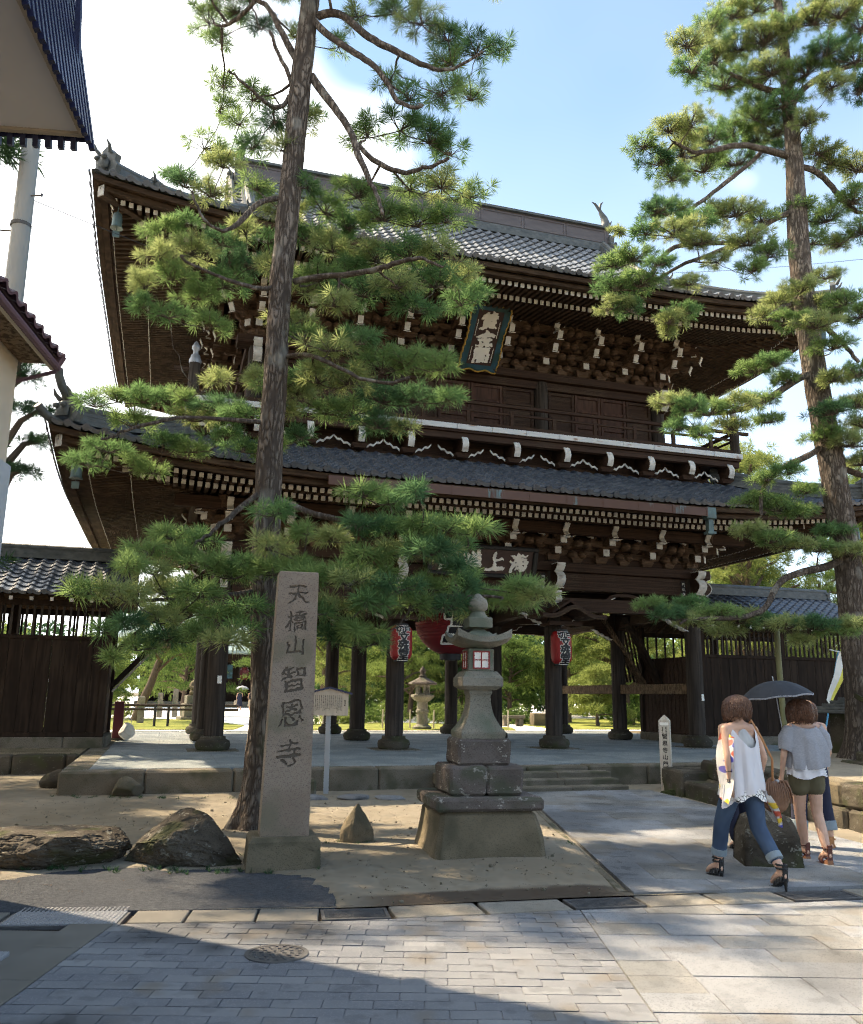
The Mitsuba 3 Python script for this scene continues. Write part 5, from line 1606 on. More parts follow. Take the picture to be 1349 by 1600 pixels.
for i, (x, y, sx, sy) in enumerate(((-1.85, 13.9, .7, .4), (-1.15, 14.05, .55, .42), (-.6, 14.1, .5, .35))):
    k = thing('stepping_stone', ['flat stepping stone below the notice board post', 'middle flat stepping stone right of the notice board post', 'flat stepping stone furthest right of the notice board post'][i], 'stepping stone', 'flat stones before the platform')
    v, f = rock((sx, sy, .12), 40 + i, 3, .1)
    put(k, (v, f), 'slab_blue', shift(x, y, .02), smooth=45)
k = thing('stone_block', 'tapering dark stone block on the path behind the striding woman', 'stone block')
v, f = hullmesh([(i * a / 2, j * b2 / 2, z) for i in (-1, 1) for j in (-1, 1) for a, b2, z in ((.56, .5, -.05), (.52, .46, .30), (.40, .36, .46), (.26, .24, .50))])
tr = trimesh.Trimesh(v, f).subdivide().subdivide().subdivide()
v = np.array(tr.vertices)
v += (meshkit.fbm(v * 5, 3, 8) - .5)[:, None] * .03
put(k, (v, np.array(tr.faces)), 'boulder', shift(3.38, 9.0, 0) @ rotz(-6), smooth=45)

# notice board on a post
k = thing('notice_board', 'pale wooden notice board under a small gable on a white post', 'notice board')
NW = shift(-1.685, 14.72, 0) @ rotz(8)
part(k, 'post', M().raw(*cbox(.085, .07, 1.40, .006), shift(0, .02, .62)), 'pole_grey', NW)
part(k, 'board', M().prism([(-.325, 1.26), (.325, 1.26), (.325, 1.62), (0, 1.70), (-.325, 1.62)], .045, shift(0, -.015, 0) @ XZ), 'wood_pale', NW)
part(k, 'cap', M().bar((-.385, -.03, 1.615), (0.003, -.03, 1.72), .13, .03).bar((-.003, -.03, 1.72), (.385, -.03, 1.615), .13, .03), 'blue_metal', NW)
tx = M()
r2 = np.random.default_rng(4)
for i in range(15):
    x = .20 - i * .033
    z = 1.58
    while z > 1.33 + r2.uniform(-.02, .05):
        h = r2.uniform(.008, .014)
        tx.box((x, -.0615, z), (.012, .002, h))
        z -= h + .006
for j in range(3):
    tx.box((.265, -.0615, 1.50 - j * .035), (.026, .002, .024))
part(k, 'writing', tx, 'ink', NW, kind='stuff')

# wooden post with the gate's name
k = thing('name_post', 'short square wooden post with written characters right of the steps', 'sign post')
NW = shift(4.28, 15.95, 0) @ rotz(-22)
part(k, 'post', M().raw(*hullmesh([(i * .095, j * .095, z) for i in (-1, 1) for j in (-1, 1) for z in (-.1, 1.22)] + [(0, 0, 1.32)])), 'wood_pale', NW)
part(k, 'panel', M().box((.005, -.099, .78), (.15, .006, .78)), 'wood_pale', NW)
part(k, 'label', M().box((.005, -.101, 1.16), (.15, .006, .05)), 'paper', NW)
for ch, z in zip('智恩寺山門', (.94, .82, .70, .58, .46)):
    part(k, 'character', M().prism(glyph(ch, .095, .002), .003, shift(.005, -.1025, z) @ XZ), 'ink', NW)
tx = M()
for c in (-.028, .035):
    for j in range(8):
        tx.box((c, -.103, 1.10 - j * .021), (.022, .002, .013))
part(k, 'writing', tx, 'ink', NW, kind='stuff')

# stones along the right of the path, and the second stone lantern on the right terrace
rw = thing('dry_stone_wall', 'rough low stone wall along the right side of the path', 'stone wall')
pts = np.array([(4.75, 15.7), (4.95, 14.0), (5.15, 12.4), (5.45, 11.0), (6.4, 10.6), (8.0, 10.4), (10.5, 10.3)])
dd = np.concatenate([[0], np.cumsum(np.linalg.norm(np.diff(pts, axis=0), axis=1))])
for row in range(2):
    s = .3 * row
    while s < dd[-1] - .3:
        L = rng.uniform(.5, .95)
        x, y = np.interp(s + L / 2, dd, pts[:, 0]), np.interp(s + L / 2, dd, pts[:, 1])
        x2, y2 = np.interp(s + L / 2 + .1, dd, pts[:, 0]), np.interp(s + L / 2 + .1, dd, pts[:, 1])
        a = math.degrees(math.atan2(y2 - y, x2 - x))
        v, f = block(L * .99, .5, .31, int(rng.integers(1000)))
        part(rw, 'stone', (v, f), 'stone_dark' if rng.random() < .6 else 'stone_base', shift(x + .15 + .05 * row, y, .12 + row * .298) @ rotz(a + rng.normal(0, 2)), smooth=40)
        s += L
struct('terrace', M().prism([(5.1, 15.9), (5.3, 12.4), (5.75, 11.25), (14, 10.7), (40, 12), (40, 30), (6.0, 18.0)], .62, shift(0, 0, -.06)), 'sand')
for i, (x, y, z, s) in enumerate(((4.85, 14.6, .08, (.9, 1.3, .34)), (4.62, 15.5, .16, (.8, .8, .5)))):
    k = thing('side_step', ['low green-stained stone step beside the name post', 'upper stone step against the platform right of the name post'][i], 'stone step')
    put(k, block(*s, 7 + i), 'stone_dark', shift(x, y, z) @ rotz(8), smooth=40)
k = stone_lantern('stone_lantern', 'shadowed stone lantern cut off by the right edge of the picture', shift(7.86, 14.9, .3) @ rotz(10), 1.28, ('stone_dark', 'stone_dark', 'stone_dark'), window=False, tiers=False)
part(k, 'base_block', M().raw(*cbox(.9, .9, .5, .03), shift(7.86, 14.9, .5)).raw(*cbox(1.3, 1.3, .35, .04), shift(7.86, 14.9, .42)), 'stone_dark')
# bamboo prop under the right pine's long branch
k = thing('bamboo_prop', 'mossy bamboo pole propping the long pine branch at the right', 'pole')
zz = np.linspace(.3, 3.08, 15)
part(k, 'pole', M().tube([(6.43 + .01 * math.sin(z * 2), 15.9, z) for z in zz], .052, 12), 'bamboo', smooth=40)
part(k, 'fork', M().tube([(6.43, 15.9, 3.05), (6.43, 15.9, 3.12)], .07, 12).tube([(6.25, 15.9, 3.12), (6.62, 15.9, 3.12)], .04, 8), 'bamboo', smooth=40)

# ---------------------------------------------------------------- the street side: two houses and a pole at the left
h = thing('street_house', 'building corner overhead at the upper left with ribbed dark blue metal roof edge', 'building')
C = np.array([-3.33, 7.13, 6.75])
ex, ey = unit((1, .10, 0)), unit((.10, -1, 0))          # along its far edge to the right, and back along the street
HW = frame(C, ex, ey, (0, 0, 1))
part(h, 'soffit', M().span((-9, 0, 0), (0, 14, .08)), 'soffit', HW)
part(h, 'soffit_lip', M().span((-9, -.02, -.03), (.02, .03, .085)).span((-.03, .031, -.03), (.02, 14, .085)), 'cream_wall', HW)
part(h, 'wall', M().span((-9, 1.5, -7), (-1.35, 14, -.002)), 'cream_wall', HW)
part(h, 'cove', M().raw([(-1.35, 1.5, -.55), (-.75, .95, -.003), (-1.35, 14, -.55), (-.75, 14, -.003), (-9, 1.5, -.55), (-9, .95, -.003)], np.array([[0, 1, 3], [0, 3, 2], [0, 4, 5], [0, 5, 1]])), 'soffit', HW)
# steep ribbed metal skirt on both street faces, leaning in a little
lean_ = .22
part(h, 'roof_sheet', M().raw([(.06, -.06, -.05), (.06, 14, -.05), (.06 - 2.6 * lean_, 14, 2.6), (.06 - 2.6 * lean_, -.06 + 2.6 * lean_, 2.6)], np.array([[0, 1, 2], [0, 2, 3]])).raw([(.06, -.06, -.05), (-9, -.06, -.05), (-9, -.06 + 2.6 * lean_, 2.6), (.06 - 2.6 * lean_, -.06 + 2.6 * lean_, 2.6)], np.array([[0, 1, 2], [0, 2, 3]])), 'blue_metal', HW)
for i in range(44):
    y = -.05 + i * .115
    t0 = max(0.0, 0)
    part(h, 'roof_rib', M().bar((.075, y, -.13), (.075 - 2.6 * lean_, max(y, -.05 + 2.6 * lean_ * .0) , 2.6), .05, .05, up=(0, 1, 0)), 'blue_metal', HW)
for i in range(26):
    x = -.10 - i * .115
    part(h, 'roof_rib', M().bar((x, -.075, -.13), (x, -.075 + 2.6 * lean_, 2.6), .05, .05, up=(1, 0, 0)), 'blue_metal', HW)

h = thing('cream_house', 'cream rendered house with a purple-brown tiled eave at the left edge', 'house')
ex, ey = unit((1, .12, 0)), unit((-.12, 1, 0))
HW = frame((-3.67, 7.10, .517), ex * .677, ey * .677, (0, 0, .677))
part(h, 'wall', M().span((-6, -7, -.8), (0, 0, 5.95)), 'cream_wall', HW)
part(h, 'wall_foot', M().span((-6, -7, -.8), (.05, .05, 4.4)), 'pole_grey', HW)
part(h, 'upper_storey', M().span((-12, 1.0, .0), (-5.15, 8.16, 12.6)), 'cream_wall')  # added block out of view, carries the shadow edge on across the paving
def hr(x):                                               # eave at x = .50, ridge at x = -3
    return 5.86 + (.50 - x) * .48
rs_ = part(h, 'roof', M().raw([(.50, -7, hr(.50)), (.50, .06, hr(.50)), (-3, .06, hr(-3)), (-3, -7, hr(-3))], np.array([[0, 1, 2], [0, 2, 3]])).raw([(.48, -7, hr(.48) - .12), (.48, .05, hr(.48) - .12), (-3, .05, hr(-3) - .12), (-3, -7, hr(-3) - .12)], np.array([[0, 2, 1], [0, 3, 2]])), 'purple_tile', HW)
v, f = tile_mesh(.30, .36)
td = mikit.ply((v, f), 'purple_tile', smooth=35)
ang = math.atan(.48)
for i in range(20):
    for j in range(5):
        o = np.array([.53 - j * .30 * math.cos(ang), -.10 - i * .30, hr(.53 - j * .30 * math.cos(ang)) + .01])
        part(rs_, 'tile', td, None, HW @ frame(o, (0, 1, 0), (-math.cos(ang), 0, math.sin(ang)), np.cross((0, 1, 0), (-math.cos(ang), 0, math.sin(ang)))))
part(rs_, 'verge', M().bar((.53, .06, hr(.53) + .02), (-3, .06, hr(-3) + .02), .12, .13), 'purple_tile', HW)
part(h, 'fascia', M().span((.40, -7, 5.72), (.45, .04, 5.86)), 'cream_wall', HW)
part(h, 'eave_board', M().span((.02, -7, 5.80), (.39, .03, 5.84)), 'wood_brace', HW)
part(h, 'gutter', M().tube([(.48, -7, 5.76), (.48, .05, 5.76)], .05, 8), 'purple_tile', HW)
part(h, 'tie_rod', M().bar((-.02, .02, 5.53), (.48, .02, 5.70), .03, .04), 'purple_tile', HW)

k = thing('utility_pole', 'grey concrete utility pole behind the tiled eave at the left', 'utility pole')
part(k, 'shaft', M().tube([(-6.88, 13, 0), (-6.93, 13, 8), (-6.97, 13, 13.5)], [.17, .155, .13], 18), 'pole_grey', smooth=40)
for z, s in ((9.75, 1), (10.35, -1), (9.1, -1)):
    part(k, 'step_bolt', M().tube([(-6.95, 12.95, z), (-6.95 + s * .34, 12.92, z)], .012, 6).tube([(-6.95 + s * .33, 12.92, z - .02), (-6.95 + s * .33, 12.92, z + .03)], .016, 6), 'iron')
part(k, 'band', M().tube([(-6.95, 13, 9.2), (-6.95, 13, 9.26)], .165, 18), 'iron')

for pts_, txt in ((((-6.9, 13, 9.75), (2, 24, 10.7), (16, 40, 15)), 'thin overhead wire running back from the utility pole'), (((4.0, 21.5, 13.0), (8.0, 20, 12.4), (14, 18, 12.2)), 'thin overhead wire crossing the sky above the right eave')):
    k = thing('overhead_wire', txt, 'wire')
    p = np.array(pts_, float)
    t = np.linspace(0, 1, 25)[:, None]
    c = (1 - t) ** 2 * p[0] + 2 * t * (1 - t) * (p[1] - [0, 0, .3]) + t * t * p[2]
    put(k, M().tube(c, .006, 5), 'black')
# ---------------------------------------------------------------- the two big pines: centre lines (x, y, z, radius) of trunk and limbs, and foliage clumps
LT=[[-2.17,10.93,-0.11,0.205],[-2.13,10.93,0.24,0.175],[-2.11,10.93,0.71,0.152],[-2.1,10.93,1.48,0.137],[-2.13,10.93,2.27,0.144],[-2.15,10.93,3.09,0.175],[-2.15,10.93,3.93,0.175],[-2.16,10.93,4.8,0.167],[-2.14,10.93,5.7,0.16],[-2.14,10.93,6.82,0.152],[-2.1,10.93,7.99,0.16],[-2.05,10.93,9.11,0.152],[-2.0,10.93,10.37,0.152],[-1.94,10.93,11.47,0.137],[-1.89,10.93,12.73,0.122],[-1.88,10.93,14.41,0.084]]
LL=[[[-1.79,10.93,11.53,0.08],[-1.46,10.8,11.45,0.07],[-1.06,10.66,10.97,0.07],[-0.65,10.53,10.62,0.06],[-0.21,10.4,10.28,0.05],[0.19,10.26,10.09,0.03],[0.67,10.13,10.27,0.02]],[[-1.86,10.93,11.48,0.07],[-1.33,10.63,10.76,0.06],[-0.83,10.33,10.13,0.05],[-0.54,10.03,9.47,0.04],[-0.27,9.73,9.15,0.03]],[[-1.84,10.93,10.49,0.08],[-1.49,10.75,9.87,0.07],[-1.2,10.57,9.32,0.06],[-0.99,10.39,8.75,0.06],[-0.77,10.21,8.15,0.04],[-0.67,10.03,7.67,0.03]],[[-1.12,10.93,9.38,0.04],[-0.74,10.76,8.93,0.05],[-0.28,10.6,8.75,0.04],[0.16,10.43,8.84,0.03]],[[-2.03,10.93,10.7,0.07],[-2.37,11.13,11.42,0.06],[-2.74,11.33,12.12,0.05],[-3.1,11.53,12.54,0.03]],[[-2.74,10.93,11.8,0.04],[-3.14,11.13,11.64,0.04],[-3.57,11.33,11.93,0.02]],[[-2.16,10.93,10.16,0.04],[-2.41,10.73,9.84,0.04],[-2.69,10.53,9.94,0.03],[-2.92,10.33,9.98,0.02]],[[-2.19,10.93,8.49,0.05],[-2.45,10.68,8.25,0.05],[-2.63,10.43,7.83,0.05],[-2.85,10.18,7.5,0.03],[-3.15,9.93,7.94,0.02]],[[-2.16,10.93,7.21,0.04],[-2.42,10.66,6.97,0.04],[-2.79,10.4,7.02,0.03],[-3.15,10.13,7.14,0.02]],[[-1.95,10.93,7.21,0.06],[-1.39,10.68,7.18,0.05],[-0.85,10.43,7.15,0.05],[-0.33,10.18,7.21,0.04],[0.17,9.93,6.99,0.02]],[[-2.07,10.93,6.07,0.04],[-1.5,10.56,5.93,0.04],[-0.95,10.2,5.53,0.03],[-0.29,9.83,5.39,0.03]],[[-2.15,10.93,5.16,0.04],[-2.57,10.71,5.12,0.04],[-3.1,10.48,5.08,0.03],[-3.59,10.25,4.92,0.03],[-4.04,10.03,4.67,0.02]],[[-2.19,10.93,4.23,0.05],[-2.4,10.63,3.95,0.05],[-2.6,10.33,3.63,0.04],[-2.85,10.03,3.34,0.02]],[[-2.1,10.93,4.15,0.06],[-1.59,10.63,3.87,0.05],[-0.9,10.33,3.61,0.05],[-0.26,10.03,3.45,0.03],[0.34,9.73,3.47,0.02]],[[-2.1,10.93,3.25,0.05],[-1.38,10.55,3.0,0.05],[-0.71,10.18,2.77,0.04],[0.05,9.8,2.7,0.03],[0.76,9.43,2.63,0.02]],[[-2.2,10.93,2.92,0.05],[-2.56,10.56,2.79,0.04],[-3.01,10.2,2.74,0.03],[-3.49,9.83,2.69,0.02]],[[-2.14,10.93,10.37,0.04],[-2.2,10.93,10.59,0.04],[-2.46,10.93,11.13,0.03]]]
LPAD=[[0.12,9.64,3.22,0.18],[-0.17,9.2,3.22,0.17],[0.31,9.7,3.06,0.16],[0.48,10.26,3.03,0.15],[-2.18,11.39,8.57,0.25],[-2.53,12.43,8.2,0.24],[-2.03,11.29,6.8,0.22],[-2.4,12.07,5.13,0.23],[-1.76,9.41,3.61,0.16],[-2.19,11.76,11.87,0.2],[-2.05,11.88,10.67,0.2],[-2.17,11.65,5.59,0.2],[-1.85,9.4,3.24,0.17],[-3.93,12.59,12.95,0.29],[-3.39,12.34,12.96,0.26],[-2.92,12.21,12.49,0.21],[-3.69,12.5,12.47,0.2],[-0.64,10.93,11.67,0.25],[-0.23,10.68,11.27,0.26],[0.16,11.01,11.3,0.27],[0.62,11.68,11.62,0.3],[1.0,11.98,11.95,0.19],[0.07,11.11,10.44,0.27],[0.53,11.78,10.87,0.24],[-0.39,10.69,10.0,0.2],[-0.68,10.88,10.46,0.17],[0.21,11.3,11.1,0.23],[-1.21,11.12,11.77,0.2],[-1.61,12.03,11.99,0.15],[-3.45,12.04,11.25,0.23],[-2.76,11.2,10.36,0.23],[-3.52,12.2,10.96,0.19],[-2.35,10.95,9.8,0.19],[-2.11,11.7,10.31,0.24],[-3.81,12.45,10.43,0.27],[-3.34,11.98,9.76,0.26],[-4.1,12.55,9.78,0.25],[-3.67,12.54,9.61,0.25],[-2.71,11.17,9.53,0.23],[-2.64,11.26,8.9,0.19],[-4.45,12.76,10.09,0.17],[-2.96,11.31,10.01,0.19],[-2.23,10.91,9.3,0.15],[-1.04,11.41,9.94,0.27],[-0.54,11.19,9.89,0.27],[-0.11,11.22,9.71,0.29],[0.23,11.46,9.67,0.25],[0.54,11.88,9.24,0.26],[0.09,11.43,9.11,0.29],[-0.39,11.43,9.05,0.23],[-1.12,11.15,8.75,0.28],[-1.63,11.5,8.7,0.29],[-0.74,11.06,8.34,0.28],[-0.28,11.3,8.39,0.28],[0.18,11.21,8.4,0.24],[-1.29,11.51,8.45,0.25],[-1.84,10.96,8.72,0.13],[-4.52,12.91,9.07,0.28],[-4.16,12.89,9.24,0.23],[-4.42,12.55,8.46,0.27],[-4.01,12.87,8.75,0.3],[-3.58,12.98,9.0,0.28],[-3.17,13.02,9.21,0.26],[-4.5,12.34,7.85,0.24],[-4.26,12.77,8.24,0.27],[-3.84,12.85,7.95,0.29],[-3.45,12.88,8.19,0.31],[-4.38,11.94,7.33,0.17],[-4.01,12.03,7.22,0.21],[-3.02,12.75,8.47,0.27],[-3.58,12.76,7.41,0.23],[-2.6,12.14,8.53,0.2],[-1.9,11.55,8.25,0.23],[-1.5,11.4,8.02,0.26],[-1.66,11.33,7.52,0.28],[-1.27,11.53,7.74,0.28],[-0.84,11.47,7.91,0.28],[-0.36,11.14,7.79,0.27],[0.09,11.02,7.73,0.25],[0.38,11.43,7.6,0.24],[0.01,11.13,7.34,0.27],[-0.52,10.75,7.13,0.26],[-1.0,11.26,7.24,0.27],[0.39,11.73,7.34,0.21],[-0.25,11.02,6.89,0.23],[-1.36,10.61,6.77,0.24],[-1.96,11.82,7.57,0.23],[0.6,12.06,7.67,0.16],[-1.81,11.07,6.51,0.21],[-1.36,10.46,6.07,0.23],[-1.0,10.56,6.21,0.24],[-1.56,11.1,5.87,0.26],[-1.15,10.97,5.82,0.28],[-0.68,11.06,6.05,0.28],[-0.33,10.9,6.08,0.24],[0.11,11.11,6.08,0.23],[-0.72,11.83,5.86,0.3],[-1.19,11.95,5.7,0.28],[-0.25,11.65,5.81,0.26],[0.21,11.47,5.75,0.2],[-0.8,11.81,5.46,0.24],[-1.57,12.01,5.72,0.23],[-0.33,11.76,5.41,0.17],[-1.78,11.34,6.05,0.22],[-2.15,11.46,5.92,0.27],[-2.59,12.24,6.29,0.23],[-1.96,11.67,5.89,0.22],[-5.48,13.21,6.19,0.21],[-5.05,13.01,6.23,0.25],[-4.65,13.05,6.25,0.27],[-4.21,12.98,6.18,0.25],[-3.82,12.93,5.9,0.26],[-3.26,12.5,5.92,0.28],[-2.79,12.18,5.66,0.27],[-3.2,12.57,5.48,0.24],[-4.87,13.32,5.91,0.27],[-4.25,12.93,5.47,0.24],[-3.8,12.99,5.39,0.22],[-5.25,13.32,5.47,0.25],[-5.44,12.84,5.12,0.2],[-4.83,13.23,5.18,0.23],[-4.48,13.3,5.1,0.19],[-3.38,12.81,6.5,0.2],[-1.95,12.08,5.34,0.21],[-2.8,12.13,5.15,0.19],[-3.82,12.52,6.07,0.2],[-0.78,9.59,3.89,0.18],[-0.49,9.83,3.87,0.2],[-0.14,8.97,3.75,0.17],[-0.83,9.48,3.49,0.2],[-0.51,9.74,3.5,0.22],[-0.14,9.4,3.48,0.2],[0.18,9.35,3.47,0.2],[0.5,9.29,3.43,0.17],[-1.16,9.92,3.42,0.18],[-0.4,9.71,3.24,0.21],[-0.03,9.13,3.14,0.18],[-0.75,9.52,3.13,0.19],[-1.01,9.36,2.95,0.17],[0.42,9.75,3.33,0.13],[-1.4,9.43,3.39,0.13],[-3.1,10.08,3.46,0.18],[-2.8,10.25,3.45,0.17],[-3.26,9.78,3.21,0.18],[-2.97,10.06,3.22,0.2],[-3.32,9.28,2.98,0.15],[-3.18,9.72,2.98,0.18],[-2.58,9.93,3.09,0.2],[-2.33,10.01,2.99,0.21],[-3.35,9.04,2.67,0.16],[-3.56,8.89,2.65,0.15],[-3.23,9.3,2.64,0.17],[-3.13,10.08,2.8,0.2],[-2.62,9.6,2.71,0.19],[-2.1,9.96,3.07,0.21],[-1.79,9.72,3.0,0.19],[-1.5,9.49,2.97,0.16],[-3.69,8.8,2.61,0.11],[-1.27,9.17,2.85,0.18],[-0.92,9.13,2.82,0.19],[-0.6,9.51,2.91,0.19],[-1.06,9.25,2.55,0.19],[-0.69,9.01,2.57,0.2],[-0.37,9.21,2.77,0.19],[-0.02,9.69,2.83,0.2],[0.35,9.99,2.84,0.21],[-0.23,9.49,2.59,0.18],[0.19,9.46,2.59,0.18],[0.68,10.4,2.77,0.2],[1.0,10.49,2.75,0.2],[1.26,10.02,2.78,0.17],[-0.77,9.26,2.28,0.18],[-1.08,9.52,2.23,0.18],[-0.58,9.52,2.2,0.13],[-1.25,8.91,2.48,0.15],[0.52,10.39,2.58,0.14],[1.08,10.06,2.89,0.14],[-3.25,9.24,2.32,0.18],[-3.06,9.71,2.43,0.2],[-2.82,10.11,2.55,0.2],[-2.34,9.58,2.43,0.19],[-3.24,9.57,2.1,0.14],[-2.99,9.77,2.22,0.17],[-2.57,9.54,2.25,0.16],[-2.17,9.07,2.15,0.16],[-2.0,9.33,2.27,0.15],[-3.64,9.91,2.0,0.1],[-1.98,9.51,2.53,0.16],[-3.69,9.69,2.28,0.1],[-4.18,10.16,14.45,0.31],[-5.32,12.36,13.81,0.29],[-1.02,10.65,13.16,0.26],[-1.01,10.96,14.18,0.29],[1.1,11.46,13.67,0.26],[-2.84,10.4,13.3,0.32],[-2.94,10.19,13.99,0.25],[-3.81,11.84,14.27,0.29],[0.84,11.44,12.92,0.28],[-0.63,10.77,15.28,0.24],[-0.91,11.27,13.59,0.3],[-3.26,11.09,14.0,0.24],[-0.39,12.03,13.32,0.28],[-1.68,9.34,13.51,0.24],[-4.2,11.69,13.48,0.29],[-1.1,11.0,14.76,0.27],[-3.52,11.66,14.22,0.3],[-1.68,11.39,15.44,0.27],[-0.45,11.54,15.59,0.28],[-3.98,12.01,14.6,0.31],[-2.48,12.91,15.5,0.29],[-1.68,10.05,11.81,0.26],[-2.01,9.41,14.31,0.32],[-4.04,11.75,13.42,0.27],[-4.91,12.3,14.99,0.32],[-3.5,10.55,13.33,0.3],[-1.91,10.24,12.82,0.3],[-4.59,11.17,15.0,0.3],[-2.53,12.15,13.3,0.28],[-3.56,11.39,15.03,0.31],[-3.83,10.02,12.66,0.31],[-0.48,10.34,15.31,0.3],[-0.73,11.26,13.06,0.31],[-2.64,9.93,14.49,0.29],[0.07,10.24,14.34,0.29],[-2.39,10.74,15.53,0.26],[-1.46,11.11,12.81,0.28],[-2.08,11.93,14.7,0.26],[-1.12,12.56,13.91,0.29],[-4.06,10.64,13.67,0.26],[-2.33,9.67,14.89,0.27],[-0.6,11.64,14.53,0.29],[-1.21,9.89,13.09,0.29],[-3.7,12.7,14.03,0.29],[-2.19,12.76,15.54,0.27],[-2.68,11.55,12.72,0.28],[-2.48,12.59,13.69,0.25],[-3.32,11.52,12.82,0.3],[-3.49,11.08,14.73,0.26],[-0.21,12.15,13.8,0.31],[-1.19,10.85,14.97,0.29],[-1.4,11.08,12.52,0.26],[0.88,11.69,12.99,0.3],[-3.49,11.77,14.15,0.28],[-3.99,10.81,13.38,0.25],[-4.77,10.42,14.41,0.3],[0.15,10.81,12.46,0.32],[-1.05,11.39,14.61,0.29],[-2.75,12.69,14.17,0.25],[-0.74,11.22,13.4,0.27],[-3.35,12.09,14.51,0.29],[-5.07,11.52,13.38,0.25],[-1.53,9.96,11.77,0.28],[-3.8,10.43,12.06,0.28],[-2.87,12.26,14.73,0.3],[-3.68,12.58,14.49,0.26],[-1.42,10.91,13.03,0.3],[1.08,12.11,13.89,0.29],[-2.03,12.05,15.86,0.25],[-2.67,10.61,12.67,0.27],[-4.41,10.17,12.63,0.29],[-3.83,11.7,13.85,0.24],[-0.39,10.43,13.6,0.31],[-2.27,10.3,12.4,0.25],[-0.91,11.92,14.46,0.25],[-2.16,10.15,15.18,0.29],[-3.94,11.6,14.2,0.29],[-0.71,11.33,12.94,0.24],[-0.64,11.13,14.38,0.3],[-2.89,9.26,13.98,0.29],[-1.59,10.75,13.95,0.24],[-1.78,9.95,15.64,0.28],[-1.31,10.98,14.28,0.31],[-3.52,11.45,13.9,0.27],[-1.52,12.65,14.18,0.26],[-3.22,12.69,15.39,0.27],[-3.79,12.09,14.36,0.25],[-4.07,12.51,14.15,0.24],[-4.34,12.06,14.32,0.27],[-4.18,12.17,14.87,0.31],[-4.08,12.67,15.03,0.25],[-3.54,12.29,14.45,0.26],[-3.16,13.22,14.99,0.26],[-3.01,12.78,14.76,0.27],[-3.47,13.03,14.91,0.3],[-4.5,12.35,14.07,0.28],[-3.71,12.0,14.4,0.25],[-2.98,12.74,14.58,0.29],[-3.68,12.85,14.6,0.24],[-4.74,13.03,15.12,0.32],[-3.97,12.37,13.93,0.24],[-3.33,11.81,13.88,0.25],[-4.96,12.4,13.88,0.3],[-4.75,13.13,15.14,0.28],[-4.49,12.89,14.73,0.32],[-4.94,12.43,14.35,0.27],[-2.8,12.81,14.89,0.31],[-3.36,12.23,14.89,0.26],[-4.31,12.38,14.5,0.26],[-4.06,12.29,15.22,0.24],[-2.42,12.73,14.82,0.31]]
RT=[[8.09,16.4,0.51,0.304],[8.11,16.4,1.79,0.273],[8.12,16.4,3.23,0.257],[8.09,16.4,4.47,0.25],[8.0,16.4,5.76,0.25],[7.88,16.4,7.08,0.242],[7.78,16.4,8.18,0.234],[7.71,16.4,9.44,0.218],[7.68,16.4,10.75,0.218],[7.71,16.4,11.94,0.203],[7.75,16.4,13.33,0.172],[7.73,16.4,14.6,0.14],[7.73,16.4,15.74,0.109],[7.68,16.4,17.08,0.086],[7.64,16.4,18.63,0.055]]
RL=[[[7.7,16.4,13.09,0.1],[7.1,16.2,13.1,0.09],[6.34,16.0,13.03,0.08],[5.58,15.8,12.72,0.06],[4.86,15.6,12.8,0.04]],[[7.7,16.4,11.79,0.08],[6.84,16.2,11.29,0.07],[6.06,16.0,10.72,0.07],[5.39,15.8,10.39,0.05],[4.6,15.6,9.92,0.04],[4.03,15.4,9.6,0.03]],[[6.78,16.4,11.33,0.06],[5.97,16.1,10.85,0.06],[4.94,15.8,10.52,0.06],[4.47,15.5,9.93,0.05],[4.24,15.2,9.36,0.03]],[[7.04,16.4,13.19,0.06],[6.34,16.1,12.41,0.06],[5.52,15.8,11.54,0.05],[5.0,15.5,10.92,0.03]],[[7.69,16.4,14.76,0.08],[7.2,16.2,14.59,0.08],[6.58,16.0,14.66,0.06],[5.97,15.8,14.73,0.04]],[[7.75,16.4,14.12,0.08],[8.38,16.27,14.98,0.08],[9.03,16.13,15.13,0.06],[9.5,16.0,14.94,0.04]],[[7.78,16.4,12.86,0.08],[8.44,16.53,12.65,0.08],[9.02,16.67,12.13,0.07],[9.63,16.8,12.06,0.04]],[[7.81,16.4,8.18,0.09],[7.16,16.17,7.81,0.09],[6.47,15.95,7.38,0.08],[5.75,15.72,7.09,0.06],[4.93,15.5,7.01,0.04]],[[7.88,16.4,6.68,0.08],[7.28,16.13,6.27,0.08],[6.58,15.87,5.93,0.06],[6.18,15.6,5.17,0.04]],[[8.13,16.4,4.48,0.1],[7.28,16.12,4.05,0.09],[6.48,15.84,3.75,0.08],[6.1,15.56,3.3,0.07],[5.35,15.28,3.09,0.06],[4.35,15.0,3.0,0.03]],[[7.74,16.4,9.44,0.08],[8.28,16.55,9.09,0.07],[8.84,16.7,8.59,0.05]],[[7.97,16.4,6.28,0.08],[8.53,16.55,6.07,0.08],[9.13,16.7,6.11,0.06]],[[7.71,16.4,9.73,0.06],[7.08,16.0,9.38,0.06],[6.44,15.6,8.91,0.03]],[[7.7,16.4,16.07,0.06],[8.16,16.4,16.75,0.06],[8.91,16.4,17.1,0.04]]]
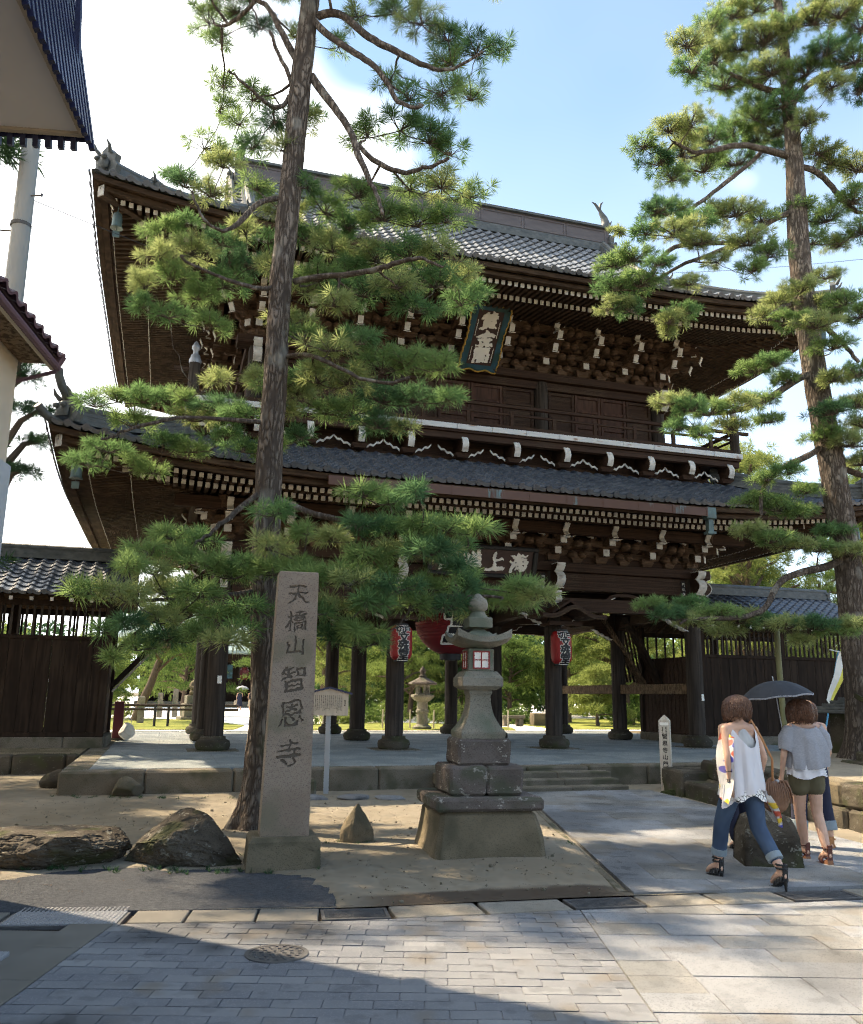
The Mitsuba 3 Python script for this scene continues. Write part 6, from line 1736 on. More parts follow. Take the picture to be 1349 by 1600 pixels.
RPAD=[[5.34,15.67,15.32,0.36],[6.13,16.44,16.42,0.37],[6.73,16.63,16.93,0.38],[7.23,16.57,17.06,0.38],[5.23,15.23,14.32,0.32],[6.17,16.47,15.61,0.4],[6.7,16.31,15.81,0.43],[7.12,15.97,15.69,0.42],[7.56,15.8,15.87,0.36],[6.21,16.13,14.68,0.36],[6.94,16.52,15.17,0.4],[7.14,15.83,14.77,0.38],[7.96,15.49,15.75,0.38],[8.44,15.34,15.78,0.38],[9.02,15.58,15.69,0.38],[8.06,15.29,14.79,0.37],[8.63,15.26,14.62,0.34],[7.85,15.73,14.7,0.33],[8.05,15.14,13.91,0.29],[8.74,15.46,14.03,0.32],[7.38,15.89,14.03,0.3],[7.31,16.83,14.68,0.35],[4.29,15.66,12.83,0.27],[4.68,15.94,12.66,0.32],[4.76,15.43,13.05,0.29],[5.2,15.35,13.14,0.31],[5.29,16.32,13.16,0.39],[5.99,16.49,13.6,0.39],[4.99,16.11,12.4,0.27],[6.08,17.26,13.43,0.41],[6.8,17.29,14.36,0.38],[7.01,17.74,13.93,0.39],[7.48,17.52,14.37,0.39],[7.65,16.9,14.09,0.34],[8.05,17.21,13.82,0.32],[7.05,16.6,14.26,0.31],[7.76,15.77,13.49,0.27],[8.69,16.65,13.2,0.34],[9.23,16.65,13.05,0.39],[8.26,16.34,13.21,0.28],[8.87,16.36,12.09,0.36],[8.51,16.82,11.91,0.34],[9.0,16.36,11.34,0.3],[7.8,16.47,11.84,0.33],[8.11,16.67,11.28,0.25],[8.72,16.78,11.28,0.25],[4.45,15.32,11.15,0.28],[4.03,14.76,10.33,0.24],[4.59,14.79,10.35,0.34],[4.78,15.57,11.31,0.31],[5.09,14.98,10.68,0.32],[5.86,16.05,11.55,0.29],[5.0,14.61,10.06,0.29],[6.17,15.8,11.4,0.34],[6.86,16.21,11.51,0.3],[6.2,15.33,10.48,0.33],[6.54,15.3,10.19,0.28],[6.03,14.86,9.61,0.22],[3.65,15.23,10.6,0.13],[3.49,15.2,9.89,0.25],[3.79,14.86,9.84,0.29],[3.5,15.03,9.33,0.32],[3.88,14.83,9.3,0.29],[3.43,15.02,8.93,0.24],[3.73,15.05,8.88,0.24],[4.5,15.21,8.71,0.25],[4.85,15.3,8.95,0.25],[4.51,15.49,8.57,0.17],[4.71,14.59,9.19,0.21],[4.11,14.31,9.42,0.19],[5.56,15.38,10.09,0.2],[6.98,16.05,9.55,0.26],[7.41,15.94,9.78,0.29],[8.07,16.26,9.66,0.29],[7.02,15.61,8.93,0.28],[7.36,15.29,8.72,0.3],[8.16,15.67,9.38,0.28],[8.42,15.62,9.09,0.28],[7.9,15.82,8.49,0.28],[8.25,15.63,7.88,0.3],[8.34,16.72,10.48,0.25],[6.66,15.94,9.21,0.21],[6.54,16.33,8.2,0.26],[6.81,16.02,8.22,0.28],[7.03,15.98,7.87,0.23],[4.36,14.77,6.93,0.23],[4.65,14.6,6.75,0.25],[5.27,15.43,6.99,0.29],[5.77,15.44,7.13,0.29],[6.45,16.06,7.42,0.28],[5.74,15.77,6.78,0.25],[4.46,14.8,6.45,0.21],[6.61,16.06,7.02,0.23],[5.02,15.29,6.49,0.19],[7.68,15.61,7.08,0.3],[8.28,15.93,7.33,0.3],[7.72,16.05,6.7,0.3],[8.15,15.94,6.55,0.32],[8.56,16.16,7.01,0.28],[8.51,16.33,6.27,0.28],[7.79,15.72,7.78,0.25],[6.25,16.06,5.4,0.27],[6.67,16.04,5.27,0.3],[7.09,16.03,5.15,0.25],[5.99,15.81,4.72,0.27],[6.37,15.72,4.58,0.29],[6.8,15.77,4.47,0.26],[7.37,15.97,4.46,0.27],[7.78,16.26,4.83,0.25],[6.33,15.56,5.72,0.24],[6.72,15.61,5.86,0.24],[7.98,15.98,4.4,0.27],[7.29,16.12,5.62,0.22],[4.0,15.35,3.25,0.23],[4.3,15.22,3.07,0.27],[4.72,15.3,2.97,0.27],[5.15,15.36,3.15,0.28],[5.72,15.84,3.09,0.31],[6.08,15.72,3.02,0.28],[6.3,15.12,2.92,0.27],[6.65,14.89,2.91,0.27],[7.05,14.94,2.8,0.25],[7.3,14.75,2.9,0.24],[5.51,15.97,2.86,0.21],[4.8,15.68,3.36,0.21],[6.53,15.19,2.65,0.18],[7.37,17.48,18.79,0.4],[8.78,15.96,17.17,0.39],[9.59,16.3,18.69,0.35],[8.49,16.73,18.59,0.38],[8.19,17.15,19.7,0.37],[8.0,17.54,19.94,0.42],[8.91,15.86,18.17,0.43],[9.6,16.42,17.47,0.41],[8.65,15.7,17.67,0.4],[7.98,17.07,18.91,0.43],[8.23,16.01,18.59,0.35],[6.93,17.5,19.95,0.43],[9.41,16.43,17.99,0.38],[10.8,17.29,20.0,0.44],[6.8,17.52,18.93,0.44],[10.61,17.04,18.16,0.43],[10.01,16.88,18.38,0.42],[7.59,17.78,19.83,0.47],[7.81,18.14,18.97,0.44],[8.06,16.71,20.04,0.4],[7.56,18.1,19.78,0.47],[10.32,16.8,18.62,0.39],[6.99,17.52,19.1,0.43],[8.74,15.46,17.81,0.41],[7.7,17.91,20.53,0.41],[8.73,16.36,17.47,0.36]]
from scipy.interpolate import CubicSpline


def smooth_path(p, n):
    p = np.asarray(p, float)
    d = np.concatenate([[0], np.cumsum(np.linalg.norm(np.diff(p[:, :3], axis=0), axis=1))])
    if len(p) < 3:
        t = np.linspace(0, 1, n)[:, None]
        return p[0] * (1 - t) + p[-1] * t
    q = CubicSpline(d, p)(np.linspace(0, d[-1], n))
    q[:, 3] = np.interp(np.linspace(0, d[-1], n), d, p[:, 3])
    return q


def trunk_mesh(p, n, sides, seed, flare=0.0):
    q = smooth_path(p, n)
    m = M().tube(q[:, :3], q[:, 3], sides)
    v, f = m.out()
    k = n * sides
    c = np.repeat(q[:, :3], sides, 0)
    d = v[:k] - c
    nz = meshkit.fbm(v[:k] * [5, 5, 2.2] + seed, 4, seed) - .5
    amp = 1 + .24 * nz + .10 * (meshkit.fbm(v[:k] * [19, 19, 5] + seed, 3, seed + 1) - .5)
    if flare:
        ang = np.arctan2(d[:, 1], d[:, 0])
        h = np.clip(1 - (c[:, 2] - q[0, 2]) / .75, 0, 1) ** 2
        amp += flare * h * (.55 + .45 * np.sin(ang * 5 + seed))
    v[:k] = c + d * amp[:, None]
    return v, f, q


def tufts(c, ax, L, w, k, rs, spread=(12, 100), back=.10):
    """needles: thin two-triangle blades about every shoot end c with direction ax"""
    n = len(c)
    c, ax = np.repeat(c, k, 0), np.repeat(ax, k, 0)
    r = rs.normal(size=(n * k, 3))
    pr = np.cross(ax, r)
    pr /= np.linalg.norm(pr, axis=1, keepdims=True) + 1e-9
    s = rs.random(n * k)
    phi = np.radians(spread[0] + (spread[1] - spread[0]) * s ** .8)[:, None]
    d = ax * np.cos(phi) + pr * np.sin(phi)
    b = c - ax * (back * s * rs.uniform(.3, 1, n * k))[:, None]
    ln = (L * rs.uniform(.7, 1.08, n * k))[:, None]
    sd = np.cross(d, rs.normal(size=(n * k, 3)))
    sd *= (w / 2) / (np.linalg.norm(sd, axis=1, keepdims=True) + 1e-9)
    tip = b + d * ln + [0, 0, -1] * (.06 * ln)
    mid = b + d * ln * .45
    v = np.stack([b, mid - sd, tip, mid + sd], 1).reshape(-1, 3)
    i = np.arange(n * k)[:, None] * 4
    return v, np.vstack([i + [0, 1, 2], i + [0, 2, 3]])


def pine(name, label, TR, LIMBS, PADS, seed, L, w, k, dens, grow, mixp):
    rs = np.random.default_rng(seed)
    t = thing(name, label, 'pine tree')
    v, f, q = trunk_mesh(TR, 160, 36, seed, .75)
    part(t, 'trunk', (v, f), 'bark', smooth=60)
    skel = [q[::2]]
    for lp in LIMBS:
        v, f, q2 = trunk_mesh(np.array(lp) * [1, 1, 1, .78], 30, 9, seed + 3)
        jit = np.cumsum(rs.normal(0, .012, (30, 3)), 0) * np.linspace(0, 1, 30)[:, None]
        v[:30 * 9] += np.repeat(jit, 9, 0)
        q2[:, :3] += jit
        part(t, 'limb', (v, f), 'bark', smooth=60)
        skel.append(q2)
    S = np.vstack(skel)
    pads = np.array(PADS) * [1, 1, 1, grow]
    order = np.argsort([np.min(np.linalg.norm(S[:, :3] - p[:3], axis=1)) for p in pads])
    br = M()
    for o in order:
        p = pads[o]
        d = np.linalg.norm(S[:, :3] - p[:3], axis=1) + .6 * np.clip(S[:, 2] - p[2], 0, 9)
        j = int(np.argmin(d))
        a = S[j, :3]
        e = p[:3] - [0, 0, .25 * p[3]]
        dist = np.linalg.norm(e - a)
        n = max(4, int(dist / .12))
        tt = np.linspace(0, 1, n)[:, None]
        mid = (a + e) / 2 + rs.normal(0, .10, 3) * dist + [0, 0, -.08 * dist]
        cv = (1 - tt) ** 2 * a + 2 * tt * (1 - tt) * mid + tt * tt * e
        cv[1:-1] += rs.normal(0, .018, (n - 2, 3))
        r0 = min(.85 * S[j, 3], .012 + .016 * dist)
        rr = np.linspace(max(r0, .008), .007, n)
        br.tube(cv, rr, 6)
        S = np.vstack([S, np.hstack([cv, rr[:, None]])])
        nt = max(4, int(rs.normal(dens * (p[3] / .22) ** 1.6, 1.2)))
        u = rs.normal(size=(nt, 3))
        u /= np.linalg.norm(u, axis=1, keepdims=True)
        u[:, 2] = np.abs(u[:, 2]) * .9 - .25
        rad = rs.uniform(.35, 1.0, nt)[:, None]
        c = p[:3] + u * rad * p[3] * [1.15, 1.15, .55]
        ax = u * [1, 1, .6] + [0, 0, .45] + rs.normal(0, .22, (nt, 3))
        ax /= np.linalg.norm(ax, axis=1, keepdims=True)
        for cc, aa in zip(c, ax):
            br.tube([e, (e + cc) / 2 - aa * .02 + rs.normal(0, .015, 3), cc - aa * .06, cc], [.007, .006, .005, .003], 4, cap=False)
        lv, lf = tufts(c, ax, L, w, k, rs)
        part(t, 'needle_clump', (lv, lf), 'needle_%d' % rs.choice(4, p=mixp))
    part(t, 'twigs', br, 'bark', smooth=60, kind='stuff')
    return t


pine('pine_tree', 'tall pine with a mossy trunk rising behind the carved pillar across the gate', LT, LL, LPAD, 3, .19, .0095, 58, 8, 1.42, (.4, .25, .2, .15))
pine('pine_tree', 'sunlit pine leaning in front of the right end of the gate roof', RT, RL, RPAD, 8, .155, .0115, 48, 12.5, 1.5, (.42, .12, .40, .06))


def far_pine(label, base, h, spread, seed, lean=(0, 0), lo=.3, col='leaf_far', pads=22, name='pine_tree', group='sunlit pines in the court behind the gate', tw_=.33, cat='pine tree', k=12):
    rs = np.random.default_rng(seed)
    t = thing(name, label, cat, group)
    b = np.asarray(base, float)
    zz = np.linspace(0, 1, 9)
    wob = np.cumsum(rs.normal(0, .035, (9, 2)), 0) * h * .25
    tr = np.stack([b[0] + lean[0] * zz + wob[:, 0], b[1] + lean[1] * zz + wob[:, 1], b[2] - .05 + h * .92 * zz, (.045 * h ** .8) * (1 - .8 * zz)], 1)
    m = M().tube(tr[:, :3], tr[:, 3], 9)
    cs, axs = [], []
    for i in range(pads):
        s = lo + (1 - lo) * (i + .5) / pads
        a = i * 2.4 + rs.uniform(-.5, .5)
        c0 = np.array([np.interp(s, zz, tr[:, k2]) for k2 in range(3)])
        R = spread * (1.08 - (s - lo) / (1 - lo) * .72) * rs.uniform(.45, 1.0)
        c = c0 + [R * math.cos(a), R * math.sin(a), .04 * h + rs.uniform(-.3, .3)]
        m.tube([c0 - [0, 0, .05 * h], (c0 + c) / 2 + rs.normal(0, .1, 3), c], [.02 * h ** .7, .014 * h ** .7, .008 * h ** .7], 5)
        pr = spread * rs.uniform(.32, .5)
        n = 34
        u = rs.normal(size=(n, 3))
        u /= np.linalg.norm(u, axis=1, keepdims=True)
        u[:, 2] = np.abs(u[:, 2]) - .35
        cs.append(c + u * rs.uniform(.3, 1, n)[:, None] * pr * [1.1, 1.1, .5])
        ax = u + [0, 0, .5] + rs.normal(0, .25, (n, 3))
        axs.append(ax / np.linalg.norm(ax, axis=1, keepdims=True))
    part(t, 'trunk', m, 'bark_far', smooth=50)
    v, f = tufts(np.vstack(cs), np.vstack(axs), tw_, tw_ * .085, int(k * 1.6), rs, (10, 105), .15)
    part(t, 'crown', (v, f), col)
    return t


def L2W(X, Y, z=.3):
    return (GX + X * GC - Y * GS, GY + X * GS + Y * GC, z)


# trees of the court, from left to right
far_pine('thick leaning pine trunk in the court left of the leftmost column', L2W(-2.3, 22.5), 7.5, 2.6, 1, (2.2, 0), .38, 'leaf_far_1')
FAR = [('low spreading pine behind the left railing', -4.2, 26, 4.0, 2.2, 'leaf_far'), ('pine crown seen through the slats of the left plank wall', -11, 20, 5.5, 2.6, 'leaf_far'),
       ('pine behind the seated statue', .2, 33, 5.2, 2.5, 'leaf_far_1'), ('pine beside the far hall', 8.5, 46, 5.5, 2.6, 'leaf_far'),
       ('pine seen just left of the left lantern column', 7.2, 27, 5.8, 2.4, 'leaf_far_2'), ('pine behind the far stone lantern', 10.5, 24, 6.2, 2.6, 'leaf_far'),
       ('bushy pine right of the far stone lantern', 12.5, 28, 5.5, 2.7, 'leaf_far_2'), ('thin-trunked pine seen right of the near stone lantern', 15.0, 27, 6.0, 2.4, 'leaf_far'),
       ('young propped pine behind the right lantern column', 17.0, 24, 4.6, 2.0, 'leaf_far_1'), ('pine above the right waist rail', 19.5, 22, 5.4, 2.5, 'leaf_far'),
       ('low pine below the right waist rail', 18.5, 17, 2.6, 1.4, 'leaf_far_2'), ('pine behind the right plank wall', 24, 14, 7.5, 2.8, 'leaf_far'),
       ('pine at the far right beside the banner', 31, 16, 8.0, 3.0, 'leaf_far_1'), ('pine behind the gate centre', 6.0, 36, 6.0, 2.6, 'leaf_far_1')]
for i, (txt, x, y, h, s, c) in enumerate(FAR):
    far_pine(txt, L2W(x, y), h, s, 20 + i, (0, 0), .28, c)
for i, (txt, x, y, h, s) in enumerate((('tall backlit pine behind the right end of the balcony', 24, 12, 13.5, 3.0), ('tall slim pine further right behind the leaning pine', 30, 20, 16.0, 3.2), ('tall pine at the right edge behind the gate roof', 34, 11, 14, 3.4), ('tall bright pine behind the right plank wall roof', 27, 17, 12, 3.2), ('tall pine whose crown shows below the balcony corner', 22, 20, 11, 3.0), ('tall pine behind the forked trunk at the right', 37, 18, 15, 3.4))):
    far_pine(txt, L2W(x, y), h, s, 60 + i, (-.6, 0), .22, ['leaf_far_2', 'leaf_far'][i % 2], 60, group='tall pines right of the gate', tw_=.36)
# the tree behind the cream house, and the one beside it whose shade falls on the yard
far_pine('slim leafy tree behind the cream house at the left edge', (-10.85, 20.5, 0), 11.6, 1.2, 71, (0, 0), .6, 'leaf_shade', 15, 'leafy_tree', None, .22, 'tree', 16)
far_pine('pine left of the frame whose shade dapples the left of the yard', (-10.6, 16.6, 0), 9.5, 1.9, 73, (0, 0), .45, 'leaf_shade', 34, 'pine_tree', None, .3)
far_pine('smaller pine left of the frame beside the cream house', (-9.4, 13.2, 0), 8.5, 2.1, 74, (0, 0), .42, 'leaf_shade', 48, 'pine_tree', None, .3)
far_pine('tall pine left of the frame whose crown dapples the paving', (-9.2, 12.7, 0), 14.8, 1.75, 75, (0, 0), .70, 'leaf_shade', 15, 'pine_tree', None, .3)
# low bushes and the mass of wood that closes the court
for i, (x, y, s) in enumerate(((4.6, 18.5, 1.0), (6.6, 19.5, .9), (8.0, 20.5, 1.2), (11.6, 20, 1.1), (13.5, 22, 1.3), (15.5, 20, .9), (-6, 24, 1.5), (-3.6, 27.5, 1.2), (21, 18, 1.2), (9.6, 22, 1.2))):
    rs = np.random.default_rng(100 + i)
    k = thing('garden_bush', ['rounded bush in the court below the notice board', 'small rounded bush left of the lantern column', 'bright bush left of the far stone lantern', 'bush right of the far stone lantern', 'broad dark-based bush beside the near stone lantern', 'small bush seen right of the near stone lantern', 'broad bush beside the left plank wall end', 'bush behind the left railing', 'bush below the right waist rail', 'bush behind the far stone lantern'][i], 'bush', 'bushes in the court')
    n = 240
    u = rs.normal(size=(n, 3))
    u /= np.linalg.norm(u, axis=1, keepdims=True)
    u[:, 2] = np.abs(u[:, 2])
    c = np.array(L2W(x, y, .35)) + u * rs.uniform(.55, 1, n)[:, None] * [s, s, s * .8]
    part(k, 'foliage', tufts(c, u, .16 * s ** .5, .05, 9, rs, (5, 90), .05), ['leaf_far', 'leaf_far_2', 'leaf_far_1'][i % 3])
    part(k, 'stem', M().tube([L2W(x, y, .25), L2W(x, y, .25 + s * .5)], [.05, .03], 6), 'bark_far')
rs = np.random.default_rng(77)
cs, axs, cs2, axs2, cs3, axs3 = [], [], [], [], [], []
for i in range(300):
    x = rs.uniform(-30, 75) if rs.random() < .66 else rs.uniform(5, 32)
    y = rs.uniform(46, 60) if x < 9 else rs.uniform(27, 50)
    if -6 < x < 9:
        y = 80 if x > -1 else 50
    hgt = rs.uniform(1.2, 7.5 if y < 60 else 9)
    n = 60
    u = rs.normal(size=(n, 3))
    u /= np.linalg.norm(u, axis=1, keepdims=True)
    c = np.array(L2W(x, y, hgt * .75)) + u * rs.uniform(.4, 1, n)[:, None] * [2.4, 2.4, 1.7]
    ax = u + [0, 0, .4]
    (cs, cs2, cs3)[i % 3].append(c)
    (axs, axs2, axs3)[i % 3].append(ax / np.linalg.norm(ax, axis=1, keepdims=True))
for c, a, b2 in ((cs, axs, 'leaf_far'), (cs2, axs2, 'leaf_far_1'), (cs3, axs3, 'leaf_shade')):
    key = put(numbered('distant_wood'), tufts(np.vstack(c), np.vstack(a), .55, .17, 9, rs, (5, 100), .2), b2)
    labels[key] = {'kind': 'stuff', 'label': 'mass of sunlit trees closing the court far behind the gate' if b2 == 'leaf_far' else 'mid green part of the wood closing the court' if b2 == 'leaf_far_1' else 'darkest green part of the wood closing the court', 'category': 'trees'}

# small ferns and weeds at the foot of the left rock
k = thing('weed', 'small green weed at the foot of the flat rock at the left edge', 'weed')
rs = np.random.default_rng(5)
part(k, 'leaves', tufts(np.array([(-3.95, 8.02, .05), (-3.9, 8.05, .12), (-4.0, 8.0, .1), (-3.88, 7.98, .08)]), np.array([(0, 0, 1.0)] * 4), .12, .02, 12, rs, (20, 95), .03), 'leaf_shade')
part(k, 'stem', M().tube([(-3.94, 8.02, -.02), (-3.93, 8.02, .12)], [.008, .004], 5), 'bamboo')
k = thing('moss_clump', 'dark green moss at the foot of the wooden name post', 'moss')
v, f = rock((1.1, .7, .14), 51, 4, .3)
part(k, 'mat', (v, f), 'moss_dark', shift(4.55, 15.45, .02), smooth=50)
rs = np.random.default_rng(15)
cs = []
for x0_, x1_, y0_, n in ((-4.3, -1.75, 8.28, 34), (-1.75, -1.0, 8.32, 8), (-.2, 1.2, 8.95, 10), (-1.1, -.5, 9.82, 8), (-4.2, -1.7, 9.05, 20), (-6, -2.5, 13.75, 26), (1.4, 1.6, 10, 8)):
    cs.append(np.stack([rs.uniform(x0_, x1_, n), y0_ + rs.normal(0, .06, n), np.full(n, .0)], 1))
cs = np.vstack(cs)
key = put(numbered('grass_tufts'), tufts(cs, np.tile([0, 0, 1.0], (len(cs), 1)), .075, .007, 11, rs, (5, 60), .0), 'leaf_shade')
labels[key] = {'kind': 'stuff', 'label': 'short grass tufts along the foot of the rocks and the platform', 'category': 'grass'}
n = 520
pb = M()
ico = trimesh.creation.icosphere(0)
for i in range(n):
    x, y = rs.uniform(-5.5, 1.5), 7.2 + 6.5 * rs.random() ** 1.6
    if y < ys(x) + .22 or shapely.contains_xy(ASPH, x, y):
        continue
    r = .006 + .018 * rs.random() ** 4
    zz_ = .01 + .045 * (float(meshkit.fbm(np.array([[x * .8, y * .8, 0]]), 4, 3)[0]) - .35) * min(max((y - ys(x) - .2) / .8, .1), 1) + .05 * math.exp(-((x - .5) / 1.5) ** 2 - ((y - 9.2) / 1.2) ** 2)
    pb.raw(np.array(ico.vertices) * r * rs.uniform(.6, 1.3, 3), np.array(ico.faces), shift(x, y, zz_) @ rotz(rs.uniform(0, 180)))
key = put(numbered('pebbles'), pb, 'stone_edge')
labels[key] = {'kind': 'stuff', 'label': 'small pebbles scattered over the sandy yard', 'category': 'pebbles'}
# a litter of fallen needles and grit on the yard
rs = np.random.default_rng(9)
n = 1500
px, py = rs.uniform(-6, 6, n), rs.uniform(7.3, 14.5, n)
keep = ~((px > 1.5) & (px < 5.2))
px, py = px[keep], py[keep]
pz = .012 + .045 * (meshkit.fbm(np.stack([px * .8, py * .8, px * 0], -1), 4, 3) - .35) * np.clip((py - ys(px) - .2) / .8, .1, 1) + .05 * np.exp(-((px - .5) / 1.5) ** 2 - ((py - 9.2) / 1.2) ** 2)
a = rs.uniform(0, np.pi, len(px))
d = np.stack([np.cos(a), np.sin(a), 0 * a], 1) * rs.uniform(.01, .05, len(px))[:, None]
s = np.stack([-np.sin(a), np.cos(a), 0 * a], 1) * .0035
c = np.stack([px, py, pz], 1)
v = np.stack([c - d - s, c + d - s, c + d + s, c - d + s], 1).reshape(-1, 3)
i = np.arange(len(px))[:, None] * 4
key = put(numbered('needle_litter'), (v, np.vstack([i + [0, 1, 2], i + [0, 2, 3]])), 'soil')
labels[key] = {'kind': 'stuff', 'label': 'fallen pine needles and grit on the sandy yard', 'category': 'litter'}

# ---------------------------------------------------------------- the court behind the gate
def court(X, Y, z=.30, rz=0):
    return GTx(X, Y, z, rz)


h = thing('temple_hall', 'dark timber temple hall with a pale green roof far behind the left columns', 'temple hall')
HW = court(4.5, 64, .3)
part(h, 'floor', M().span((-8, 0, -.3), (8, 10, .5)), 'stone_edge', HW)
part(h, 'back_wall', M().span((-7.6, 7.2, .5), (7.6, 7.4, 5.2)), 'wood_plank', HW)
part(h, 'side_wall', M().span((-7.6, 1.2, .5), (-7.4, 7.2, 5.2)), 'wood_plank', HW)
part(h, 'side_wall', M().span((7.4, 1.2, .5), (7.6, 7.2, 5.2)), 'wood_plank', HW)
for i in range(6):
    part(h, 'column', M().tube([(-7.5 + 3 * i, 1.2, .5), (-7.5 + 3 * i, 1.2, 5.0)], .2, 12), 'wood_post', HW)
part(h, 'lintel', M().span((-8, 1.05, 4.2), (8, 1.35, 5.0)), 'wood_plank', HW)
part(h, 'ceiling', M().span((-7.4, 1.36, 4.9), (7.4, 7.2, 5.0)), 'wood_plank', HW)
for s in (-1, 1):
    part(h, 'offering_lantern', M().lathe([(.25, 2.6), (.42, 2.9), (.42, 3.5), (.25, 3.8)], (-1.3 if s < 0 else 1.8, 1.0, 0), 16), 'red_dark', HW)
part(h, 'curtain', M().span((-.3, 1.0, 2.7), (.7, 1.04, 4.0)), 'teal', HW)
mr = M()
for a, b2 in (((-11, -2.2, 5.2), (11, 11, 5.2)),):
    mr.raw([(-11, -2.2, 5.2), (11, -2.2, 5.2), (11, 11, 5.2), (-11, 11, 5.2), (-6, 4.4, 10.5), (6, 4.4, 10.5)], np.array([[0, 1, 5], [0, 5, 4], [1, 2, 5], [2, 3, 4], [2, 4, 5], [3, 0, 4]]))
    mr.raw([(-11, -2.2, 5.0), (11, -2.2, 5.0), (11, 11, 5.0), (-11, 11, 5.0)], np.array([[0, 2, 1], [0, 3, 2]]))
    mr.span((-11, -2.2, 5.0), (11, -2.1, 5.22))
mat('roof_patina', (.30, .38, .35), .6)
part(h, 'roof', mr, 'roof_patina', HW)
for x in (-2.2, .6, 3.4):
    k = part(h, 'tube_lamp', M().span((x - .9, 2.4, 4.35), (x + .9, 2.5, 4.43)), 'paper', HW)
    scene[k]['emitter'] = {'type': 'area', 'radiance': {'type': 'rgb', 'value': [4.0, 4.2, 4.5]}}

k = thing('stone_lantern', 'weathered stone lantern with a round shaft standing on moss beyond the gate', 'stone lantern')
LW = court(8.79, 13.25, .3)
part(k, 'shaft', M().lathe([(.36, 0), (.38, .1), (.25, .18), (.23, .2), (.215, .62), (.26, .66), (.26, .74), (.215, .78), (.22, 1.05), (.27, 1.1)], n=22), 'lantern_granite', LW, smooth=40)
part(k, 'platform', M().lathe([(.28, 1.1), (.42, 1.26), (.42, 1.34), (.3, 1.36)], sq=6), 'lantern_granite', LW)
m = M()
for rz in range(6):
    a = math.radians(rz * 60 + 30)
    m.box((.25 * math.cos(a), .25 * math.sin(a), 1.54), (.08, .08, .37), rz * 60 + 30)
m.lathe([(.27, 1.36), (.27, 1.42)], sq=6).lathe([(.27, 1.66), (.27, 1.73)], sq=6)
part(k, 'fire_box', m, 'lantern_granite', LW)
part(k, 'roof', M().lathe([(.48, 1.73), (.52, 1.76), (.5, 1.82), (.3, 1.92), (.14, 2.02), (.12, 2.05)], sq=6), 'stone_lichen', LW)
part(k, 'jewel', M().lathe([(.15, 2.05), (.16, 2.1), (.09, 2.14), (.13, 2.24), (.12, 2.32), (.05, 2.42), (.01, 2.47)], n=16), 'stone_lichen', LW, smooth=40)

k = thing('seated_statue', 'tan stone statue group seated on a plinth left of the columns', 'statue')
SW = court(.75, 24.9, .3, 8)
part(k, 'plinth', M().raw(*cbox(2.1, 1.5, .16, .03), shift(0, 0, .08)).raw(*cbox(1.75, 1.2, .62, .03), shift(0, 0, .47)).raw(*cbox(1.3, .9, .4, .03), shift(-.1, 0, .98)), 'lantern_granite', SW)


def blob(balls, edge, it=8):
    """chains of spheres joined into one smooth body: balls = list of ((p, r), (p, r), ...) chains"""
    parts = []
    for ch in balls:
        for (a, ra), (b2, rb) in zip(ch[:-1], ch[1:]):
            parts.append(Manifold.batch_hull([Manifold.sphere(ra, 16).translate([float(x) for x in a]), Manifold.sphere(rb, 16).translate([float(x) for x in b2])]))
    m = Manifold.batch_boolean(parts, OpType.Add).refine_to_length(edge)
    me = m.to_mesh()
    t = trimesh.Trimesh(me.vert_properties[:, :3], me.tri_verts, process=True)
    trimesh.smoothing.filter_taubin(t, lamb=.5, nu=-.53, iterations=it)
    return np.array(t.vertices), np.array(t.faces)


v, f = blob([[((-.25, 0, 1.35), .32), ((-.25, .05, 1.75), .26), ((-.22, 0, 2.02), .13), ((-.22, -.02, 2.2), .17)], [((-.5, -.25, 1.3), .16), ((-.25, -.3, 1.3), .17), ((0, -.25, 1.3), .16)], [((-.5, 0, 1.8), .11), ((-.58, -.2, 1.55), .09), ((-.3, -.38, 1.5), .07)],
             [((.25, 0, 1.25), .25), ((.32, 0, 1.8), .24), ((.28, 0, 2.25), .12), ((.28, -.02, 2.38), .15)], [((.4, -.1, 2.0), .1), ((.1, -.3, 1.9), .08)]], .06)
part(k, 'figures', (v, f), 'stone_base', SW, smooth=True)
k = thing('garden_railing', 'low dark railing across the moss between the left wall and the columns', 'railing')
RW = court(-.6, 15.6, .3)
for z in (.82, .66):
    part(k, 'rail', M().tube([(-3.2, .2, z), (2.4, -.1, z)], .045, 8), 'wood_post', RW)
for x in (-3.0, -.75, -.25, 1.6):
    part(k, 'post', M().tube([(x, .05, -.05), (x, .05, .85)], .05, 8), 'black', RW)
for i, (x, y, s, txt) in enumerate(((-1.95, 19.5, 1.15, 'pale square stone post before the leaning court pine'), (-1.2, 29, 1.3, 'pale stone marker behind the railing'), (-.4, 30, 1.5, 'taller pale stone marker beside the statue'))):
    k = thing('stone_post', txt, 'stone post')
    put(k, M().raw(*hullmesh([(a * .14, b2 * .14, z) for a in (-1, 1) for b2 in (-1, 1) for z in (-.05, s - .06)] + [(a * .09, b2 * .09, s) for a in (-1, 1) for b2 in (-1, 1)])), 'lantern_granite', court(x, y))
STAKE = ['first', 'second', 'third', 'fourth', 'fifth', 'sixth', 'seventh', 'eighth', 'ninth']
for i in range(9):
    k = thing('garden_stake', STAKE[i] + ' short wooden stake from the left along the moss edge behind the columns', 'stake', 'stakes along the moss edge')
    put(k, M().tube([(0, 0, -.05), (.01, 0, .75)], .035, 7), 'wood_pale', court(4.2 + i * 1.05 + .2 * math.sin(i * 5), 14.2 + .5 * math.sin(i * 2.3)))
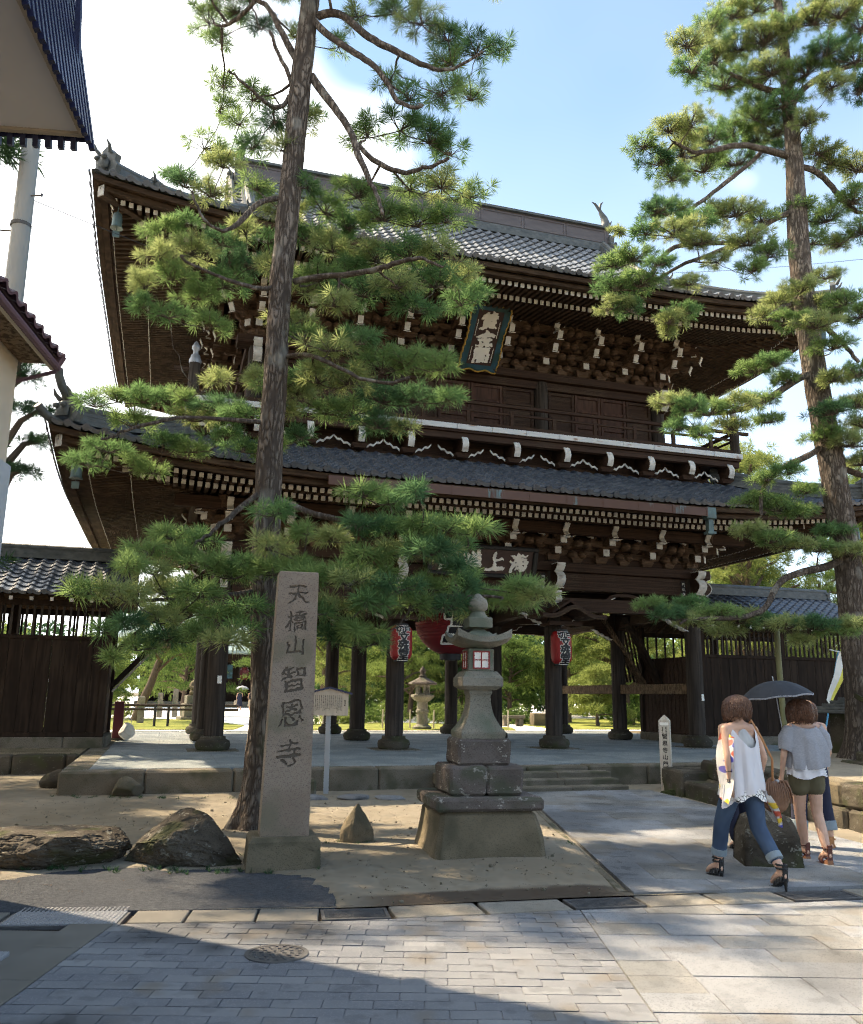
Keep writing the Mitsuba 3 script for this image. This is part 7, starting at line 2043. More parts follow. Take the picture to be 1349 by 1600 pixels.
for x, y, txt in ((14.2, 17.0, 'low stone bench right of the near stone lantern'), (15.6, 17.3, 'square stone block beside the low stone bench')):
    k = thing('stone_bench', txt, 'stone bench')
    if x < 15:
        put(k, M().raw(*cbox(1.1, .5, .14, .02), shift(0, 0, .42)).raw(*cbox(.25, .4, .36, .02), shift(-.35, 0, .17)).raw(*cbox(.25, .4, .36, .02), shift(.35, 0, .17)), 'stone_edge', court(x, y))
    else:
        put(k, M().raw(*cbox(.6, .55, .6, .03), shift(0, 0, .28)), 'stone_base', court(x, y))
k = thing('white_banner', 'narrow white banner standing behind the middle column', 'banner')
part(k, 'cloth', M().sheet(np.array([[(x * .4, .02 * math.sin(z * 5 + x * 3), .5 + z) for z in np.linspace(0, 1.5, 9)] for x in np.linspace(0, 1, 4)])), 'paper', court(11.1, 14.5))
part(k, 'pole', M().tube([(-.02, 0, 0), (-.02, 0, 2.1)], .02, 6), 'pole_grey', court(11.1, 14.5))

# right edge: banner, hut, awning
k = thing('tall_banner', 'white and yellow banner leaning on a light blue pole at the right', 'banner')
mat('yellow_cloth', (.75, .68, .12), .8)
mat('sky_blue', (.12, .4, .62), .6)
mat('orange_cloth', (.7, .16, .04), .8)
g1, g2 = [], []
for t in np.linspace(0, 1, 12):
    x0_, z0_ = 10.02 + .43 * t, 1.62 + 1.2 * t
    wv = .03 * math.sin(t * 9)
    wd = .12 + .22 * t
    g1.append([(x0_ + wd * s * .62, 22 + wv + .03 * s, z0_ - .10 * s) for s in np.linspace(0, 1, 5)])
    g2.append([(x0_ + wd * (.62 + s * .38), 22 + wv + .03, z0_ - .10 - .04 * s) for s in np.linspace(0, 1, 3)])
part(k, 'white_cloth', M().sheet(np.array(g1)), 'paper', smooth=True)
part(k, 'yellow_edge', M().sheet(np.array(g2)), 'yellow_cloth', smooth=True)
part(k, 'pole', M().tube([(9.80, 22.09, .2), (10.47, 22.09, 2.86)], .022, 8), 'sky_blue')
part(k, 'cross_bar', M().tube([(10.2, 22, 2.88), (10.85, 22, 2.74)], .015, 6), 'paper')
k = thing('roofed_hut', 'small dark tile-roofed hut behind the women at the right edge', 'hut')
HW = shift(9.05, 17.8, .36) @ rotz(15)
part(k, 'body', M().raw(*cbox(1.3, 1.1, 1.0, .02), shift(0, 0, .5)), 'stone_dark', HW)
m = M()
for i in range(7):
    a = .95 - .115 * i
    m.raw(*cbox(2 * a, 1.8 * a, .07, .015), shift(0, 0, 1.03 + .062 * i))
part(k, 'roof', m, 'roof_tile_old', HW)
k = thing('stall_awning', 'turquoise stall awning far off behind the banner', 'awning')
part(k, 'awning', M().prism([(-1, 0), (1, 0), (1.0, .1), (0, .75), (-1.0, .1)], 1.6, shift(0, .8, 1.9) @ XZ), 'sky_blue', L2W and shift(15.2, 31, .3))
part(k, 'post', M().tube([(-.95, 0, 0), (-.95, 0, 1.95)], .04, 6).tube([(.95, 0, 0), (.95, 0, 1.95)], .04, 6), 'pole_grey', shift(15.2, 31, .3))
k = thing('shop_banner', 'orange banner far off between the plank wall and the hut', 'banner')
part(k, 'cloth', M().sheet(np.array([[(x * .45, .03 * math.sin(z * 5), .4 + z) for z in np.linspace(0, 1.4, 8)] for x in np.linspace(0, 1, 4)])), 'orange_cloth', shift(13.0, 28.5, .3))
part(k, 'pole', M().tube([(-.02, 0, 0), (-.02, 0, 2.0)], .02, 6), 'pole_grey', shift(13.0, 28.5, .3))
# ---------------------------------------------------------------- people
mat('skin', proc(lambda p, n, uv: mix((.50, .31, .22), (.56, .36, .265), noise(p.x * 30, p.y * 30, p.z * 30))), .55, specular=.35)
mat('hair_brown', proc(lambda p, n, uv: mix((.05, .022, .012), (.14, .065, .035), noise(p.x * 160, p.y * 160, p.z * 18))), .45)
mat('hair_dark', (.022, .016, .014), .45)
mat('white_cloth', (.60, .60, .635), .85)
mat('grey_cloth', proc(lambda p, n, uv: mix((.24, .25, .28), (.31, .32, .35), noise(p.x * 90, p.y * 90, p.z * 90))), .9)
mat('light_grey_cloth', (.42, .43, .43), .9)
mat('denim', proc(lambda p, n, uv: mix((.018, .035, .075), (.06, .10, .17), fbm(p.x * 9, p.y * 9, p.z * 5))), .85)
mat('denim_dark', (.012, .016, .04), .85)
mat('denim_cuff', (.20, .25, .29), .85)
mat('olive', proc(lambda p, n, uv: mix((.075, .065, .035), (.12, .105, .06), fbm(p.x * 15, p.y * 15, p.z * 15))), .85)
mat('brown_leather', proc(lambda p, n, uv: mix((.11, .05, .025), (.20, .10, .05), fbm(p.x * 25, p.y * 25, p.z * 25))), .55)
mat('tan_leather', (.38, .18, .07), .55)
mat('shoe_brown', (.10, .03, .018), .5)
mat('shoe_black', (.010, .010, .011), .45)
mat('cork', (.22, .10, .05), .8)


def print_fn(p, n, uv):
    v1, v2, r = voronoi(p.x * 22 + p.y * 22, p.z * 17)
    c = mix((.58, .57, .55), (.50, .10, .06), smoothstep(.50, .52, r))
    c = mix(c, (.75, .55, .06), smoothstep(.68, .70, r))
    c = mix(c, (.10, .10, .45), smoothstep(.84, .86, r))
    return mix(c, (.58, .58, .58), smoothstep(.45, .6, v1))


def leopard_fn(p, n, uv):
    v1, v2, r = voronoi(p.x * 26 + p.y * 26, p.z * 26)
    return mix((.02, .02, .02), (.78, .77, .75), smoothstep(.08, .14, v2 - v1))


mat('printed_cloth', proc(print_fn), .85)
mat('spotted_cloth', proc(leopard_fn), .85)


def stripes_fn(p, n, uv):
    return mix((.75, .75, .73), (.03, .03, .05), smoothstep(-.1, .1, dr.sin(p.z * 230)))


mat('striped_cloth', proc(stripes_fn), .85)


def V(*a):
    return np.array(a, float)


def hand_chains(wrist, d, nrm, thumb, s=1.0, curl=.5):
    """palm and five fingers: d along the hand, nrm out of its back, thumb the side of the thumb"""
    d, nrm, thumb = unit(d), unit(nrm), unit(thumb)
    ch = []
    for i, (o, ln) in enumerate(((.030, .066), (.010, .076), (-.011, .070), (-.031, .055))):
        k0 = wrist + d * .085 * s + thumb * o * s
        ch.append([(wrist + thumb * o * .5 * s, .017 * s), (k0, .0125 * s)])
        p, dd = k0, d
        for j, f in enumerate((.45, .31, .24)):
            a = curl * (.45, .6, .5)[j] * (1 + .12 * i)
            dd = unit(dd * math.cos(a) - nrm * math.sin(a))
            q = p + dd * ln * f * s
            ch.append([(p, (.0105 - .001 * j) * s), (q, (.0095 - .001 * j) * s)])
            p = q
    a = wrist + d * .025 * s + thumb * .022 * s
    b2 = a + (d * .6 + thumb * .75) * .04 * s
    c = b2 + (d * .9 + thumb * .2 - nrm * .3) * .032 * s
    ch += [[(a, .015 * s), (b2, .0115 * s)], [(b2, .011 * s), (c, .009 * s)]]
    return ch


def head_chains(c, fwd, up=(0, 0, 1)):
    f, u = unit(fwd), unit(up)
    r = np.cross(f, u)
    ch = [[(c + u * .025 - f * .015, .088), (c + u * .02 + f * .02, .08)], [(c + f * .035 - u * .03, .062), (c + f * .06 - u * .075, .03)], [(c + f * .03 - u * .05 + r * .03, .04), (c + f * .03 - u * .05 - r * .03, .04)],
          [(c + f * .088 + u * .0, .010), (c + f * .107 - u * .03, .013)], [(c + f * .078 - u * .062 + r * .014, .010), (c + f * .078 - u * .062 - r * .014, .010)]]
    for s in (-1, 1):
        ch.append([(c + r * s * .082 + u * .005 - f * .005, .018), (c + r * s * .080 - u * .03 + f * .0, .012)])
    return ch


def eyes(parent, c, fwd, W):
    f = unit(fwd)
    r = np.cross(f, (0, 0, 1))
    m, b2 = M(), M()
    for s in (-1, 1):
        m.tm(trimesh.creation.icosphere(2, .012), shift(*(c + f * .080 + r * s * .032 + V(0, 0, .0))))
        b2.bar(c + f * .094 + r * s * .018 + V(0, 0, .024), c + f * .086 + r * s * .05 + V(0, 0, .026), .006, .006)
    part(parent, 'eyes', m, 'shoe_black', W)
    part(parent, 'eyebrows', b2, 'hair_dark', W)
    part(parent, 'lips', M().bar(c + f * .086 - r * .022 + V(0, 0, -.063), c + f * .086 + r * .022 + V(0, 0, -.063), .008, .010, ch=.003), 'red_dark', W)


def hair_mesh(c, fwd, low, vol=.02, seed=1):
    """a bob: a shell round the skull that stays off the face and hangs to c + low"""
    f = unit(fwd)
    r = np.cross(f, (0, 0, 1))
    n, m = 44, 26
    P3 = []
    for i in range(m):
        t = i / (m - 1)
        row = []
        for j in range(n):
            a = 2 * math.pi * j / n
            front = math.cos(a)
            lo = low if front < .45 else low + (front - .45) / .55 * (.062 - low)
            zt = .118 * (1 - t) + lo * t if False else None
            ph = t * (math.pi / 2)
            if t < .55:
                q = t / .55 * (math.pi / 2)
                rad, z = math.sin(q), .012 + .102 * math.cos(q)
                z = max(z, lo)
            else:
                q = (t - .55) / .45
                rad, z = 1.0 + .05 * math.sin(q * 3) - .18 * q ** 3, .012 + (lo - .012) * q
            rr = (.094 + vol * .8) * rad * (1 + .07 * math.sin(a * 7 + seed + t * 4) * t + .035 * math.sin(a * 23 + seed))
            p = c + f * (rr * front * 1.02 - .012) + r * rr * math.sin(a) * .93 + V(0, 0, z + .006 * math.sin(a * 17))
            row.append(p)
        row.append(row[0])
        P3.append(row)
    return M().sheet(np.array(P3))


def strands(c, fwd, low, vol, seed, n=520):
    """loose locks over the hair shell, as thin ribbons"""
    rs = np.random.default_rng(seed)
    f = unit(fwd)
    r = np.cross(f, (0, 0, 1))
    m = M()
    for i in range(n):
        a = rs.uniform(.55, 2 * math.pi - .55)
        lo = low + rs.uniform(-.035, .05)
        pts = []
        w = rs.uniform(-.6, .6)
        for t in np.linspace(rs.uniform(0, .35), 1, 8):
            q = min(t / .55, 1) * math.pi / 2
            rad = math.sin(q) if t < .55 else 1.0 + .05 * math.sin((t - .55) * 6) - .14 * ((t - .55) / .45) ** 2
            z = .012 + .106 * math.cos(q) if t < .55 else .012 + (lo - .012) * (t - .55) / .45
            rr = (.098 + vol + rs.uniform(.0, .014)) * rad * (1 + .02 * math.sin(t * 7 + i)) + .004
            aa = a + w * t * t
            pts.append(c + f * (rr * math.cos(aa) * 1.02 - .012) + r * rr * math.sin(aa) * .93 + V(0, 0, z))
        m.tube(pts, [.0035] * 7 + [.0012], 4, cap=False)
    return m


def loft(secs, top, hem, n=56, m=18, fold=.012, seed=0, waves=9):
    """cloth tube: secs rows (z, cx, cy, rx, ry); top(a), hem(a) the heights of its two edges at the angle a (0 = front, pi/2 = right)"""
    s = np.array(secs, float)
    s = s[np.argsort(s[:, 0])]
    P3 = []
    for j in range(n + 1):
        a = 2 * math.pi * j / n
        row = []
        for i in range(m):
            t = i / (m - 1)
            z = top(a) * (1 - t) + hem(a) * t
            cx, cy, rx, ry = [np.interp(z, s[:, 0], s[:, k]) for k in (1, 2, 3, 4)]
            w = 1 + fold * (.3 + t) * (math.sin(a * waves + seed + 2.2 * t) + .6 * math.sin(a * (2 * waves + 3) + seed * 2)) / max(rx, .05)
            row.append((cx + rx * w * math.sin(a), cy + ry * w * math.cos(a), z))
        P3.append(row)
    return M().sheet(np.array(P3))


def heel_shoe(parent, ankle, toe, W, mt='shoe_black', wedge=False):
    """sandal between the ankle and the toe tip, with straps and a heel"""
    an, to = np.asarray(ankle, float), np.asarray(toe, float)
    d = unit((to - an) * [1, 1, 0])
    sd = np.cross(d, (0, 0, 1))
    hb = an - d * .035 + V(0, 0, -.075)
    ball = to - d * .065 + V(0, 0, .012 - to[2] + .010)
    tip = V(to[0], to[1], .016)
    sole = M()
    pts = [hb, (hb * .45 + ball * .55) + V(0, 0, -.002), ball, tip]
    for a, b2, w in zip(pts[:-1], pts[1:], (.058, .072, .068)):
        sole.bar(a, b2, w, .018)
    part(parent, 'shoe_sole', sole, mt, W)
    if wedge:
        h = M().raw(*hullmesh([hb + sd * s * .03 + V(0, 0, .0) for s in (-1, 1)] + [V(hb[0], hb[1], .004) + sd * s * .032 - d * .012 for s in (-1, 1)] + [ball + sd * s * .034 for s in (-1, 1)] + [V(ball[0], ball[1], .004) + sd * s * .034 for s in (-1, 1)]))
        part(parent, 'wedge_heel', h, 'cork', W)
    else:
        part(parent, 'heel', M().tube([hb + V(0, 0, 0), V(hb[0], hb[1], .004) - d * .004], [.02, .008], 8), mt, W)
    st = M()
    for t, h, w in ((.12, .03, .040), (.35, .036, .042), (.58, .036, .043), (.8, .03, .042)) if not wedge else ((.55, .038, .044), (.78, .03, .042)):
        c = hb * (1 - t) + (ball * 1.0) * t
        a = np.linspace(-.15, math.pi + .15, 11)
        st.tube([c + sd * w * math.cos(x) + V(0, 0, h * 1.35 * math.sin(x) + .004) for x in a], .0085, 6)
    a = np.linspace(0, 2 * math.pi, 17)
    for dz in ((.02, .05) if not wedge else (.025,)):
        st.tube([an + d * .044 * math.cos(x) + sd * .042 * math.sin(x) + V(0, 0, dz) for x in a], .009, 6)
    c0 = an - d * .044
    st.bar(hb + V(0, 0, .005), c0 + V(0, 0, .055), .05, .012)
    part(parent, 'shoe_straps', st, mt, W)


def cuff(parent, c, ax, r, W, mt='denim_cuff', h=.06):
    ax = unit(ax)
    part(parent, 'trouser_cuff', M().tube([c - ax * h / 2, c - ax * h * .45, c + ax * h * .45, c + ax * h / 2], [r * .96, r * 1.03, r * 1.03, r * .94], 20), mt, W, smooth=40)


def person(label, W, J, bodyrad=1.0):
    """J: joints in the person's own axes (x right, y the way they face, z up)"""
    k = thing('person', label, 'person')
    ch = [[(J['hipL'], .085), (J['kneeL'], .055), (J['ankL'] + V(0, 0, .15) * 1 + (J['kneeL'] - J['ankL']) * .35 - V(0, 0, .15), .050), (J['ankL'], .033)], [(J['hipR'], .085), (J['kneeR'], .055), (J['ankR'] + (J['kneeR'] - J['ankR']) * .35, .050), (J['ankR'], .033)],
          [(J['pel'] + V(-.05, 0, 0), .105), (J['pel'] + V(.05, 0, 0), .105)], [(J['pel'] + V(0, 0, .05), .11), (J['waist'], .095), (J['chest'] + V(-.04, 0, 0), .10)], [(J['waist'], .09), (J['chest'] + V(.04, 0, 0), .10)], [(J['chest'] + V(-.06, 0, .02), .085), (J['chest'] + V(.06, 0, .02), .085)],
          [(J['shL'], .048), (J['neck'] + V(0, 0, -.02), .055), (J['shR'], .048)], [(J['chest'] + V(-.05, 0, .04), .07), (J['shL'], .05)], [(J['chest'] + V(.05, 0, .04), .07), (J['shR'], .05)], [(J['neck'] + V(0, 0, -.02), .05), (J['head'] + V(0, -.01, -.06), .046)],
          [(J['shL'], .045), (J['elL'], .033), (J['wrL'], .022)], [(J['shR'], .045), (J['elR'], .033), (J['wrR'], .022)]]
    for s in 'LR':
        a, t = J['ank' + s], J['toe' + s]
        ch.append([(a + V(0, 0, -.02), .034), (a * .45 + t * .55 + V(0, 0, .012), .028), (t + (a - t) * .12 + V(0, 0, .004), .018)])
        ch.append([(a + V(0, 0, -.01), .034), (a - unit((t - a) * [1, 1, 0]) * .03 + V(0, 0, -.045), .027)])
    ch += head_chains(J['head'], J['look'])
    for s in 'LR':
        d = J.get('hd' + s)
        if d is None:
            d = J['wr' + s] - J['el' + s]
        ch += hand_chains(J['wr' + s], d, J['hn' + s], J['ht' + s], .95, J.get('cu' + s, .5))
    v, f = blob(ch, .016, 5)
    part(k, 'body', (v, f), 'skin', W, smooth=True)
    eyes(k, J['head'], J['look'], W)
    return k


def facing(x, y, deg, z=0.0):
    return shift(x, y, z) @ rotz(deg)


# 1 -- striding woman in the white top
J = dict(hipL=V(-.085, .02, .87), kneeL=V(-.09, .20, .50), ankL=V(-.085, .285, .135), toeL=V(-.10, .44, .03), hipR=V(.085, -.01, .87), kneeR=V(.085, -.06, .49), ankR=V(.075, -.315, .165), toeR=V(.08, -.17, .03),
         pel=V(0, 0, .92), waist=V(0, .005, 1.04), chest=V(0, .01, 1.21), neck=V(0, -.005, 1.385), head=V(-.01, .03, 1.525), shL=V(-.165, 0, 1.335), shR=V(.165, 0, 1.325), elL=V(-.225, -.07, 1.085), wrL=V(-.185, -.045, .865), elR=V(.235, -.04, 1.08), wrR=V(.26, .06, .89),
         look=V(-.45, .9, -.08), hnL=V(-.9, -.3, 0), htL=V(.3, .95, 0), hnR=V(.9, -.2, 0), htR=V(-.2, .9, .2), cuL=.35, hdL=V(.05, -.02, -1))
W1 = facing(2.86, 8.09, 24)
p1 = person('woman striding left in a loose white top, rolled jeans and black heeled sandals', W1, J)
part(p1, 'hair', hair_mesh(J['head'], J['look'], -.085, .018, 2), 'hair_brown', W1, smooth=True)
part(p1, 'hair_locks', strands(J['head'], J['look'], -0.085, 0.018, 2), 'hair_brown', W1, kind='stuff')
part(p1, 'undershirt', blob([[(V(-.05, .01, .98), .105), (V(-.055, .01, 1.2), .112)], [(V(.05, .01, .98), .105), (V(.055, .01, 1.2), .112)], [(V(-.05, .01, 1.2), .112), (V(.05, .01, 1.2), .112)], [(V(0, -.03, 1.22), .085), (V(0, -.02, 1.33), .045)]], .03, 5), 'light_grey_cloth', W1, smooth=True)
secs = [(.66, 0, 0, .23, .19), (.8, 0, 0, .205, .165), (.95, 0, 0, .185, .15), (1.1, 0, .005, .17, .145), (1.22, 0, .005, .168, .14), (1.30, 0, 0, .165, .105), (1.39, 0, 0, .135, .06)]
part(p1, 'white_top', loft(secs, lambda a: 1.375 - .20 * max(0, -math.cos(a)) ** 3 - .12 * max(0, math.cos(a)) ** 3, lambda a: .80 - .13 * abs(math.sin(a)) ** 3 + .02 * math.sin(a * 5), fold=.017, seed=1), 'white_cloth', W1, smooth=True)
part(p1, 'spotted_hem', loft(secs, lambda a: .84 - .06 * abs(math.sin(a)), lambda a: .735 + .03 * math.sin(a * 4 + 1), m=6, fold=.012, seed=2), 'spotted_cloth', W1 @ np.diag([.93, .93, 1, 1]), smooth=True)
pn = np.array([[(-.165 - .10 * t - .03 * math.sin(t * 5 + s), .06 - .20 * s * (1 - .3 * t) + .012 * math.sin(s * 9 + t * 4), 1.32 - .58 * t - .05 * s) for t in np.linspace(0, 1, 14)] for s in np.linspace(0, 1, 10)])
part(p1, 'printed_panel', M().sheet(pn), 'printed_cloth', W1, smooth=True)
pn = np.array([[(.16 + .13 * t + .02 * math.sin(s * 7), -.02 - .14 * s + .03 * math.sin(t * 4 + s * 3), .80 - .28 * t - .04 * s) for t in np.linspace(0, 1, 10)] for s in np.linspace(0, 1, 8)])
part(p1, 'printed_panel', M().sheet(pn), 'printed_cloth', W1, smooth=True)
jn = [[(J['pel'] + V(-.055, 0, .02), .118), (J['pel'] + V(.055, 0, .02), .118)]]
for s in 'LR':
    h, kn, an = J['hip' + s], J['knee' + s], J['ank' + s]
    jn.append([(h + V(0, 0, -.02), .10), (h * .5 + kn * .5, .088), (kn, .072), (kn * .5 + an * .5, .070), (kn * .30 + an * .70, .064)])
part(p1, 'jeans', blob(jn, .025, 4), 'denim', W1, smooth=True)
for s in 'LR':
    kn, an = J['knee' + s], J['ank' + s]
    cuff(p1, kn * .30 + an * .70, kn - an, .068, W1)
    heel_shoe(p1, J['ank' + s], J['toe' + s], W1)
part(p1, 'bracelet', M().tube([J['wrL'] + V(0, 0, .02) + .028 * V(math.cos(a), math.sin(a), 0) for a in np.linspace(0, 2 * math.pi, 15)], .007, 6).tube([J['wrL'] + V(0, 0, .036) + .029 * V(math.cos(a), math.sin(a), 0) for a in np.linspace(0, 2 * math.pi, 15)], .006, 6).tube([J['elL'] * .5 + J['wrL'] * .5 + .033 * V(math.cos(a), math.sin(a), 0) for a in np.linspace(0, 2 * math.pi, 15)], .004, 6), 'shoe_black', W1)
# her bag
bagk = thing('shoulder_bag', 'brown fringed leather bag hanging at the hip of the woman in white', 'bag')
BW = facing(2.86, 8.09, 24)
v, f = rock((.36, .17, .34), 61, 3, .07)
v[:, :2] *= (1 - .35 * np.clip(v[:, 2:] / .17, 0, 1))
part(bagk, 'body', (v + [.335, -.03, .745], f), 'brown_leather', BW, smooth=True)
fr_ = M()
for i in range(26):
    a = -.5 + i / 25 * 3.6
    b0 = V(.335 + .17 * math.cos(a) * .8, -.03 + .095 * math.sin(a) * -1, .87 + .01 * math.sin(i * 3))
    b1 = b0 + V(.05 * math.cos(a) + .02 * math.sin(i * 7), -.03 * math.sin(a), -.17 - .03 * math.sin(i * 5))
    fr_.tube([b0, (b0 + b1) / 2 + V(.015 * math.cos(a), -.015 * math.sin(a), 0), b1], [.007, .006, .004], 5)
part(bagk, 'fringe', fr_, 'brown_leather', BW, kind='stuff')
part(bagk, 'strap', M().tube([V(.30, -.06, .88), V(.22, -.15, 1.08), V(.10, -.15, 1.28), V(.09, -.06, 1.415), V(.12, .10, 1.30)], .011, 6), 'tan_leather', BW)
part(bagk, 'clasp', M().tm(trimesh.creation.icosphere(1, .018), shift(.30, -.115, .88)), 'steel', BW)

# 2 -- dark-haired woman hidden behind her
J = dict(hipL=V(-.085, 0, .85), kneeL=V(-.085, .06, .48), ankL=V(-.08, -.02, .10), toeL=V(-.085, .14, .025), hipR=V(.085, 0, .85), kneeR=V(.085, .10, .48), ankR=V(.08, .20, .09), toeR=V(.085, .36, .02),
         pel=V(0, 0, .90), waist=V(0, 0, 1.02), chest=V(0, .01, 1.18), neck=V(0, 0, 1.34), head=V(0, .03, 1.46), shL=V(-.165, 0, 1.29), shR=V(.165, 0, 1.29), elL=V(-.2, -.02, 1.03), wrL=V(-.17, .10, .86), elR=V(.2, -.02, 1.03), wrR=V(.17, .1, .86), look=V(.1, 1, 0), hnL=V(-1, 0, 0), htL=V(0, 1, 0), hnR=V(1, 0, 0), htR=V(0, 1, 0))
W2 = facing(3.42, 9.78, 8)
p2 = person('dark-haired woman in navy trousers mostly hidden behind the woman in white', W2, J)
part(p2, 'hair', hair_mesh(J['head'], J['look'], -.10, .022, 4), 'hair_dark', W2, smooth=True)
part(p2, 'hair_locks', strands(J['head'], J['look'], -0.1, 0.022, 4), 'hair_dark', W2, kind='stuff')
part(p2, 'hair_tail', blob([[(V(0, -.09, 1.47), .05), (V(.05, -.15, 1.42), .04), (V(.08, -.16, 1.33), .018)]], .02, 3), 'hair_dark', W2, smooth=True)
part(p2, 'hair_clip', M().raw(*cbox(.075, .02, .04, .008), shift(.05, -.135, 1.48)), 'white_cloth', W2)
part(p2, 'top', loft([(.78, 0, 0, .17, .13), (1.0, 0, 0, .15, .12), (1.2, 0, 0, .165, .13), (1.30, 0, 0, .15, .085), (1.35, 0, 0, .08, .055)], lambda a: 1.34, lambda a: .80, seed=5), 'light_grey_cloth', W2, smooth=True)
jn = [[(J['pel'] + V(-.05, 0, 0), .115), (J['pel'] + V(.05, 0, 0), .115)]]
for s in 'LR':
    h, kn, an = J['hip' + s], J['knee' + s], J['ank' + s]
    jn.append([(h, .098), (kn, .078), (kn * .15 + an * .85, .066)])
part(p2, 'trousers', blob(jn, .025, 4), 'denim_dark', W2, smooth=True)
for s in 'LR':
    heel_shoe(p2, J['ank' + s], J['toe' + s], W2, 'shoe_black', True)

# 3 -- woman in the grey top with the parasol
J = dict(hipL=V(-.08, 0, .86), kneeL=V(-.045, .10, .49), ankL=V(.03, .19, .13), toeL=V(.0, .33, .03), hipR=V(.08, 0, .86), kneeR=V(.09, .01, .49), ankR=V(.085, -.13, .15), toeR=V(.07, .02, .03),
         pel=V(0, 0, .91), waist=V(0, 0, 1.03), chest=V(0, .01, 1.2), neck=V(0, 0, 1.365), head=V(-.01, .03, 1.50), shL=V(-.165, 0, 1.31), shR=V(.165, 0, 1.32), elL=V(-.235, -.02, 1.06), wrL=V(-.235, .05, .86), elR=V(.275, .02, 1.08), wrR=V(.10, .20, 1.18), look=V(-.15, 1, 0), hnL=V(-1, 0, 0), htL=V(.1, 1, 0), hnR=V(.2, .9, -.1), htR=V(0, .1, 1), cuR=1.5, hdR=V(-1, .25, .1))
W3 = facing(3.86, 9.07, 6)
p3 = person('woman in a draped grey top and olive shorts walking under a dark parasol', W3, J)
part(p3, 'hair', hair_mesh(J['head'], J['look'], -.11, .026, 7), 'hair_brown', W3, smooth=True)
part(p3, 'hair_locks', strands(J['head'], J['look'], -0.11, 0.026, 7), 'hair_brown', W3, kind='stuff')
secs = [(.90, .01, 0, .208, .172), (1.0, .02, 0, .220, .172), (1.12, .03, 0, .225, .155), (1.22, .02, 0, .20, .145), (1.31, 0, 0, .175, .115), (1.38, 0, 0, .12, .07)]
part(p3, 'grey_top', loft(secs, lambda a: 1.37 - .05 * max(0, -math.cos(a)) ** 2, lambda a: .955 + .035 * math.sin(a + 1.0), fold=.014, seed=3, waves=7), 'grey_cloth', W3, smooth=True)
for s, e, sh in ((-1, 'L', 'shL'), (1, 'R', 'shR')):
    a, b2 = J[sh], J['el' + e]
    part(p3, 'sleeve', M().tube([a + V(-s * .03, 0, .01), a * .65 + b2 * .35, a * .35 + b2 * .65 + V(-s * .02, 0, -.01), a * .12 + b2 * .88 + V(-s * .015, 0, 0)], [.066, .082, .085, .070], 16, cap=False), 'grey_cloth', W3, smooth=True)
part(p3, 'white_hem', loft([(.80, 0, 0, .192, .162), (.9, 0, 0, .185, .155), (1.05, 0, 0, .16, .14)], lambda a: .985, lambda a: .845 + .02 * math.sin(a * 3), m=8, fold=.007, seed=6), 'white_cloth', W3, smooth=True)
sh = [[(J['pel'] + V(-.05, 0, .0), .118), (J['pel'] + V(.05, 0, .0), .118)]]
for s in 'LR':
    h, kn = J['hip' + s], J['knee' + s]
    sh.append([(h, .106), (h * .68 + kn * .32, .102)])
part(p3, 'shorts', blob(sh, .025, 4), 'olive', W3, smooth=True)
for s in 'LR':
    heel_shoe(p3, J['ank' + s], J['toe' + s], W3, 'shoe_brown', True)
# the parasol
pk_ = thing('parasol', 'dark parasol with a pale lace edge held by the woman in grey', 'parasol')
ap = V(-.20, .16, 1.80)
axp = unit(V(-.10, .05, 1))
t1 = unit(np.cross(axp, (0, 1, 0)))
t2 = np.cross(axp, t1)
g_ = []
for i in range(13):
    r = .37 * i / 12
    row = []
    for j in range(49):
        a = 2 * math.pi * j / 48
        sc = 1 - .035 * (1 - abs(math.cos(a * 4))) * (i / 12) ** 2
        row.append(ap + (t1 * math.cos(a) + t2 * math.sin(a)) * r * sc - axp * (.17 * (r / .37) ** 2.1 - .012 * abs(math.sin(a * 4)) * (i / 12)))
    g_.append(row)
mat('parasol_cloth', (.022, .026, .034), .75)
part(pk_, 'canopy', M().sheet(np.array(g_)), 'parasol_cloth', W3, smooth=True)
ed = M()
rim = np.array(g_[-1])
for j in range(48):
    a, b2 = rim[j], rim[j + 1]
    for q in (.15, .5, .85):
        c = a * (1 - q) + b2 * q
        ed.raw(*cbox(.014, .006, .016, .002), frame(c - axp * .008, unit(b2 - a), unit(np.cross(axp, b2 - a)), axp))
part(pk_, 'lace_edge', ed, 'grey_cloth', W3, kind='stuff')
ribm = M()
for j in range(8):
    ribm.tube([ap - axp * .01] + [np.array(g_[i][j * 6]) - axp * .006 for i in (4, 8, 12)], .003, 5)
part(pk_, 'ribs', ribm, 'steel', W3)
part(pk_, 'shaft', M().tube([ap + axp * .05, ap - axp * .72], .006, 8).tube([ap - axp * .60, ap - axp * .74], .013, 8), 'steel', W3)

# 4 -- companion half hidden behind
J = dict(hipL=V(-.09, 0, .86), kneeL=V(-.13, .05, .48), ankL=V(-.16, .04, .09), toeL=V(-.18, .20, .02), hipR=V(.09, 0, .86), kneeR=V(.13, .03, .48), ankR=V(.16, -.02, .09), toeR=V(.19, .14, .02),
         pel=V(0, 0, .91), waist=V(0, 0, 1.03), chest=V(0, .01, 1.2), neck=V(0, 0, 1.36), head=V(0, .03, 1.49), shL=V(-.17, 0, 1.31), shR=V(.17, 0, 1.31), elL=V(-.22, 0, 1.05), wrL=V(-.2, .08, .84), elR=V(.22, 0, 1.05), wrR=V(.2, .08, .84), look=V(0, 1, 0), hnL=V(-1, 0, 0), htL=V(0, 1, 0), hnR=V(1, 0, 0), htR=V(0, 1, 0))
W4 = facing(4.28, 9.95, -4)
p4 = person('companion in a navy top, striped hem and rolled jeans behind the woman in grey', W4, J)
part(p4, 'hair', hair_mesh(J['head'], J['look'], -.10, .022, 9), 'hair_brown', W4, smooth=True)
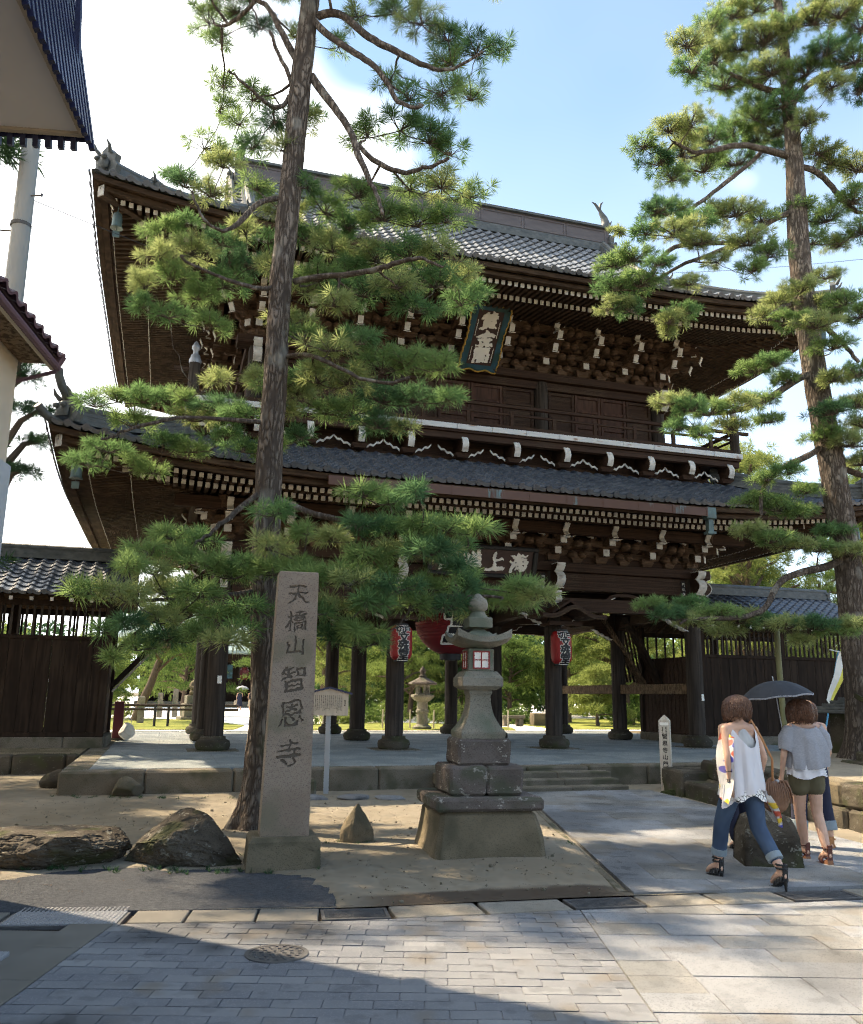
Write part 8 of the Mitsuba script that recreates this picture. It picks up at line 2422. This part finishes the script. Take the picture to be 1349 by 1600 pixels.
part(p4, 'hair_locks', strands(J['head'], J['look'], -0.1, 0.022, 9), 'hair_brown', W4, kind='stuff')
secs = [(.74, 0, 0, .18, .14), (1.0, 0, 0, .165, .13), (1.2, 0, 0, .175, .135), (1.31, 0, 0, .165, .09), (1.37, 0, 0, .09, .06)]
part(p4, 'navy_top', loft(secs, lambda a: 1.36, lambda a: .90, seed=5), 'denim_dark', W4, smooth=True)
part(p4, 'striped_hem', loft(secs, lambda a: .91, lambda a: .77, m=6, seed=5), 'striped_cloth', W4, smooth=True)
jn = [[(J['pel'] + V(-.05, 0, 0), .115), (J['pel'] + V(.05, 0, 0), .115)]]
for s in 'LR':
    h, kn, an = J['hip' + s], J['knee' + s], J['ank' + s]
    jn.append([(h, .10), (kn, .086), (kn * .45 + an * .55, .084)])
part(p4, 'jeans', blob(jn, .025, 4), 'denim_dark', W4, smooth=True)
for s in 'LR':
    kn, an = J['knee' + s], J['ank' + s]
    cuff(p4, kn * .42 + an * .58, kn - an, .09, W4, h=.10)
    heel_shoe(p4, J['ank' + s], J['toe' + s], W4, 'tan_leather', True)

# far visitors before the hall
for i, (x, y, txt, top) in enumerate(((4.6, 48.2, 'far visitor in dark clothes with a bag under a parasol before the hall', 'denim_dark'), (5.5, 48.6, 'far visitor in a pale skirt beside the parasol before the hall', 'hair_dark'))):
    Wf = facing(*L2W(x, y)[:2], 17, .3)
    J = dict(hipL=V(-.09, 0, .86), kneeL=V(-.09, .08, .48), ankL=V(-.09, .10, .09), toeL=V(-.09, .25, .02), hipR=V(.09, 0, .86), kneeR=V(.09, .02, .48), ankR=V(.09, -.14, .11), toeR=V(.09, .0, .02), pel=V(0, 0, .91), waist=V(0, 0, 1.03), chest=V(0, .01, 1.2), neck=V(0, 0, 1.36), head=V(0, .03, 1.49), shL=V(-.17, 0, 1.31), shR=V(.17, 0, 1.31), elL=V(-.24, 0, 1.05), wrL=V(-.2, .08, .84), elR=V(.22, .1, 1.08), wrR=V(.12, .25, 1.2), look=V(0, 1, 0), hnL=V(-1, 0, 0), htL=V(0, 1, 0), hnR=V(1, 0, 0), htR=V(0, 1, 0))
    pf = person(txt, Wf, J)
    part(pf, 'hair', hair_mesh(J['head'], J['look'], -.09, .02, 3 + i), 'hair_dark', Wf, smooth=True)
    part(pf, 'top', loft([(.8, 0, 0, .2, .15), (1.0, 0, 0, .16, .13), (1.2, 0, 0, .175, .135), (1.31, 0, 0, .165, .09), (1.37, 0, 0, .09, .06)], lambda a: 1.36, lambda a: .85, seed=5), top, Wf, smooth=True)
    part(pf, 'skirt', loft([(.3, 0, 0, .24, .2), (.95, 0, 0, .15, .13)], lambda a: .95, lambda a: .35, seed=3), 'denim_dark' if i == 0 else 'cream_wall', Wf, smooth=True)
    if i == 0:
        k = thing('parasol', 'grey parasol over the far visitor before the hall', 'parasol')
        part(k, 'canopy', M().lathe([(.52, 1.62), (.46, 1.72), (.3, 1.83), (.02, 1.90), (.01, 1.89)], (.15, .1, 0), 16), 'grey_cloth', Wf, smooth=50)
        part(k, 'shaft', M().tube([(.15, .1, 1.1), (.15, .1, 1.92)], .012, 6), 'steel', Wf)
        k = thing('hand_bag', 'pale bag in the hand of the far visitor', 'bag')
        put(k, M().raw(*cbox(.3, .12, .36, .03), shift(-.26, .08, .6)).tube([(-.3, .08, .78), (-.2, .08, .88), (-.22, .08, .78)], .01, 5), 'cream_wall', Wf)
